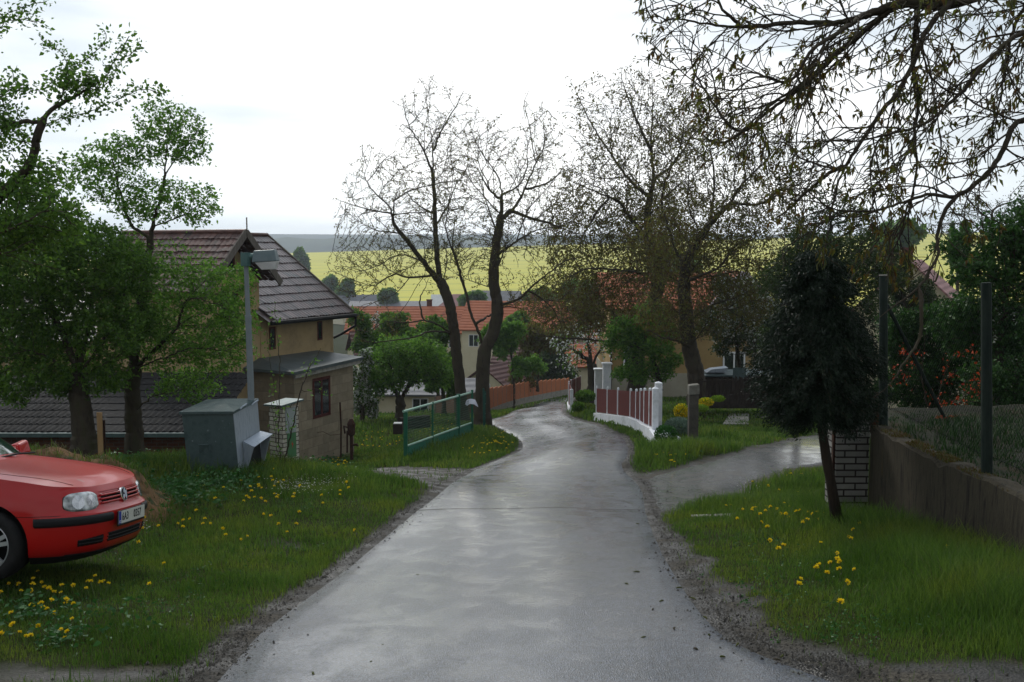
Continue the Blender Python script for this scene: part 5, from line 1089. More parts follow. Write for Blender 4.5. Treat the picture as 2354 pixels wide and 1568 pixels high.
# --- the two forked walnuts behind the gate
tree('walnut_tree', 'walnut tree with the left of two adjoining dark trunks behind the green gate', 'tree',
 [[(1062,965,39.5),(1058,900,39.5),(1053,850,39.5),(1046,790,39.5),(1041,745,39.5),(1030,690,39.6),(1012,645,39.8),(1005,600,40),(1002,560,40),(999,500,40),(998,450,40),(995,400,40),(994,340,40),(985,280,40.3)],
  [(1010,650,39.8),(983,615,39.4),(940,560,38.8),(905,515,38.5),(897,478,38.5),(863,445,38.3),(838,409,38.2),(846,377,38.2)],
  [(905,515,38.5),(905,470,38),(918,430,37.8)],
  [(1039,770,39.5),(1006,747,39),(975,737,38.6),(929,742,38.2),(888,740,38),(860,755,38)],
  [(1039,765,39.5),(986,762,38.4),(955,775,38),(916,781,37.5),(865,787,37),(814,777,36.8)],
  [(973,738,38.6),(965,704,38.6),(967,683,38.6),(980,657,39)],
  [(983,623,39.4),(963,598,40.4),(915,586,41),(871,610,41.2),(830,623,41.4)],
  [(1000,490,40),(987,486,40.5),(963,473,41),(939,449,41.4),(929,417,41.6)],
  [(1000,520,40),(1030,470,41),(1050,420,42),(1085,370,42.5)], [(995,400,40),(970,340,39.5),(940,290,39),(925,230,39)], [(994,350,40),(1020,290,40),(1050,240,40),(1065,210,40)]],
 [(990,310,75,110),(985,260,60,75),(880,450,100,110),(845,610,100,95),(960,520,110,130),(865,745,70,55),(1030,400,80,130),(930,400,70,90),(1060,290,45,70),(800,520,40,60)], 39.5, .14, 9500, .22, .0075, 'leaf_walnut', 11, nleaf=4, lsize=(.08,.04), spread=.045, maxr=1.5, group=g_w, bark='bark_dark', lv=LVW, fill=(1.6, .23, .36), trop=(0,0,.10), thin=.6, lowp=.04, rq=.80, noise=.075)
tree('walnut_tree', 'walnut tree whose trunk forks wide into two limbs, right one of the adjoining pair', 'tree',
 [[(1108,975,38),(1108,905,38),(1109,850,38),(1112,800,38)],
  [(1112,800,38),(1098,760,38),(1082,720,38),(1075,690,38),(1063,650,38),(1050,605,37.8),(1032,554,37.6),(1024,522,37.6),(1030,478,37.4),(1038,430,37.2)],
  [(1112,805,38),(1130,770,38),(1142,730,38),(1141,690,38),(1134,650,38),(1136,598,38),(1142,548,38),(1150,500,38),(1153,457,38),(1149,421,38),(1135,390,38)],
  [(1153,502,38),(1181,478,38.4),(1205,437,38.8),(1225,389,39),(1248,341,39),(1250,300,39)],
  [(1143,703,38),(1193,687,37.4),(1225,655,37),(1262,627,36.6),(1300,600,36.4),(1340,590,36)],
  [(1063,650,38),(1050,600,39),(1040,560,39.6),(1045,500,40)], [(1137,590,38),(1180,560,37.5),(1230,530,37),(1290,520,36.6)], [(1108,735,38),(1135,720,39),(1160,705,39.6),(1210,712,40)], [(1150,460,38),(1120,430,38.5),(1100,390,39)], [(1205,437,38.8),(1260,420,39.4),(1300,380,39.8)]],
 [(1090,400,55,110),(1235,360,75,120),(1190,500,110,110),(1270,610,100,110),(1130,560,110,100),(1060,470,60,110),(1300,470,70,90),(1250,690,90,50),(1150,330,70,70)], 38, .14, 9500, .27, .0075, 'leaf_walnut', 12, nleaf=4, lsize=(.085,.04), spread=.045, maxr=1.5, group=g_w, bark='bark_dark', lv=LVW, fill=(1.6, .23, .36), trop=(0,0,.10), thin=.6, lowp=.04, rq=.80, noise=.075)
# --- right pair
tree('walnut_tree', 'broad walnut tree rising behind the old concrete post on the right', 'tree',
 [[(1604,925,36),(1600,870,36),(1592,830,36),(1581,780,36),(1576,720,36),(1572,664,36),(1575,606,36)],
  [(1575,606,36),(1593,573,36),(1630,518,36),(1678,467,35.6),(1703,426,35.4),(1758,371,35),(1790,330,35)], [(1575,610,36),(1550,569,36),(1535,518,36),(1520,467,36),(1530,415,36),(1560,350,36)],
  [(1630,518,36),(1640,450,36.6),(1640,390,37),(1625,310,37)], [(1590,800,36),(1560,785,35),(1520,775,34.6),(1490,760,34)], [(1582,740,36),(1640,700,36),(1690,685,36),(1740,660,36)], [(1678,467,35.6),(1740,470,35),(1800,440,35)], [(1572,650,36),(1620,630,35),(1690,600,34.6)]],
 [(1650,360,150,140),(1720,480,140,120),(1570,330,90,110),(1620,560,150,120),(1660,670,150,90),(1800,420,70,100),(1700,260,80,70),(1560,730,100,60)], 36, .14, 15000, .29, .0075, 'leaf_walnut', 13, nleaf=5, lsize=(.12,.055), spread=.10, maxr=1.8, zf=((5,8),(2.2,.35)), group=g_w, bark='bark_dark', lv=LVW2, fill=(1.8, .23, .30), trop=(0,0,.08), thin=.75, rq=.80, noise=.075)
tree('walnut_tree', 'tall walnut tree with a thick dark trunk between the maroon fence and the ochre house', 'tree',
 [[(1461,915,45),(1461,850,45),(1466,800,45),(1482,740,45),(1503,690,45),(1513,646,45),(1502,591,45),(1491,547,45),(1487,500,45),(1493,456,45),(1502,408,45),(1495,342,45),(1498,280,45),(1500,220,45)],
  [(1488,550,45),(1447,500,44.5),(1421,463,44),(1377,445,43.6),(1320,420,43.4)], [(1488,450,45),(1447,415,45.5),(1403,353,46),(1366,298,46.4),(1326,217,46.6)],
  [(1500,410,45),(1535,390,45),(1579,331,45),(1600,270,45)], [(1466,800,45),(1412,788,44),(1336,779,43),(1270,775,42.4),(1225,765,42)], [(1513,646,45),(1480,630,44),(1416,620,43),(1350,618,42.6),(1300,640,42)],
  [(1470,790,45),(1430,740,46),(1380,700,46.6),(1330,690,47)], [(1495,342,45),(1460,270,45),(1430,190,45)], [(1510,640,45),(1550,560,46),(1570,480,46.5)]],
 [(1450,290,100,110),(1385,400,100,130),(1330,540,90,120),(1470,560,130,140),(1350,690,110,80),(1540,290,90,100),(1330,270,40,70),(1500,440,120,120),(1430,720,110,60),(1260,700,60,70)], 45, .17, 15000, .36, .009, 'leaf_walnut', 14, nleaf=6, lsize=(.14,.065), spread=.12, maxr=1.8, zf=((6.5,10),(2.2,.35)), group=g_w, bark='bark_dark', lv=LVW2, fill=(1.8, .23, .30), trop=(0,0,.08), thin=.75, rq=.80, noise=.075)
# --- overhanging near walnut, trunk beyond the right edge
def near_attr(rs):
    out_ = []
    while len(out_) < 8000:
        u, v = rs.uniform(1500, 2500), rs.uniform(-130, 600)
        lo = 60 if u < 1600 else 0
        vmax = np.interp(u, [1500,1600,1750,1900,2050,2200,2330,2500], [120,290,420,590,640,560,430,420]); 
        if v > vmax: continue
        g = fbm(np.array([u/95.]), np.array([v/95.]), 44, 2)[0]
        if g < .36 and rs.random() < .85: continue
        if 1950 < u < 2090 and 200 < v < 420 and rs.random() < .8: continue
        d_ = rs.uniform(5.8, 8.8); out_.append(P(u, v, d_))
    for (a, b, c, e_, k, d_) in ((2050, 2200, 560, 700, 130, 7), (1990, 2110, 640, 900, 90, 6.6), (1800, 2050, 560, 700, 200, 7.4), (1930, 2060, 700, 900, 30, 6.8)):
        for _ in range(k): out_.append(P(rs.uniform(a, b), rs.uniform(c, e_), d_+rs.uniform(-.5, .5)))
    return np.array(out_)
tree('walnut_tree', 'near walnut tree reaching in from the top right with drooping catkins and bronze young leaves', 'tree',
 [[(2760,1150,7.2),(2740,900,7.2),(2700,600,7.2),(2640,300,7.2),(2600,50,7.2),(2560,-150,7.2)],
  [(2680,500,7.2),(2500,330,7.2),(2353,275,7.2),(2311,330,7.1),(2291,371,7.1),(2251,415,7),(2198,451,7),(2130,447,6.9),(2069,467,6.9),(2009,484,6.8),(1948,486,6.8),(1908,504,6.8),(1819,526,6.8)],
  [(2198,451,7),(2170,484,6.9),(2152,544,6.9),(2155,585,6.8),(2113,658,6.7),(2040,715,6.6)], [(2113,660,6.7),(2117,707,6.6),(2113,776,6.6),(2069,848,6.5),(2050,875,6.5)],
  [(2600,50,7.2),(2400,-60,7.3),(2190,2,7.4),(2069,8,7.4),(1948,48,7.4),(1828,52,7.4),(1707,62,7.4),(1626,56,7.4),(1545,44,7.4),(1505,52,7.4),(1481,4,7.4)],
  [(2190,0,7.4),(2146,48,7.2),(2110,105,7.1),(2094,153,7.1),(2053,226,7),(2021,262,7),(1981,322,7),(1944,379,7),(1920,435,7)], [(1944,377,7),(1884,415,7.1),(1828,467,7.2),(1787,500,7.2)],
  [(2069,8,7.4),(2009,50,7.7),(1908,137,7.8),(1848,193,7.8),(1787,230,7.8),(1727,282,7.8),(1715,325,7.8)], [(1990,30,7.4),(1948,62,7),(1872,109,6.8),(1828,173,6.8),(1803,189,6.8),(1747,175,6.8),(1700,200,6.8)],
  [(2110,5,7.4),(2097,141,7.9),(2110,222,8),(2101,302,8),(2106,383,8),(2091,484,8)], [(2600,60,7.2),(2450,60,6.6),(2353,73,6.5),(2271,137,6.4),(2210,210,6.4),(2150,266,6.4),(2093,298,6.4),(2029,310,6.4)],
  [(2400,-60,7.3),(2331,60,7.6),(2311,161,7.8),(2295,242,7.8)], [(1707,62,7.4),(1660,20,7.3),(1640,-30,7.3)], [(1727,282,7.8),(1660,330,7.8),(1600,300,7.8)], [(1848,193,7.8),(1760,260,8.2),(1690,300,8.3),(1600,175,8.3)]],
 None, 7.2, .042, 0, .085, .0026, 'leaf_walnut_near', 15, nleaf=6, lsize=(.046,.018), spread=.012, maxr=1.3, lv=[(.13, .95, 42), (.12, .42, 40), (.10, .17, 42)], env=near_env, noise=.11, trop=(-.35,0,-.55), bark='bark_dark', attr=near_attr, catk=300, droop=.4, leafbias=(0,0,-.45), thin=.15, lowp=.02, rq=.6, jit=.16)
# --- left garden trees
g_l = 'leafy garden trees on the left in front of the house'
tree('garden_tree', 'left leafy pollard tree with a stout trunk behind the earth mound', 'tree',
 [[(196,1040,17),(190,960,17),(182,900,17),(180,862,17)], [(180,862,17),(150,780,17),(110,700,17),(80,620,17)], [(180,862,17),(200,770,17),(215,660,17),(220,560,17)], [(180,862,17),(240,780,17),(280,690,17),(310,600,17)], [(175,870,17),(110,820,16.6),(40,800,16.2)], [(180,870,17),(250,830,16.6),(300,800,16.2)], [(180,862,17),(170,740,17.6),(160,600,18)]],
 [(90,640,150,100),(230,620,130,90),(60,760,120,90),(250,740,110,90),(0,700,90,140),(150,560,150,60),(-40,580,90,100),(100,850,120,60),(20,880,70,60),(230,870,70,40)], 17, .075, 7500, .17, .004, 'leaf_mid', 21, nleaf=16, lsize=(.064,.044), spread=.055, maxr=3.2, group=g_l, bark='bark_dark', di=.9, dk=.13, trop=(0,0,.18), droop=.15)
tree('garden_tree', 'taller leafy tree with open light green top, its dark trunk left of the grit bin', 'tree',
 [[(312,1060,18),(308,980,18),(305,900,18),(306,850,18),(318,740,18),(338,620,18),(345,560,18),(350,520,18),(375,430,18),(382,340,18),(400,280,18)],
  [(345,545,18),(300,515,18),(275,440,18),(262,380,18),(240,330,18)], [(306,850,18),(400,760,17.6),(430,690,17.4),(500,700,17.2),(560,740,17)], [(430,690,17.4),(480,640,17.2),(540,620,17.2)], [(308,950,18),(350,912,17.6),(400,905,17.4),(450,925,17.2)], [(306,850,18),(380,820,17.4),(450,800,17.2),(540,810,17)], [(350,520,18),(410,500,18),(460,470,18)], [(306,850,18),(290,740,18.4),(270,640,18.8)], [(380,400,18),(430,330,18),(460,290,18)]],
 [(385,310,75,75),(250,400,85,70),(430,330,50,60),(440,470,60,50),(330,470,80,50),(320,630,90,70),(480,710,90,85),(350,740,110,90),(500,800,90,70),(545,720,50,95),(450,640,75,50),(440,880,80,35),(290,350,60,40)], 18, .08, 8000, .15, .004, 'leaf_fresh', 22, nleaf=11, lsize=(.064,.042), spread=.06, maxr=3.0, group=g_l, bark='bark_dark', di=.9, dk=.14, droop=.15, thin=.9)
tree('cherry_tree', 'cherry tree reaching in from the left edge with leaves packed along its dark boughs', 'tree',
 [[(-330,1100,11),(-260,850,11),(-160,620,11),(-80,520,11),(0,449,11),(35,418,11),(70,372,11),(97,280,11),(132,244,11),(195,209,11),(244,174,11),(264,139,11),(296,84,11)],
  [(264,139,11),(300,125,11),(322,108,11)], [(97,280,11),(35,284,11),(-10,296,11),(-60,310,11)], [(140,235,11),(153,153,11.2),(139,120,11.2),(92,88,11.2)], [(104,285,11),(174,264,10.8),(226,250,10.7),(278,226,10.6),(330,205,10.6),(372,216,10.6)],
  [(-80,520,11),(-60,330,11.3),(0,223,11.4),(50,200,11.4),(87,209,11.4),(139,174,11.4),(195,139,11.4),(240,97,11.4),(240,70,11.4)], [(-60,330,11.3),(-40,120,11.3),(0,63,11.3),(35,45,11.3),(97,52,11.3)], [(-40,100,11.3),(0,45,11.2),(40,20,11.2),(98,5,11.2)],
  [(-160,620,11),(-60,560,10.6),(40,520,10.4),(110,480,10.4)], [(-60,560,10.6),(60,600,10.4),(140,620,10.4)], [(-80,520,11),(0,500,11.4),(80,420,11.6),(150,360,11.8)], [(195,209,11),(250,190,11.3),(270,150,11.3)], [(40,200,11.4),(30,170,11.4),(28,160,11.4)], [(0,500,11.4),(130,490,11.6)]],
 [(60,450,110,70),(20,540,110,70),(180,200,60,40),(0,300,60,60),(100,520,100,50),(0,250,40,60)], 11, .05, 2600, .14, .0045, 'leaf_mid', 23, nleaf=10, lsize=(.052,.036), spread=.05, maxr=8, bark='bark_dark', di=.35, dk=.11, droop=.1, iters=60)
# --- shrub with thin stems by the meter pillar
tree('elder_sapling', 'thin young sapling with few light leaves in front of the white brick pillar', 'sapling',
 [[(648,1085,16.7),(640,1000,16.7),(642,900,16.7),(640,800,16.7),(630,700,16.7)], [(648,1085,16.7),(668,1000,16.6),(690,900,16.6),(715,840,16.6),(738,800,16.6)], [(642,960,16.7),(625,860,16.8),(612,760,16.8)], [(690,900,16.6),(735,895,16.6)], [(668,1000,16.6),(655,930,16.5)], [(648,1080,16.7),(632,1000,16.5),(622,900,16.5)]],
 [(640,780,25,60),(700,860,35,30),(735,895,20,20),(630,700,20,40)], 16.7, .07, 60, .022, .004, 'leaf_fresh', 24, nleaf=5, lsize=(.06,.036), spread=.05, maxr=1.5, thin=.5, di=.4, dk=.16, iters=20)
# --- orchard behind the gate
g_o = 'orchard trees behind the green gate'
tree('orchard_tree', 'round fruit tree with short dark trunk in the orchard behind the green gate', 'tree',
 [[(920,965,44),(920,930,44),(916,912,44),(895,880,44),(870,855,44),(850,850,44)], [(918,920,44),(945,880,44),(965,840,44),(975,800,44)], [(916,912,44),(925,860,44.5),(920,810,44.5)], [(905,895,44),(900,850,43.5),(880,810,43.5)], [(945,880,44),(1000,870,43.5),(1020,850,43.5)]],
 [(900,850,75,55),(965,830,70,55),(860,880,45,35),(1010,860,35,35),(930,800,70,25)], 44, .13, 3200, .20, .010, 'leaf_fresh', 31, nleaf=11, lsize=(.13,.09), spread=.12, maxr=3, group=g_o, bark='bark_dark', di=1.6, dk=.22, thin=1)
def quick(name, label, cat, u, vb, d, E_, leaf, seed, n=900, ls=(.16,.11), r0=.1, group=None, leaf2=None, frac2=0, nleaf=12, D=None, bark='bark_dark', trunk_top=None):
    cu = sum(e_[0]*e_[2] for e_ in E_)/sum(e_[2] for e_ in E_); cv = sum(e_[1]*e_[3] for e_ in E_)/sum(e_[3] for e_ in E_)
    D = D or max(e_[2] for e_ in E_)*d/F/12; n = int(n*1.9); rq = random.Random(seed); E0_ = E_; E_ = []
    for e_ in E0_:
        E_.append((e_[0], e_[1], e_[2]*.62, e_[3]*.62))
        for k_ in range(6):
            a_ = rq.uniform(0, 6.28); q_ = rq.uniform(.45, .85); f_ = rq.uniform(.25, .5); E_.append((e_[0]+math.cos(a_)*e_[2]*q_, e_[1]+math.sin(a_)*e_[3]*q_, e_[2]*f_, e_[3]*f_, e_[2]*f_*d/F, rq.uniform(-.6, .6)*e_[2]*d/F))
    tree(name, label, cat, [[(u, vb, d), (u*.8+cu*.2, vb*.5+cv*.5, d), (cu, cv, d)]], E_, d, D, n, r0, r0/14, leaf, seed, nleaf=nleaf, lsize=ls, spread=D*.8, maxr=4, group=group, di=D*12, dk=D*1.5, iters=70, leaf2=leaf2, frac2=frac2, sides=4, bark=bark, droop=.1, jit=.2)
quick('orchard_tree', 'bright green bushy tree just left of the forked walnut trunks', 'tree', 1010, 960, 56, [(985,770,50,40),(1000,830,50,50),(940,790,40,35)], 'leaf_mid', 32, 700, (.2,.14), group=g_o)
quick('orchard_tree', 'green tree right of the forked walnut trunk above the terracotta fence', 'tree', 1180, 945, 66, [(1160,790,50,40),(1200,840,45,25),(1140,770,30,35),(1185,760,40,30)], 'leaf_fresh', 33, 800, (.2,.14), group=g_o)
quick('shrub', 'rounded dark olive shrub behind the terracotta fence', 'shrub', 1245, 915, 88, [(1245,845,60,38),(1280,830,40,40),(1300,850,30,30)], 'leaf_olive', 34, 900, (.3,.2))
quick('copper_tree', 'reddish brown leaved tree above the olive shrub by the terracotta fence', 'tree', 1235, 900, 72, [(1225,790,65,40),(1280,780,60,40),(1190,870,35,30)], 'leaf_walnut', 35, 800, (.22,.15))
quick('orchard_tree', 'white blossoming small tree beside the far corner of the block annex', 'tree', 832, 975, 43, [(832,880,22,60),(850,930,20,30),(840,830,24,30)], 'leaf_mid', 36, 500, (.13,.09), group=g_o, leaf2='blossom', frac2=.5)
quick('orchard_tree', 'loose green tree beside the gutter corner of the beige house', 'tree', 850, 950, 62, [(850,800,45,50),(900,760,40,40),(830,740,30,40)], 'leaf_mid', 37, 600, (.2,.13), group=g_o)
quick('orchard_tree', 'greyish bare bush in front of the long orange roof', 'tree', 890, 880, 80, [(880,750,42,30)], 'leaf_olive', 38, 300, (.2,.1), group=g_o, leaf2='blossom', frac2=.3, nleaf=3)
quick('orchard_tree', 'small dark trunked tree at the back of the orchard left of the walnut trunks', 'tree', 1020, 950, 49, [(1030,880,30,30),(1000,880,30,30)], 'leaf_mid', 39, 300, (.15,.1), group=g_o)
tree('blossom_tree', 'white blossoming tree with a thick dark trunk at the lane end', 'tree',
 [[(1363,925,50),(1362,870,50),(1358,840,50),(1335,815,50),(1310,800,50)], [(1360,845,50),(1375,810,50),(1395,790,50)], [(1360,845,50),(1352,790,50),(1350,750,50)]],
 [(1320,820,40,40),(1350,780,55,35),(1395,800,30,35),(1290,790,30,30)], 50, .2, 900, .26, .012, 'leaf_mid', 41, nleaf=5, lsize=(.14,.10), spread=.15, maxr=3, leaf2='blossom', frac2=.55, bark='bark_dark', di=1.8, dk=.38, iters=60)
quick('garden_tree', 'fresh green young tree in front of the thick walnut trunk at the ochre house', 'tree', 1516, 900, 40, [(1500,760,70,55),(1450,800,55,50),(1520,830,45,45),(1430,760,40,35),(1480,850,60,30)], 'leaf_fresh', 42, 1100, (.13,.08), r0=.11)
quick('blossom_tree', 'white flowering fruit tree beside the gable of the ochre house', 'tree', 1735, 900, 44, [(1735,740,80,70),(1700,680,60,50),(1770,800,60,60),(1740,860,40,30)], 'leaf_olive', 43, 1400, (.13,.09), r0=.13, leaf2='blossom', frac2=.35)
quick('garden_tree', 'olive green tree between the fruit tree and the dark conifer', 'tree', 1830, 930, 30, [(1820,620,80,80),(1880,580,80,60),(1800,760,70,80),(1960,580,90,60),(1860,680,80,80),(1990,650,70,80)], 'leaf_olive', 44, 2200, (.10,.06), r0=.12)
quick('garden_tree', 'pale leaved slender tree rising behind the dark conifer', 'tree', 1905, 930, 33, [(1900,480,65,55),(1960,520,60,50),(1860,520,50,50)], 'leaf_olive', 45, 900, (.10,.06), r0=.10, nleaf=3)
M['leaf_shade'] = leafmat('leaf_shade', (.014,.050,.010), (.055,.13,.022), .35)  # deep shade of the right-edge bushes, put into a darker leaf colour
quick('garden_tree', 'brownish leaved small tree left of the ochre house behind the low walnut branch', 'tree', 1390, 850, 64, [(1400,730,70,45),(1340,710,50,35),(1430,690,50,30)], 'leaf_walnut', 53, 900, (.15,.1), r0=.12)
quick('garden_tree', 'olive shrubby tree in front of the right window of the ochre house', 'tree', 1700, 900, 46, [(1690,775,50,45),(1650,740,50,40),(1700,690,60,40)], 'leaf_olive', 54, 900, (.12,.08), r0=.10, leaf2='blossom', frac2=.12)
quick('garden_tree', 'olive green tree half hiding the faded pink roofed house', 'tree', 2080, 760, 36, [(2060,640,50,60),(2110,680,50,50),(2030,590,40,40)], 'leaf_olive', 55, 900, (.09,.06), r0=.10)
# --- bushes right behind the mesh
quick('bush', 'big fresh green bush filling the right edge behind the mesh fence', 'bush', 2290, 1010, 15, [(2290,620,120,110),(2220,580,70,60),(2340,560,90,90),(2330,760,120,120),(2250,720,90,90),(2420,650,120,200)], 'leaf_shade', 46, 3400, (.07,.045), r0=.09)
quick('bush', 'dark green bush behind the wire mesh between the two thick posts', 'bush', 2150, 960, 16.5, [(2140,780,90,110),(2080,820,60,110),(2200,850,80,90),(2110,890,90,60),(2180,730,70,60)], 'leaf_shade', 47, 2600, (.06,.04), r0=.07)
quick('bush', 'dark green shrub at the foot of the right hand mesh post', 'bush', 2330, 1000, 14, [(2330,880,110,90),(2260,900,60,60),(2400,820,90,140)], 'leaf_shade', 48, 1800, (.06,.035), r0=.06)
M['leaf_red'] = leafmat('leaf_red', (.30,.02,.008), (.50,.09,.015), .3)
tree('flowering_quince', 'sparse shrub with scarlet blossoms behind the wire mesh', 'shrub',
 [[(2150,985,13.6),(2160,900,13.6),(2180,830,13.6)], [(2150,985,13.6),(2200,930,13.5),(2250,880,13.4)], [(2150,985,13.6),(2120,880,13.6),(2125,780,13.6)]],
 [(2125,800,22,45),(2220,890,40,45),(2240,840,20,40),(2180,930,60,22),(2290,950,60,14),(2080,850,40,60)], 13.6, .06, 380, .02, .0035, 'leaf_red', 49, nleaf=4, lsize=(.045,.035), spread=.04, maxr=1.8, di=.6, dk=.13, iters=60, thin=.4)
quick('heather_clump', 'low purple pink flowering clump at the back of the raised bed', 'plant', 2163, 992, 12.3, [(2163,970,34,14)], 'leaf_red', 50, 400, (.022,.016), r0=.012)
M['leaf_pink'] = leafmat('leaf_pink', (.20,.015,.06), (.33,.05,.13), .3); bpy.data.objects['heather_clump'].children[1].data.materials[0] = M['leaf_pink']
# --- far bare-twig trees on the right skyline
quick('distant_tree', 'thin bare topped tree on the skyline above the right bush', 'tree', 2280, 700, 32, [(2280,490,90,50),(2200,510,60,40),(2350,470,70,60)], 'leaf_olive', 51, 1500, (.07,.04), r0=.10, nleaf=2)
quick('distant_tree', 'dark green conifer top far behind the mesh fence', 'tree', 2200, 720, 70, [(2215,560,12,70),(2190,580,12,60)], 'leaf_mid', 52, 400, (.16,.08), r0=.12)
# --- thuja
def thuja():
    rs = np.random.default_rng(60); d = 10.6; b = P(1922, 1190, d); t = empty('conifer', b, label='dark little conifer with bare lower trunk in front of the pale brick pillar', cat='tree')
    m_ = MB(); pts = [P(1924, 1200, d), P(1908, 1100, d), P(1900, 1060, d), P(1888, 980, d), P(1880, 880, d+.05), P(1882, 760, d+.05), P(1885, 620, d+.05)]
    m_.tube([p-b for p in pts], [.068,.052,.054,.046,.04,.03,.01], 9); to = m_.build('trunk', mat('thuja_bark', [(.018,.013,.010),(.038,.026,.018),(.024,.018,.013)], .9, 8, bump=.8, bscale=35, stretch=(2,2,.4)), t, smooth=True)
    # drooping fans: branches radiate, each covered by flat scaly sprays
    V = []; seg = []; s = d/F
    prof_v = [575, 610, 660, 720, 790, 860, 930, 975]; prof_r = [20, 58, 86, 118, 148, 156, 132, 50]
    C_, A_, L_ = [], [], []; wood = MB()
    for k in range(460):
        v = 590+368*rs.random()**.85; rr = np.interp(v, prof_v, prof_r)*s*rs.uniform(.72, 1.08); th = rs.uniform(0, 2*PI); c = np.array(P(1882, v, d+.05)); 
        out_ = np.array([math.cos(th), math.sin(th)*.95, 0]); 
        start = c+np.array([0,0,-.02*0]); tip = c+out_*rr+np.array([0,0,-.10-.12*rs.random()+.15*(v < 700)]); mid = c+out_*rr*.55+np.array([0,0,.06])
        npt = 34; tt = np.linspace(.25, 1, npt)[:, None]; path = (1-tt)**2*start+2*tt*(1-tt)*mid+tt**2*tip
        if k % 3 == 0: wood.tube([Vector(p)-b for p in path[::6]], .006, 4)
        for p in path:
            m = 8; C_.append(p+rs.normal(0, .028, (m, 3))); A_.append(out_*.8+rs.normal(0, .5, (m, 3))+np.array([0,0,-.35])); L_.append(rs.uniform(.02, .05, m))
    C_ = np.concatenate(C_)-np.array(b); A_ = np.concatenate(A_); L_ = np.concatenate(L_)
    link('crown', leafmesh('crown', C_, A_, L_, L_*.3, rs, droop=.25), M['leaf_dark'], t); wood.build('branch', M['bark_dark'], to)
thuja()
# --- village and field-edge trees
fts = [(693,640,420,[(690,620,14,45)],'poplar between the roof corner and the yellow field'), (795,690,330,[(793,672,17,22)],'round tree behind the grey gabled village house'), (893,705,300,[(893,688,13,17)],'small round tree right of the grey gabled village house'),
 (760,680,350,[(757,662,9,22)],'narrow tree left of the grey gabled village house'), (1090,700,200,[(1090,688,26,12)],'low green tree above the long orange roof'), (1330,700,150,[(1330,672,50,18)],'spreading green tree right of the orange roofs'), (1420,700,150,[(1420,680,50,22)],'green tree behind the right walnuts below the field'),
 (1250,705,190,[(1245,682,30,14)],'green tree behind the middle orange roof'), (1560,640,300,[(1560,610,60,14)],'tree row piece far behind the ochre house roof'), (2080,560,160,[(2060,540,60,30)],'distant greyish tree left of the pink roofed house'), (1180,730,96,[(1180,748,30,18)],'green shrub below the orange roofs beside the forked walnut')]
for i, (u, vb, d, E_, lab) in enumerate(fts): quick('distant_tree', lab, 'tree', u, vb+10, d, E_, 'leaf_mid', 70+i, 220, (.012*d*.4+.25, .010*d*.4+.2), r0=.25, group='distant trees in the village and at the field edge')
# ================================================================== grass, weeds and flowers
M['grass'] = leafmat('grass', (.038,.090,.012), (.125,.21,.030), .45)
def patchy(m_):
    n = m_.node_tree.nodes; l = m_.node_tree.links; cr_ = [q for q in n if q.type == 'VALTORGB'][0]; tg = [x.to_socket for x in cr_.outputs[0].links]
    tcn = n.new('ShaderNodeTexCoord'); nz = n.new('ShaderNodeTexNoise'); nz.inputs['Scale'].default_value = .9; nz.inputs['Detail'].default_value = 5; l.new(tcn.outputs['Object'], nz.inputs['Vector'])
    c2 = n.new('ShaderNodeValToRGB'); l.new(nz.outputs[0], c2.inputs[0]); E = c2.color_ramp.elements; E[0].position = .36; E[0].color = (.62,.72,.55,1); E[1].position = .66; E[1].color = (1.5,1.12,.95,1); q = E.new(.5); q.color = (1,1,1,1)
    mu_ = n.new('ShaderNodeMix'); mu_.data_type = 'RGBA'; mu_.blend_type = 'MULTIPLY'; mu_.inputs[0].default_value = 1; l.new(cr_.outputs[0], mu_.inputs[6]); l.new(c2.outputs[0], mu_.inputs[7])
    for t_ in tg: l.new(mu_.outputs[2], t_)
patchy(M['grass'])
M['bed'] = leafmat('bed', (.008,.028,.006), (.03,.075,.014), .3); M['grass_dry'] = leafmat('grass_dry', (.09,.08,.03), (.14,.12,.05), .3)
M['weed'] = leafmat('weed', (.018,.075,.012), (.05,.15,.03), .3)
def blades(name, x, y, z, h, w_, rs, m_, lean=.35, **k):
    n = len(x); th = rs.uniform(0, 2*PI, n); ph = rs.uniform(0, 2*PI, n); l_ = rs.uniform(.1, 1, n)*lean*h
    b = np.stack([x, y, z-.01], 1); s = np.stack([np.cos(th), np.sin(th), np.zeros(n)], 1)*(w_/2)[:, None]; o = np.stack([np.cos(ph), np.sin(ph), np.zeros(n)], 1)
    m1 = b+o*(l_*.35)[:, None]+np.stack([0*h, 0*h, h*.6], 1); tp = b+o*l_[:, None]+np.stack([0*h, 0*h, h*rs.uniform(.8, 1, n)], 1)
    V = np.stack([b-s, b+s, m1+s*.8, m1-s*.8, tp], 1).reshape(-1, 3); i = np.arange(n)*5
    Q = np.stack([i, i+1, i+2, i+3], 1); T_ = np.stack([i+3, i+2, i+4], 1)
    return link(name, npmesh(name, V, Q, T_), m_, **k)
def excl(x, y):
    """inside buildings and walls: no grass"""
    e_ = (x > WX-.02) & (y < 13.2) & (y > 0)
    a = (x-A0.x)*EX.x+(y-A0.y)*EX.y; b = (x-A0.x)*NX.x+(y-A0.y)*NX.y
    e_ |= (a > -2.3) & (a < 4.6) & (b > .0) & (b < 8) & ~((a > 3.2) & (b < 1.6))
    e_ |= (y > 23.3) & (x < -7) & (y < 36)
    e_ |= (y > 55.9) & (x > xL) & (x < xR)
    return e_
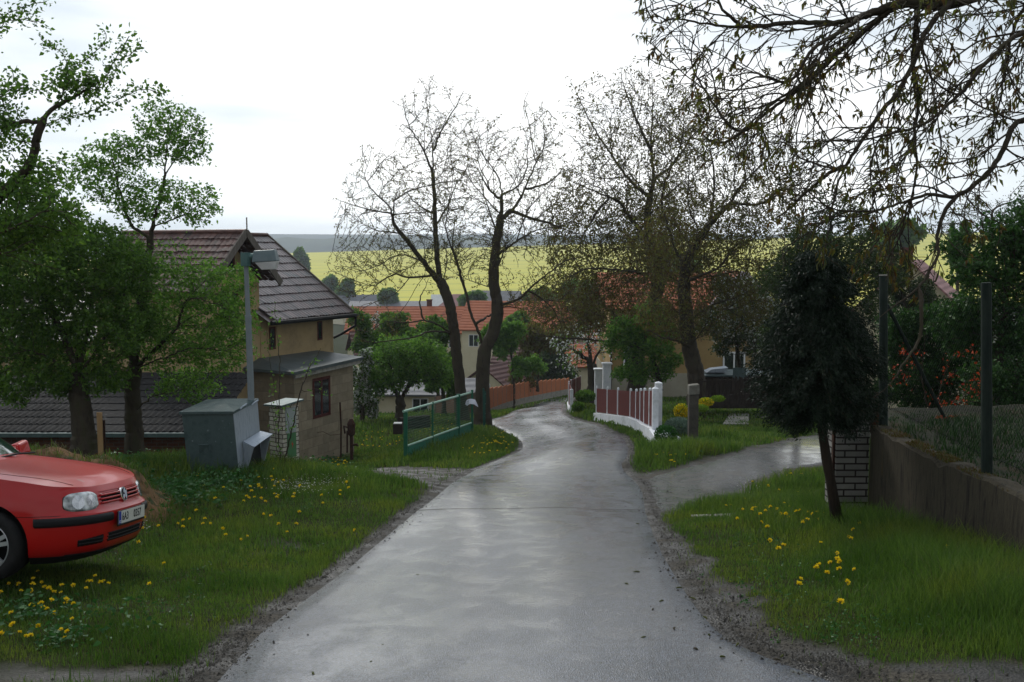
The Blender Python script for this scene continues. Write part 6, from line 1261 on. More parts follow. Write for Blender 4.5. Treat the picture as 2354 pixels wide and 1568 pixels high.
def tallness(x, y):
    """0 mown lawn .. 1 rough long grass"""
    t = fbm(x*.9, y*.9, 51)
    g = sstep(.35, .75, t)*.25
    def near(cx, cy, rx, ry): return np.exp(-(((x-cx)/rx)**2+((y-cy)/ry)**2))
    for u, v, rx, ry, a in ((520,1075,1.6,1.0,1),(400,1090,1.2,.9,.7),(700,1100,1.5,1.0,.5),(1000,1045,1.5,3,1.1),(1100,1010,.8,2.5,.8),(1180,1025,1,2,.5),(1850,1140,1.0,1.0,1.2),(1950,1200,1.0,1.0,1.3),(2080,1250,.7,1.0,1.2),(2180,1300,.6,1.2,1.2),(1700,1170,1.2,.8,.7),(1560,1045,1.3,1.2,1.2),(1620,1010,1,1.5,.8),(2250,1360,.7,1.4,.9),(2330,1400,.5,1.2,.8),(1300,965,2,3,.4),(820,1010,2,3,.5)):
        h_ = hit(u, v); g = g+a*near(h_[0], h_[1], rx, ry)
    return np.clip(g, 0, 1.3)
def scatter(y0, y1, dens, rs, pad=2.8):
    X0 = -.56*y1-pad; n = int(dens*(y1-y0)*2*abs(X0)); x = rs.uniform(X0, -X0, n); y = rs.uniform(y0, y1, n)
    k = np.abs(x) < .56*y+pad; x, y = x[k], y[k]; k = ~excl(x, y); x, y = x[k], y[k]
    dr, dt, dg, w = dists(x, y); k = (dr > .03) & (dt > .02); x, y, dr, dt = x[k], y[k], dr[k], dt[k]
    b = bare(x, y); b = np.clip(b+.55*sstep(.50, .78, fbm(x*2.3, y*2.3, 61)), 0, 1)
    k = rs.random(len(x)) > b**.8*.975; return x[k], y[k]
rs = np.random.default_rng(100); GX, GY, GH, GW = [], [], [], []
for y0, y1, dens, hs_, ws_ in ((3.6, 7, 7500, .050, .0042), (7, 10, 5200, .055, .0055), (10, 15, 2600, .062, .008), (15, 22, 1200, .07, .013), (22, 34, 450, .08, .022), (34, 60, 110, .10, .04), (60, 100, 16, .16, .10)):
    x, y = scatter(y0, y1, dens, rs); t = tallness(x, y); k = rs.random(len(x)) < .62+.5*t; x, y, t = x[k], y[k], t[k]
    h = hs_*(rs.uniform(.5, 1.25, len(x))+t*4.9*rs.uniform(.3, 1.1, len(x))); w_ = ws_*rs.uniform(.7, 1.3, len(x)); GX.append(x); GY.append(y); GH.append(h); GW.append(w_)
x, y, h, w_ = map(np.concatenate, (GX, GY, GH, GW)); dry = rs.random(len(x)) < .03+.10*sstep(.5, .75, fbm(x*1.5, y*1.5, 91))
blades('grass', x[~dry], y[~dry], gz(x[~dry], y[~dry]), h[~dry], w_[~dry], rs, M['grass'], .55, kind='stuff', label='lush wet green grass on both verges')
blades('dry_grass', x[dry], y[dry], gz(x[dry], y[dry]), h[dry]*.8, w_[dry], rs, M['grass_dry'], .8, kind='stuff', label='scattered dry straw coloured blades in the verges')
# terrace growth
n = 60000; x = rs.uniform(WX+.25, WX+9, n); y = rs.uniform(3, 12.8, n); k = (x < .56*y+1.5) & (fbm(x*1.7, y*1.7, 71) > .38); x, y = x[k], y[k]
zt_ = -.50+.012*(x-WX)+(fbm(x*2, y*2, 9)-.5)*.10; hh = .05+.16*sstep(.5, .8, fbm(x*1.1, y*1.1, 73))*rs.random(len(x))
blades('bed_plants', x, y, zt_, hh*rs.uniform(.6, 1.3, len(x)), np.full(len(x), .009), rs, M['bed'], .8, kind='stuff', label='low green plants growing in the raised bed')
# broad leaved weeds
def weeds(name, spots, per, rs, ls, label, m_='weed'):
    C_, A_ = [], []
    for u, v, ru, rv in spots:
        for _ in range(per):
            uu = u+rs.normal()*ru*.5; vv = v+rs.normal()*rv*.5
            if vv < 945: continue
            hx = hit(uu, vv)
            if excl(np.array([hx[0]]), np.array([hx[1]]))[0]: continue
            dr_, dt_, _, _ = dists(np.array([hx[0]]), np.array([hx[1]]))
            if min(dr_[0], dt_[0]) < .05: continue
            z = G(hx[0], hx[1]); k = rs.integers(4, 9); hh = rs.uniform(.3, 1.)*ls*3.5
            C_.append(np.array([hx[0], hx[1], z])+np.stack([rs.normal(0, ls*.9, k), rs.normal(0, ls*.9, k), rs.uniform(0, hh, k)], 1)); A_.append(np.stack([rs.normal(0, 1, k), rs.normal(0, 1, k), rs.uniform(-.1, .7, k)], 1))
    C_ = np.concatenate(C_); A_ = np.concatenate(A_); L_ = rs.uniform(.6, 1.4, len(C_))*ls; return link(name, leafmesh(name, C_, A_, L_, L_*.6, rs, droop=.2), M[m_], kind='stuff', label=label)
weeds('weeds', [(350,1060,90,30),(280,1080,90,40),(420,1130,80,40),(380,1160,70,30),(620,1080,50,20),(740,1070,60,25),(520,1110,70,25),(60,990,70,12),(240,1005,90,14),(160,1000,60,12)], 120, rs, .07, 'broad leaved weeds around the grit bin and the mound')
weeds('weeds', [(2010,1200,60,35),(2120,1240,90,30),(1920,1180,40,30),(1570,1040,50,20),(1520,1030,20,12),(1610,1010,30,20),(2260,1330,80,40),(2180,1290,80,30)], 110, rs, .05, 'broad leaved weeds along the foot of the stained wall and round the garden post')
weeds('weeds', [(200,1430,120,60),(60,1420,60,30),(130,1480,60,20)], 25, rs, .05, 'dandelion leaves in the lower left verge')
weeds('clover', [(300,1250,120,50),(480,1300,160,60),(620,1260,140,50),(350,1380,140,60),(700,1160,140,30),(860,1110,90,15),(1800,1350,160,60),(2000,1300,160,60),(2150,1420,160,60),(1750,1250,90,40),(1950,1450,160,50),(1720,1050,100,25)], 70, rs, .022, 'small leaved clover and weeds mixed into the grass')
# silver cushion plant, yellow garden flowers
def cushion(name, u, v, d, ru, rv, n, ls, m_, label, cat='plant', m2=None, **k):
    b = onground(u, v+rv, d); t = empty(name, b, label=label, cat=cat, **k); E_ = [(u, v, ru, rv)]; p = ell(E_, n, rs, d, .5)-np.array(b); s = p/(np.linalg.norm(p, axis=1)[:, None]+1e-6)+rs.normal(0, .5, p.shape)+np.array([0,0,.4])
    L_ = rs.uniform(.6, 1.3, n)*ls; mm = MB(); mm.tube([(0,0,-.05), (0,0,.08), (.02,0,rv*d/F)], [.02,.015,.008], 5); mm.build('stem', M['twig'], t)
    link('foliage', leafmesh('foliage', p, s, L_, L_*.5, rs), M[m_], t)
    if m2: q = ell(E_, n, rs, d, .8)-np.array(b); q = q[q[:, 2] > 0]; L2 = np.full(len(q), ls*.8); link('blossom', leafmesh('blossom', q, rs.normal(size=q.shape)+np.array([0,0,.6]), L2, L2, rs), M[m2], t)
M['leaf_silver'] = leafmat('leaf_silver', (.09,.15,.11), (.17,.24,.18), .2); M['leaf_lime'] = leafmat('leaf_lime', (.12,.22,.01), (.2,.32,.02), .3)
cushion('cushion_plant', 1558, 985, 25.5, 32, 24, 2600, .06, 'leaf_silver', 'silvery green cushion plant left of the old concrete post')
cushion('yellow_alyssum', 1566, 945, 27.5, 17, 16, 1500, .05, 'leaf_lime', 'bright yellow flower cushion left of the old concrete post', m2='yellow_flower')
cushion('yellow_alyssum', 1622, 925, 28.5, 17, 9, 1200, .05, 'leaf_lime', 'bright yellow flower cushion right of the old concrete post', m2='yellow_flower')
cushion('rockery_plant', 1650, 918, 29.5, 16, 7, 900, .05, 'leaf_lime', 'lime green low plant beside the concrete garden path')
cushion('rockery_plant', 1612, 940, 27, 16, 8, 900, .05, 'leaf_lime', 'lime green plant behind the old concrete post, nearest the lawn')
cushion('garden_shrub', 1345, 912, 46, 24, 14, 1400, .10, 'leaf_mid', 'dark low shrub inside the farther maroon fence')
cushion('garden_shrub', 1328, 938, 43, 14, 12, 900, .10, 'leaf_mid', 'small dark shrub at the near end of the farther maroon fence')
cushion('garden_shrub', 1530, 1000, 24, 26, 20, 1300, .06, 'weed', 'leafy green plant growing over the end of the white wall')
# rockery stones
for i, (u, v, d, s_, lab) in enumerate(((1640,945,26.5,.22,'grey rockery stone just right of the old concrete post'),(1665,938,27,.18,'grey rockery stone at the corner of the garden path'),(1600,958,26,.2,'grey rockery stone below the yellow flower cushions'),(1625,950,26.3,.16,'smallest grey rockery stone below the lime green plants'))):
    b = onground(u, v, d); m_ = MB(); r_ = random.Random(i); bm = bmesh.new(); bmesh.ops.create_icosphere(bm, subdivisions=2, radius=s_)
    for q in bm.verts: q.co *= r_.uniform(.8, 1.15); q.co.z *= .6
    me = bpy.data.meshes.new('rock'); bm.to_mesh(me); bm.free(); o = link('rockery_stone', me, M['concrete'], label=lab, cat='stone', group='stones edging the rockery'); o.location = b
# ------------------------------------------------------------------ dandelions
def dandelion_meshes(seed):
    r_ = np.random.default_rng(seed); n = 34; th = r_.uniform(0, 2*PI, n); el = r_.uniform(-.1, 1.1, n); ax = np.stack([np.cos(th)*np.cos(el), np.sin(th)*np.cos(el), np.sin(el)], 1)
    L_ = np.full(n, .021)*r_.uniform(.8, 1.1, n); hd = leafmesh('flower_head', np.zeros((n, 3)), ax, L_, L_*.55, r_, fold=.1); hd.materials.append(M['yellow_flower'])
    m_ = MB(); lx = r_.normal(0, .02, 2); m_.tube([(-lx[0], -lx[1], -.14), (-lx[0]*.3, -lx[1]*.3, -.07), (0, 0, .002)], [.0028, .0024, .0022], 5); m_.lathe([(.002,-.012),(.007,-.006),(.008,.002),(.004,.006)], 6)
    me = bpy.data.meshes.new('stem'); me.from_pydata(m_.v, [], m_.f); me.materials.append(M['stem']); return hd, me
M['stem'] = mat('stem', (.07,.10,.03), .6)
DM = [dandelion_meshes(s) for s in range(7)]
DR = random.Random(9); NDAND = 0
def dandelions(pts, label, group, h=(.06, .13), sc=1.):
    global NDAND
    for u, v in pts:
        hx = hit(u, v+0); x, y = float(hx[0]), float(hx[1]); hh = DR.uniform(*h)
        # the head shows at (u, v): shift the foot so the stalk ends there
        z = G(x, y); r_ = ray(u, v); k = (z+hh-CZ)/r_[2] if r_[2] < 0 else None
        x, y = r_[0]*k, r_[1]*k; zg = G(x, y); zz = zg+hh
        a = np.array([x]), np.array([y])
        if excl(*a)[0]: continue
        dr_, dt_, _, _ = dists(*a)
        if min(dr_[0], dt_[0]) < .04: continue
        hd, st = DR.choice(DM); s_ = sc*DR.uniform(.8, 1.2); rz = DR.uniform(0, 6.28)
        o = bpy.data.objects.new('dandelion', st); COL.objects.link(o); o.location = (x, y, zz); o.rotation_euler = (DR.uniform(-.35, .35), DR.uniform(-.35, .35), rz); o.scale = (s_, s_, max(s_, hh/.14))
        c = bpy.data.objects.new('flower_head', hd); COL.objects.link(c); c.parent = o; c.scale = (1, 1, s_/max(s_, hh/.14)); c.rotation_euler = (DR.uniform(-.4,.4), DR.uniform(-.4,.4), 0)
        tag(o, label, 'dandelion', group); NDAND += 1
def rnd(n, u0, u1, v0, v1, sd=0):
    r_ = random.Random(int(u0+v0*3+sd)); return [(r_.uniform(u0, u1), r_.uniform(v0, v1)) for _ in range(n)]
near_left = [(x_/1.389/1.7408, (1600+y_/1.389)/1.7408) for x_, y_ in ((50,1045),(105,1043),(118,1076),(183,1055),(185,1025),(232,1037),(178,1090),(248,1058),(275,1062),(272,1075),(300,1078),(345,1060),(340,1090),(212,978),(409,1060),(487,1027),(505,1045),(530,1015),(575,1025),(560,1042),(604,1050),(480,1076),(176,1172),(230,1162),(243,1175),(288,1157),(262,1195),(303,1220),(368,1135),(365,1148),(408,1147),(402,1238),(64,1222),(73,1281),(110,1306),(147,1330),(172,1320),(5,1330),(5,1095),(214,1284),(340,1308),(375,1312),(362,1336),(831,1057))]
dandelions(near_left, 'yellow dandelion in the grass patch in front of the red car', 'dandelions in front of the red car', (.05, .13), 1.1)
mid_left = [(x_/1.389/1.7408, (1600+y_/1.389)/1.7408) for x_, y_ in ((660,352),(678,372),(852,340),(884,335),(909,328),(838,370),(868,368),(890,372),(930,365),(945,352),(962,350),(980,372),(935,375),(989,342),(1117,372),(1150,353),(1195,386),(1215,370),(1285,378),(1297,385),(1300,392),(1340,460),(1218,425),(1100,440),(1135,488),(1027,545),(1195,553),(1243,497),(1436,484),(1398,520),(1414,548),(1455,508),(1524,493),(1475,565),(1525,530),(1545,538),(1625,553),(1635,530),(1483,398),(1545,470),(1575,468),(1090,622),(1017,676),(988,692),(1055,675),(1127,697),(1170,697),(1017,717),(1239,730),(1255,768),(805,663),(792,721),(770,802),(880,712),(1340,792),(1375,765),(1548,707),(1646,702),(1465,648),(1507,650),(1595,745),(1140,668),(850,590),(911,927))]
dandelions(mid_left, 'yellow dandelion on the left verge between the red car and the grit bin', 'dandelions on the left verge', (.06, .14), 1.15)
dandelions([(u+DR.uniform(-2,2), v) for u, v in rnd(26, 722, 800, 1058, 1082)]+rnd(22, 560, 820, 1075, 1150)+[(688,1180),(742,1160),(640,1212),(815,1228),(560,1155)], 'yellow dandelion on the left verge below the block annex', 'dandelions below the block annex', (.08, .16), 1.2)
dandelions(rnd(44, 1090, 1160, 998, 1030)+rnd(22, 1045, 1185, 1022, 1062), 'yellow dandelion on the verge between the green gate and the lane', 'dandelions beside the green gate', (.16, .28), 1.4)
dandelions(rnd(26, 830, 925, 985, 1032)+rnd(14, 935, 1060, 955, 1000), 'yellow dandelion in the orchard grass around the green gate', 'dandelions in the orchard', (.1, .18), 1.5)
near_right = [((2500+x_/1.475)/1.7408, (1800+y_/1.475)/1.7408) for x_, y_ in ((968,155),(980,148),(875,212),(893,210),(1001,227),(1080,178),(1040,150),(750,212),(708,322),(845,245),(908,275),(1017,280),(1008,326),(1046,350),(1055,368),(596,367),(625,352),(770,377),(832,370),(857,408),(797,430),(895,406),(938,381),(748,418),(752,402),(662,453),(804,477),(838,488),(828,422),(947,445),(965,436),(1010,425),(1030,425),(1080,422),(1115,403),(1132,428),(1103,448),(1139,455),(1050,462),(1075,466),(1048,475),(968,385),(918,425),(1383,484),(1463,453),(1344,531),(1320,551),(1332,583),(854,585),(904,645),(935,592),(1155,576),(1249,674),(1144,729),(1127,744),(1208,729),(1191,763),(1265,719),(1262,750),(1255,705),(1350,752),(1310,849),(1026,828),(1037,802),(1272,933),(1899,640),(693,399),(955,160),(1178,425))]
dandelions(near_right, 'yellow dandelion on the right verge in front of the stained concrete wall', 'dandelions on the right verge', (.10, .22), 1.15)
dandelions([(1500,1038),(1505,1049),(1524,1046),(1552,1049),(1633,1040),(1575,1035),(1540,1062)]+rnd(8, 1495, 1600, 1040, 1070), 'yellow dandelion on the grassy corner at the white fence wall', 'dandelions at the corner of the side track', (.08, .15), 1.2)
print('dandelions', NDAND)
# small white flowers
def daisies(spots, rs, ls, label):
    C_ = []
    for u, v, ru, rv, n in spots:
        for _ in range(n):
            hx = hit(u+rs.normal()*ru*.5, v+rs.normal()*rv*.5); C_.append((hx[0], hx[1], G(hx[0], hx[1])+rs.uniform(.06, .13)))
    C_ = np.repeat(np.array(C_), 4, 0); A_ = np.stack([rs.normal(0, 1, len(C_)), rs.normal(0, 1, len(C_)), np.full(len(C_), .3)], 1); L_ = np.full(len(C_), ls); link('daisies', leafmesh('daisies', C_, A_, L_, L_*.8, rs), M['white_flower'], kind='stuff', label=label)
daisies([(690,1125,80,22,190),(760,1110,60,14,90),(2060,1195,60,16,70),(2130,1200,40,14,40),(330,1225,25,14,14),(2220,1275,90,20,22),(1750,1130,60,20,20)], rs, .011, 'tiny white flowers scattered through the verges')
# ------------------------------------------------------------------ fallen catkins and bits on the lane
def bits(pts, label, group, ls):
    for i, (u, v) in enumerate(pts):
        hx = hit(u, v); r_ = random.Random(i*7+int(u)); m_ = MB(); a = r_.uniform(0, PI); l_ = r_.uniform(*ls); z = float(gbase(hx[0], hx[1]))+.012+.03*.6; c, s_ = math.cos(a)*l_/2, math.sin(a)*l_/2
        m_.tube([(-c, -s_, .0), (-c*.3+r_.uniform(-.006,.006), -s_*.3, .004), (c*.4, s_*.4+r_.uniform(-.006,.006), .003), (c, s_, .0)], [.004,.0075,.0065,.003], 6)
        o = m_.build('fallen_catkin', M['catkin'] if i % 3 else M['bark_dark'], None, label=label, cat='catkin', group=group); o.location = (hx[0], hx[1], z)
bits([(1135,1275),(1463,1322),(1168,1418),(1262,1437),(1478,1476),(1630,1470),(1598,1503),(1695,1492),(1797,1520),(1785,1527),(720,1560),(852,1535),(1225,1498),(1660,1521),(880,1495),(1090,1440),(1520,1390),(1560,1360),(1500,1410),(1440,1350),(960,1330),(1030,1300),(1250,1510),(1380,1540),(1550,1455),(1592,1385),(1620,1430),(663,1411),(1465,1210),(1330,1240)], 'dark fallen catkin lying on the wet lane', 'fallen catkins on the lane', (.02, .06))
# loose grit along the lane edges
n = 26000; t_ = rs.integers(8, len(RLs)-60, n); side = rs.random(n) < .45; E0 = np.where(side[:, None], RLs[t_], RRs[t_]); E1 = np.where(side[:, None], RLs[t_+1], RRs[t_+1]); pp = E0+(E1-E0)*rs.random((n, 1)); off = rs.exponential(.14, n)*np.where(rs.random(n) < .7, 1, -.9)*np.where(side, -1, 1)
x = pp[:, 0]+off; y = pp[:, 1]+rs.normal(0, .05, n); k = y > 3.5; x, y = x[k], y[k]; n = len(x); inroad = inside(RPOLY, x, y); z = np.where(inroad, gbase(x, y)+.016, gz(x, y)+.004)
s_ = rs.exponential(.0032, n)+.0025; th = rs.uniform(0, 2*PI, n); c = np.stack([x, y, z], 1)
V = np.stack([c+np.stack([np.cos(th+a)*s_*k_, np.sin(th+a)*s_*k_, zz*s_], 1) for a, k_, zz in ((0,1,0),(2.1,1.2,.1),(4.2,.9,0),(1,.2,1.1))], 1).reshape(-1, 3); i = np.arange(n)*4
link('gravel', npmesh('gravel', V, tris=np.concatenate([np.stack([i, i+1, i+3], 1), np.stack([i+1, i+2, i+3], 1), np.stack([i+2, i, i+3], 1)])), mat('grit', [(.018,.016,.013),(.06,.055,.047)], .8, 40, island=.6), kind='stuff', label='loose grit along the lane edges')

# growth on the mound and moss on the wall head
rs = np.random.default_rng(5); k = (MOUND[:, 3] > .05); Q_ = MOUND[k]; n = 16000; i = rs.integers(0, len(Q_), n); x = Q_[i, 0]+rs.normal(0, .04, n); y = Q_[i, 1]+rs.normal(0, .04, n); z = Q_[i, 2]; g = fbm(x*2.2, y*2.2, 131); k = (g > .47) | (rs.random(n) < .12) | (Q_[i, 3] < .12); x, y, z = x[k], y[k], z[k]
blades('mound_grass', x, y, z, rs.uniform(.04, .15, len(x)), np.full(len(x), .008), rs, M['grass'], .7, kind='stuff', label='grass growing over the earth mound')
n = 6000; i = rs.integers(0, len(Q_), n); x = Q_[i, 0]+rs.normal(0, .04, n); y = Q_[i, 1]+rs.normal(0, .04, n); blades('straw', x, y, Q_[i, 2]+.005, rs.uniform(.03, .1, n), np.full(n, .007), rs, M['grass_dry'], 1.6, kind='stuff', label='dry straw lying on the earth mound')
n = 9000; y = rs.uniform(3, 11.4, n); x = WX+rs.uniform(.0, .2, n); k = fbm(x*3, y*3, 141) > .42; x, y = x[k], y[k]
M['moss'] = leafmat('moss', (.10,.045,.010), (.07,.09,.015), .2)
blades('moss', x, y, np.full(len(x), WZ-.005), rs.uniform(.01, .045, len(x)), np.full(len(x), .008), rs, M['moss'], .8, kind='stuff', label='rusty brown moss along the top of the stained wall')
# ================================================================== red hatchback
def car():
    Wc = P(-26, 1256, 8.3); hd = R(-4.5)
    gx_ = (gbase(Wc.x+.5, 8.5)-gbase(Wc.x-1.5, 8.5))/2; nrm = Vector((-.0, .125, 1)).normalized()
    f = Vector((math.cos(hd), math.sin(hd), 0)); f = (f-nrm*f.dot(nrm)).normalized(); lf = nrm.cross(f)
    Rm = Matrix((f, lf, nrm)).transposed().to_4x4(); O = Wc-(Rm.to_3x3() @ Vector((0, -.80, .30)))
    t = empty('parked_car', O, label='red hatchback parked on the grass at the left edge, nose towards the lane', cat='car'); t.matrix_world = Matrix.Translation(O) @ Rm
    red = mat('car_red', [(.36,.004,.005),(.42,.006,.006)], .30, .8, spec=.3, coat=.45, bump=.02, bscale=60, spots=(7,.70,(.33,.10,.09)))
    blk = mat('car_black', (.010,.010,.011), .55); dark = mat('car_dark', (.003,.003,.003), .9); chrome = mat('chrome', (.65,.66,.68), .2, metal=1)
    silver = mat('alloy', [(.38,.39,.40),(.46,.47,.48)], .35, 3, metal=.6); rub = mat('tyre', [(.010,.010,.010),(.018,.017,.016)], .8, 12, bump=.2)
    plan = [(.87,0),(.865,.16),(.845,.34),(.795,.50),(.70,.64),(.56,.755),(.36,.82),(.05,.845),(-.5,.86),(-1.3,.865),(-2.1,.86),(-2.8,.83),(-3.1,.76),(-3.24,.6),(-3.29,.35),(-3.3,0)]
    C_ = catmull([np.array((p[0]*.97, p[1])) for p in plan], 10); sl_ = np.concatenate([[0], np.cumsum(np.linalg.norm(np.diff(C_, axis=0), axis=1))]); SM = sl_[-1]
    def pl(s): a = abs(s); x = np.interp(a, sl_, C_[:, 0]); y = np.interp(a, sl_, C_[:, 1]); return x, math.copysign(y, s) if s else 0.
    FZ, FR = [.13,.17,.21,.27,.40,.50,.545,.565,.60,.70,.78], [.20,.13,.05,.02,.0,-.012,-.005,.02,.045,.075,.125]
    DZ, DR_ = [.13,.17,.21,.27,.40,.60,.70,.80,.95], [.14,.10,.05,.015,.0,.0,.008,.03,.05]
    def S(s, z, off=0.):
        x, y = pl(s); x2, y2 = pl(s+.01 if s >= 0 else s+.01); tx, ty = x2-x, y2-y; l_ = math.hypot(tx, ty)+1e-9; nx, ny = ty/l_, -tx/l_
        if nx*1+0*ny < -1: nx, ny = -nx, -ny
        if (nx*(x+1.2)+ny*y) < 0: nx, ny = -nx, -ny
        fr = np.interp(z, FZ, FR) if x > -1 else np.interp(z, FZ, FR)*.6; rec = fr*nx*nx+np.interp(z, DZ, DR_)*ny*ny-off
        return Vector((x-nx*rec, y-ny*rec, z))
    def zs(x): return float(np.interp(x, [-3.3,-2.5,-1.5,-.4,.0,.3,.55,.8], [.90,.95,.955,.925,.885,.845,.80,.77]))
    def Hc(x): return float(np.interp(x, [-3.3,-.5,-.3,0,.3,.5,.65,.80], [.96,.985,.965,.925,.885,.85,.815,.775]))
    ns = 220; zr = [0,.04,.1,.16,.24,.34,.42,.48,.53,.56,.575,.60,.64,.69,.75,.82,.90,.96,1.0]
    ss = [(-SM+2*SM*i/ns) for i in range(ns)]
    V, Fc = [], []; rows = []
    ztab = [.13,.15,.17,.20,.24,.30,.38,.46,.51,.545,.558,.572,.60,.64,.68,.72]
    for s in ss:
        col = []; x, y = pl(s); zt = zs(x)
        for z in ztab: col.append(S(s, z))
        for k in (.25,.5,.75,1.): z = .72+(zt-.72)*k; col.append(S(s, z))
        e_ = col[-1]; tgt = Vector((min(max(e_.x, -3.0), .42), 0, 0))
        for tt in (.03,.08,.16,.28,.45,.65,.85,1.):
            q = e_.lerp(tgt, tt); h = Hc(q.x); w_ = math.sin(min(1, tt*1.6)*PI/2)**.9; q.z = e_.z+(h-e_.z)*w_+.012*math.sin(min(tt/.16,1)*PI)*0; col.append(q)
        rows.append(col)
    nr = len(rows[0])
    for col in rows: V += col
    for i in range(ns):
        for j in range(nr-1): a = i*nr+j; b = ((i+1) % ns)*nr+j; Fc.append((a, b, b+1, a+1))
    Fc.append(tuple(i*nr for i in range(ns))[::-1])
    bm = bmesh.new(); vv = [bm.verts.new(v) for v in V]
    for f_ in Fc:
        try: bm.faces.new([vv[i] for i in f_])
        except ValueError: pass
    bmesh.ops.remove_doubles(bm, verts=bm.verts, dist=.0006); bmesh.ops.recalc_face_normals(bm, faces=bm.faces)
    me = bpy.data.meshes.new('body'); bm.to_mesh(me); bm.free(); body = bpy.data.objects.new('body', me); COL.objects.link(body)
    cutters = []
    for x in (0, -2.51):
        for sy in (-1, 1):
            m_ = MB(); m_.tube([(x, sy*.50, .315), (x, sy*1.1, .315)], .352, 48); c = m_.build('cut', blk); bq = bmesh.new(); bq.from_mesh(c.data); bmesh.ops.recalc_face_normals(bq, faces=bq.faces); bq.to_mesh(c.data); bq.free(); cutters.append(c); md = body.modifiers.new('b', 'BOOLEAN'); md.operation = 'DIFFERENCE'; md.object = c; md.solver = 'EXACT'
    dg = bpy.context.evaluated_depsgraph_get(); me2 = bpy.data.meshes.new_from_object(body.evaluated_get(dg)); body.modifiers.clear(); body.data = me2
    for c in cutters: bpy.data.objects.remove(c)
    me2.materials.clear(); me2.materials.append(red); me2.materials.append(blk); me2.materials.append(dark)
    me2.polygons.foreach_set('use_smooth', [True]*len(me2.polygons))
    for p_ in me2.polygons:
        c = p_.center; p_.material_index = 1 if c.z < .215 else 0
        for wx in (0, -2.51):
            if abs(math.hypot(c.x-wx, c.z-.315)-.352) < .012 and abs(c.y) < .86 and abs(c.y) > .5 and abs(p_.normal.y) < .5: p_.material_index = 2
            if abs(abs(c.y)-.50) < .01 and abs(p_.normal.y) > .9 and math.hypot(c.x-wx, c.z-.315) < .36: p_.material_index = 2
    try: me2.set_sharp_from_angle(angle=R(38))
    except Exception: pass
    body.parent = t; body.matrix_parent_inverse = Matrix.Identity(4)
    def surf(name, s0, s1, z0f, z1f, m_, off=.004, n=24, k=6, par=None, thick=True, **kw):
        """patch of the shell between s0..s1 and z0(s)..z1(s), proud by off"""
        Vv, Ff = [], []
        for i in range(n+1):
            s = s0+(s1-s0)*i/n; a = (i/n); z0, z1 = z0f(a), z1f(a)
            for j in range(k+1):
                o_ = off if (0 < j < k and 0 < i < n) or not thick else -.006
                Vv.append(S(s, z0+(z1-z0)*j/k, o_))
        for i in range(n):
            for j in range(k): a = i*(k+1)+j; Ff.append((a, a+k+1, a+k+2, a+1))
        me_ = bpy.data.meshes.new(name); me_.from_pydata(Vv, [], Ff); me_.polygons.foreach_set('use_smooth', [True]*len(Ff)); bmm = bmesh.new(); bmm.from_mesh(me_); bmesh.ops.recalc_face_normals(bmm, faces=bmm.faces); bmm.to_mesh(me_); bmm.free()
        return link(name, me_, m_, par or t, **kw)
    def se(a, p_=.34): return (max(0, 1-abs(2*a-1)**3.2))**p_    # rounded end profile
    glass = bpy.data.materials.new('lamp_lens'); glass.use_nodes = True; n = glass.node_tree.nodes; l = glass.node_tree.links; b = n['Principled BSDF']
    b.inputs['Roughness'].default_value = .12; b.inputs['Coat Weight'].default_value = 1; b.inputs['Metallic'].default_value = .35
    tcn = n.new('ShaderNodeTexCoord'); vz = n.new('ShaderNodeTexNoise'); vz.inputs['Scale'].default_value = 9; vz.inputs['Detail'].default_value = 3; l.new(tcn.outputs['Object'], vz.inputs['Vector']); cr_ = n.new('ShaderNodeValToRGB'); l.new(vz.outputs[0], cr_.inputs[0]); cr_.color_ramp.elements[0].position = .38; cr_.color_ramp.elements[0].color = (.10,.11,.11,1); cr_.color_ramp.elements[1].position = .62; cr_.color_ramp.elements[1].color = (.62,.64,.63,1); l.new(cr_.outputs[0], b.inputs['Base Color'])
    for sg in (-1, 1):
        zc, zh = .655, .086
        surf('headlight_seal', sg*.395, sg*.79, lambda a: zc-(zh+.008)*se(a), lambda a: zc+(zh+.008)*se(a), blk, .0015, 30, 8)
        hl = surf('headlight', sg*.405, sg*.78, lambda a: zc-zh*se(a), lambda a: zc+zh*se(a), glass, .010, 30, 10)
        for sc_, rr_ in ((.50, .052), (.64, .06)):
            Vv = [S(sg*sc_, zc, .013)]; 
            for q in range(24): th = q*PI/12; Vv.append(S(sg*(sc_+rr_*math.cos(th)), zc+rr_*math.sin(th), .0118))
            me_ = bpy.data.meshes.new('reflector'); me_.from_pydata(Vv, [], [(0, 1+q, 1+(q+1) % 24) for q in range(24)]); link('reflector', me_, chrome, hl)
    # grille
    surf('grille', -.375, .375, lambda a: .603, lambda a: .713, dark, .003, 30, 4)
    for z in (.622, .655, .688):
        m_ = MB(); n_ = 30; m_.tube([S(-.375+.75*i/n_, z, .010) for i in range(n_+1)], .0095, 8); m_.build('grille_slat', red, t, smooth=True)
    surf('grille_surround', -.385, .385, lambda a: .712, lambda a: .724, red, .008, 30, 2)
    # emblem
    E0 = S(0, .660, .02); eN = (S(0, .64, 0)-S(0, .70, 0)).normalized(); eN = Vector((1, 0, .22)).normalized(); eU = Vector((-.22, 0, 1)).normalized(); eY = Vector((0, 1, 0))
    def ep(a, b_, o_=0): return E0+eY*a+eU*b_+eN*o_
    m_ = MB(); n_ = 32; ring = lambda r_, o_: [ep(r_*math.cos(i*2*PI/n_), r_*math.sin(i*2*PI/n_), o_) for i in range(n_)]
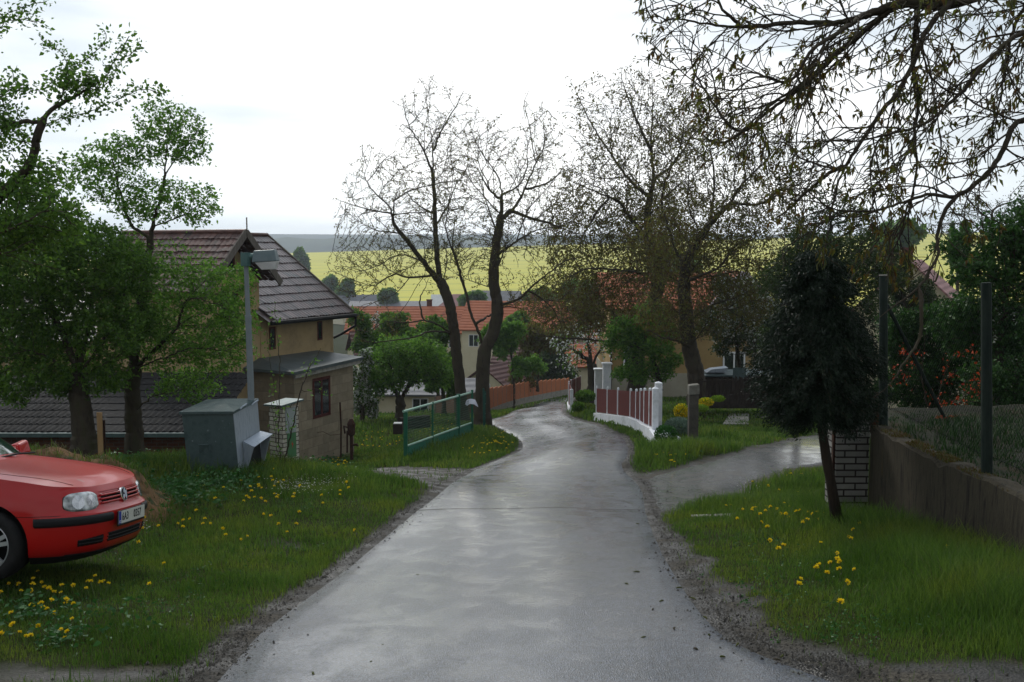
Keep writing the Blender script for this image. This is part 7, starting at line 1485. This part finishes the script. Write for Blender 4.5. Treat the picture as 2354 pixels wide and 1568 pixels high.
    m_.add(ring(.064, -.02)+ring(.064, .004)+ring(.056, .005)+ring(.056, 0), [(i, (i+1) % n_, n_+(i+1) % n_, n_+i) for i in range(n_)]+[(n_+i, n_+(i+1) % n_, 2*n_+(i+1) % n_, 2*n_+i) for i in range(n_)]+[(2*n_+i, 2*n_+(i+1) % n_, 3*n_+(i+1) % n_, 3*n_+i) for i in range(n_)])
    em = m_.build('emblem', chrome, t)
    m_ = MB(); m_.add(ring(.056, .001), [tuple(range(n_))]); m_.build('emblem_face', mat('emblem_dark', (.02,.025,.04), .4), em)
    m_ = MB()
    def st(a, b_): 
        A_, B_ = ep(a[0], a[1], .003), ep(b_[0], b_[1], .003); m_.bar(A_, B_, .0085, .004)
    for sg in (-1, 1):
        st((sg*.024, .050), (0, .004)); st((sg*.047, .030), (sg*.022, -.047)); st((sg*.022, -.047), (0, -.004))
    m_.build('emblem_letters', chrome, em)
    # bumper strip with a gap for the plate, plate, lower openings
    for sg in (-1, 1): surf('bumper_strip', sg*.27, sg*1.02, lambda a: .452, lambda a: .540, blk, .018, 40, 5)
    for a0, a1 in ((-.33, .33),):
        o = surf('lower_grille', a0, a1, lambda a: .250, lambda a: .385, dark, .003, 24, 3)
        for z in (.29, .32, .35): m_ = MB(); m_.tube([S(a0+(a1-a0)*i/20, z, .004) for i in range(21)], .005, 6); m_.build('slat', blk, o)
    for sg in (-1, 1):
        o = surf('side_intake', sg*.37, sg*.66, lambda a: .255+.015*a, lambda a: .378-.035*a, dark, .003, 20, 3)
        for z in (.295, .325): m_ = MB(); m_.tube([S(sg*(.38+.26*i/16), z, .004) for i in range(17)], .005, 6); m_.build('slat', blk, o)
    surf('spoiler_lip', -.78, .78, lambda a: .165, lambda a: .208, blk, .018, 40, 3)
    px_ = S(0, .45, .03).x; pl_ = MB(); pl_.box(px_-.012, px_, -.265, .265, .398, .535); po = pl_.build('number_plate', blk, t, bevel=.004)
    m_ = MB(); m_.box(px_+.0005, px_+.003, -.258, .258, .418, .529); m_.build('plate_face', mat('plate_white', [(.50,.50,.44),(.58,.58,.52)], .5, 8), po)
    m_ = MB(); m_.box(px_+.0032, px_+.0042, -.258, -.215, .419, .528); m_.build('plate_band', mat('plate_blue', (.01,.03,.28), .5), po)
    def txt(name, body_, size, y, z, m2, sx=.8, wt=.0):
        cu = bpy.data.curves.new(name, 'FONT'); cu.body = body_; cu.size = size; cu.align_x = 'CENTER'; cu.align_y = 'CENTER'; cu.extrude = .0006; cu.offset = wt; cu.space_character = 1.08
        ob = bpy.data.objects.new(name, cu); COL.objects.link(ob); d_ = bpy.context.evaluated_depsgraph_get(); me_ = bpy.data.meshes.new_from_object(ob.evaluated_get(d_)); bpy.data.objects.remove(ob)
        o = link(name, me_, m2, po); o.matrix_local = Matrix.Translation((px_+.0048, y, z)) @ Matrix(((0,0,1,0),(1,0,0,0),(0,1,0,0),(0,0,0,1))) @ Matrix.Diagonal((sx, 1, 1, 1)); return o
    ink = mat('plate_ink', (.008,.008,.01), .5)
    txt('plate_text', '6A3', .098, -.135, .473, ink, .72, .0009); txt('plate_text', '0357', .098, .105, .473, ink, .72, .0009); txt('plate_country', 'CZ', .028, -.2365, .437, mat('plate_text_white', (.7,.7,.7), .5), .8, .0004)
    # panel gaps
    def groove(name, pts, r_=.0022): m_ = MB(); m_.tube(pts, r_, 5); m_.build(name, dark, t)
    for sg in (-1, 1):
        groove('panel_gap', [S(sg*s, .553, .0008) for s in np.linspace(.80, 1.17, 16)])
        groove('panel_gap', [S(sg*1.05, z, .001) for z in np.linspace(.24, .55, 10)][:0] or [S(sg*2.02, z, .001) for z in np.linspace(.26, .90, 12)])
    # bonnet edge
    for sg in (-1, 1):
        pts = []
        for i in range(22):
            x = .60-1.0*i/21; y = sg*(.53+.17*(1-math.exp(-(.62-x)*2.6))); h = Hc(x); zsv = zs(x); 
            pts.append((x, y))
        bv = BVHTree.FromPolygons([v.co for v in me2.vertices], [p_.vertices for p_ in me2.polygons]); q = []
        for x, y in pts:
            hh = bv.ray_cast(Vector((x, y, 2)), Vector((0, 0, -1)))
            if hh[0]: q.append(hh[0]+Vector((0, 0, .0008)))
        groove('bonnet_gap', q)
    # cabin
    lo = [(-.36,0,.968),(-.40,.35,.960),(-.52,.64,.945),(-.70,.735,.94),(-1.5,.765,.95),(-2.4,.75,.955),(-2.95,.66,.96),(-3.08,.4,.96),(-3.1,0,.96)]
    hi = [(-1.08,0,1.40),(-1.10,.30,1.395),(-1.16,.50,1.375),(-1.28,.545,1.365),(-1.8,.565,1.385),(-2.4,.55,1.375),(-2.72,.50,1.34),(-2.80,.3,1.35),(-2.82,0,1.355)]
    def full(r_): return [Vector(p) for p in r_]+[Vector((p[0], -p[1], p[2])) for p in r_[-2:0:-1]]
    L0, H0 = full(lo), full(hi); nL = len(L0); Lb = catmull([np.array(p) for p in L0+[L0[0]]], 4)[:-1]; Hb = catmull([np.array(p) for p in H0+[H0[0]]], 4)[:-1]; n_ = len(Lb); Vv, Ff = [], []
    K = 6
    for j in range(K+1):
        tt = j/K
        for i in range(n_):
            q = Lb[i]*(1-tt)+Hb[i]*tt; c = np.array([-1.9, 0, q[2]]); d_ = q-c; d_ /= np.linalg.norm(d_)+1e-9; Vv.append(q+d_*.03*math.sin(tt*PI))
    for j in range(K):
        for i in range(n_): Ff.append((j*n_+i, j*n_+(i+1) % n_, (j+1)*n_+(i+1) % n_, (j+1)*n_+i))
    b0 = K*n_
    for k_, tt in enumerate((.15, .4, .7)):
        base = len(Vv)
        for i in range(n_): q = Vv[b0+i]; Vv.append(np.array([q[0]*(1-tt)+(-1.9)*tt, q[1]*(1-tt), q[2]*(1-tt)+1.44*tt if k_ else q[2]+.012]))
        pb = b0 if k_ == 0 else base-n_
        for i in range(n_): Ff.append((pb+i, pb+(i+1) % n_, base+(i+1) % n_, base+i))
    Ff.append(tuple(len(Vv)-n_+i for i in range(n_)))
    me_ = bpy.data.meshes.new('cabin'); me_.from_pydata([tuple(v) for v in Vv], [], Ff); me_.polygons.foreach_set('use_smooth', [True]*len(Ff)); link('cabin', me_, red, t)
    gl = mat('car_glass', [(.012,.035,.030),(.02,.05,.042)], .06, 2, spec=.9, coat=1)
    def pane(name, i0, i1, t0=.10, t1=.93, ins=.35):
        Vg, Fg = [], []; m2 = (i1-i0)
        for j in range(7):
            tt = t0+(t1-t0)*j/6
            for i in range(m2+1):
                fi = i0+i+(ins if i == 0 else (-ins if i == m2 else 0)); a = int(math.floor(fi)); fr = fi-a; q = (Lb[a % n_]*(1-tt)+Hb[a % n_]*tt)*(1-fr)+(Lb[(a+1) % n_]*(1-tt)+Hb[(a+1) % n_]*tt)*fr; c = np.array([-1.9, 0, q[2]]); d_ = q-c; d_ /= np.linalg.norm(d_); Vg.append(q+d_*(.03*math.sin(tt*PI)+.004))
        for j in range(6):
            for i in range(m2): a = j*(m2+1)+i; Fg.append((a, a+1, a+m2+2, a+m2+1))
        mg = bpy.data.meshes.new(name); mg.from_pydata([tuple(v) for v in Vg], [], Fg); mg.polygons.foreach_set('use_smooth', [True]*len(Fg)); return link(name, mg, gl, t)
    pane('windscreen', -9, 9); pane('side_window', 13, 17); pane('side_window', 17, 22); pane('rear_window', 28, 36); pane('side_window', n_-17, n_-13); pane('side_window', n_-22, n_-17)
    for y0, y1 in ((-.62, -.05), (0.0, .55)):
        m_ = MB(); m_.tube([(-.40-.0*abs(y0), y0, .985), (-.40, (y0+y1)/2, 1.0), (-.385, y1, .99)], .010, 6); m_.build('wiper', blk, t)
    surf('cowl', -.01, .01, lambda a: .5, lambda a: .51, blk, -.02, 1, 1) if 0 else None
    for sg in (-1, 1):
        m_ = MB(); m_.hexa([(-.78, sg*.78, .96), (-.66, sg*.78, .95), (-.66, sg*.98, .96), (-.76, sg*.98, .96), (-.78, sg*.78, 1.05), (-.68, sg*.78, 1.06), (-.70, sg*.97, 1.09), (-.77, sg*.97, 1.09)][::1]); m_.build('mirror', red, t, bevel=.02)
        surf('tail_light', sg*(SM-.55), sg*(SM-.85), lambda a: .68, lambda a: .85, mat('tail_red', (.25,.01,.01), .2) if sg < 0 else bpy.data.materials['tail_red'], .01, 8, 4)
    # wheels
    for wx in (0, -2.51):
        for sg in (-1, 1):
            w_ = MB(); n_ = 48; y0 = sg*.845; y1 = sg*.65
            prof = [(.205, .0), (.215, .012), (.26, .016), (.285, .008), (.300, -.012), (.3, -.17), (.285, -.19), (.2, -.19)]
            Vw, Fw = [], []
            for r_, o_ in prof:
                for q in range(n_): th = 2*PI*q/n_; Vw.append((wx+r_*math.cos(th), sg*(.845+o_), .300+r_*math.sin(th)))
            for k_ in range(len(prof)-1):
                for q in range(n_): Fw.append((k_*n_+q, k_*n_+(q+1) % n_, (k_+1)*n_+(q+1) % n_, (k_+1)*n_+q))
            mw = bpy.data.meshes.new('wheel'); mw.from_pydata(Vw, [], Fw); mw.polygons.foreach_set('use_smooth', [True]*len(Fw)); wo = link('wheel', mw, rub, t)
            rm = MB(); rp = [(.207, .0), (.20, .004), (.192, -.005), (.185, -.07), (.02, -.08)]; Vw, Fw = [], []
            for r_, o_ in rp:
                for q in range(n_): th = 2*PI*q/n_; Vw.append((wx+r_*math.cos(th), sg*(.845+o_), .300+r_*math.sin(th)))
            for k_ in range(2):
                for q in range(n_): Fw.append((k_*n_+q, k_*n_+(q+1) % n_, (k_+1)*n_+(q+1) % n_, (k_+1)*n_+q))
            rm.add(Vw, Fw)
            rm.add(Vw[2*n_:], [(q, (q+1) % n_, n_+(q+1) % n_, n_+q) for q in range(n_)]+[(n_+q, n_+(q+1) % n_, 2*n_+(q+1) % n_, 2*n_+q) for q in range(n_)], 1)
            for k_ in range(5):
                for dd_ in (-.17, .17):
                    th = 2*PI*k_/5+.35; r0_, r1_ = .03, .195; a0 = th+dd_*.6; a1 = th+dd_
                    A_ = Vector((wx+r0_*math.cos(a0), sg*.838, .300+r0_*math.sin(a0))); B_ = Vector((wx+r1_*math.cos(a1), sg*.838, .300+r1_*math.sin(a1))); rm.bar(A_, B_, .022, .034)
            wl = MB(); wl.tube([(wx, sg*.52, .30), (wx, sg*.755, .30)], .27, 32); wl.build('brake_disc', dark, wo)
            rm.tube([(wx, sg*.80, .30), (wx, sg*.848, .30)], .045, 20); rm.build('rim', [silver, dark], wo)
    return t
car()
# ------------------------------------------------------------------ air
hz = MB(); hz.box(-3800, 3800, -60, 3700, -90, 85)
hm = bpy.data.materials.new('haze'); hm.use_nodes = True; n = hm.node_tree.nodes; l = hm.node_tree.links; n.remove(n['Principled BSDF'])
pv = n.new('ShaderNodeVolumePrincipled'); pv.inputs['Color'].default_value = (.82, .90, 1.0, 1); pv.inputs['Density'].default_value = .00030; pv.inputs['Anisotropy'].default_value = .2
l.new(pv.outputs[0], n['Material Output'].inputs['Volume'])
hz.build('haze', hm, None, kind='stuff', label='pale damp air between here and the far hills')
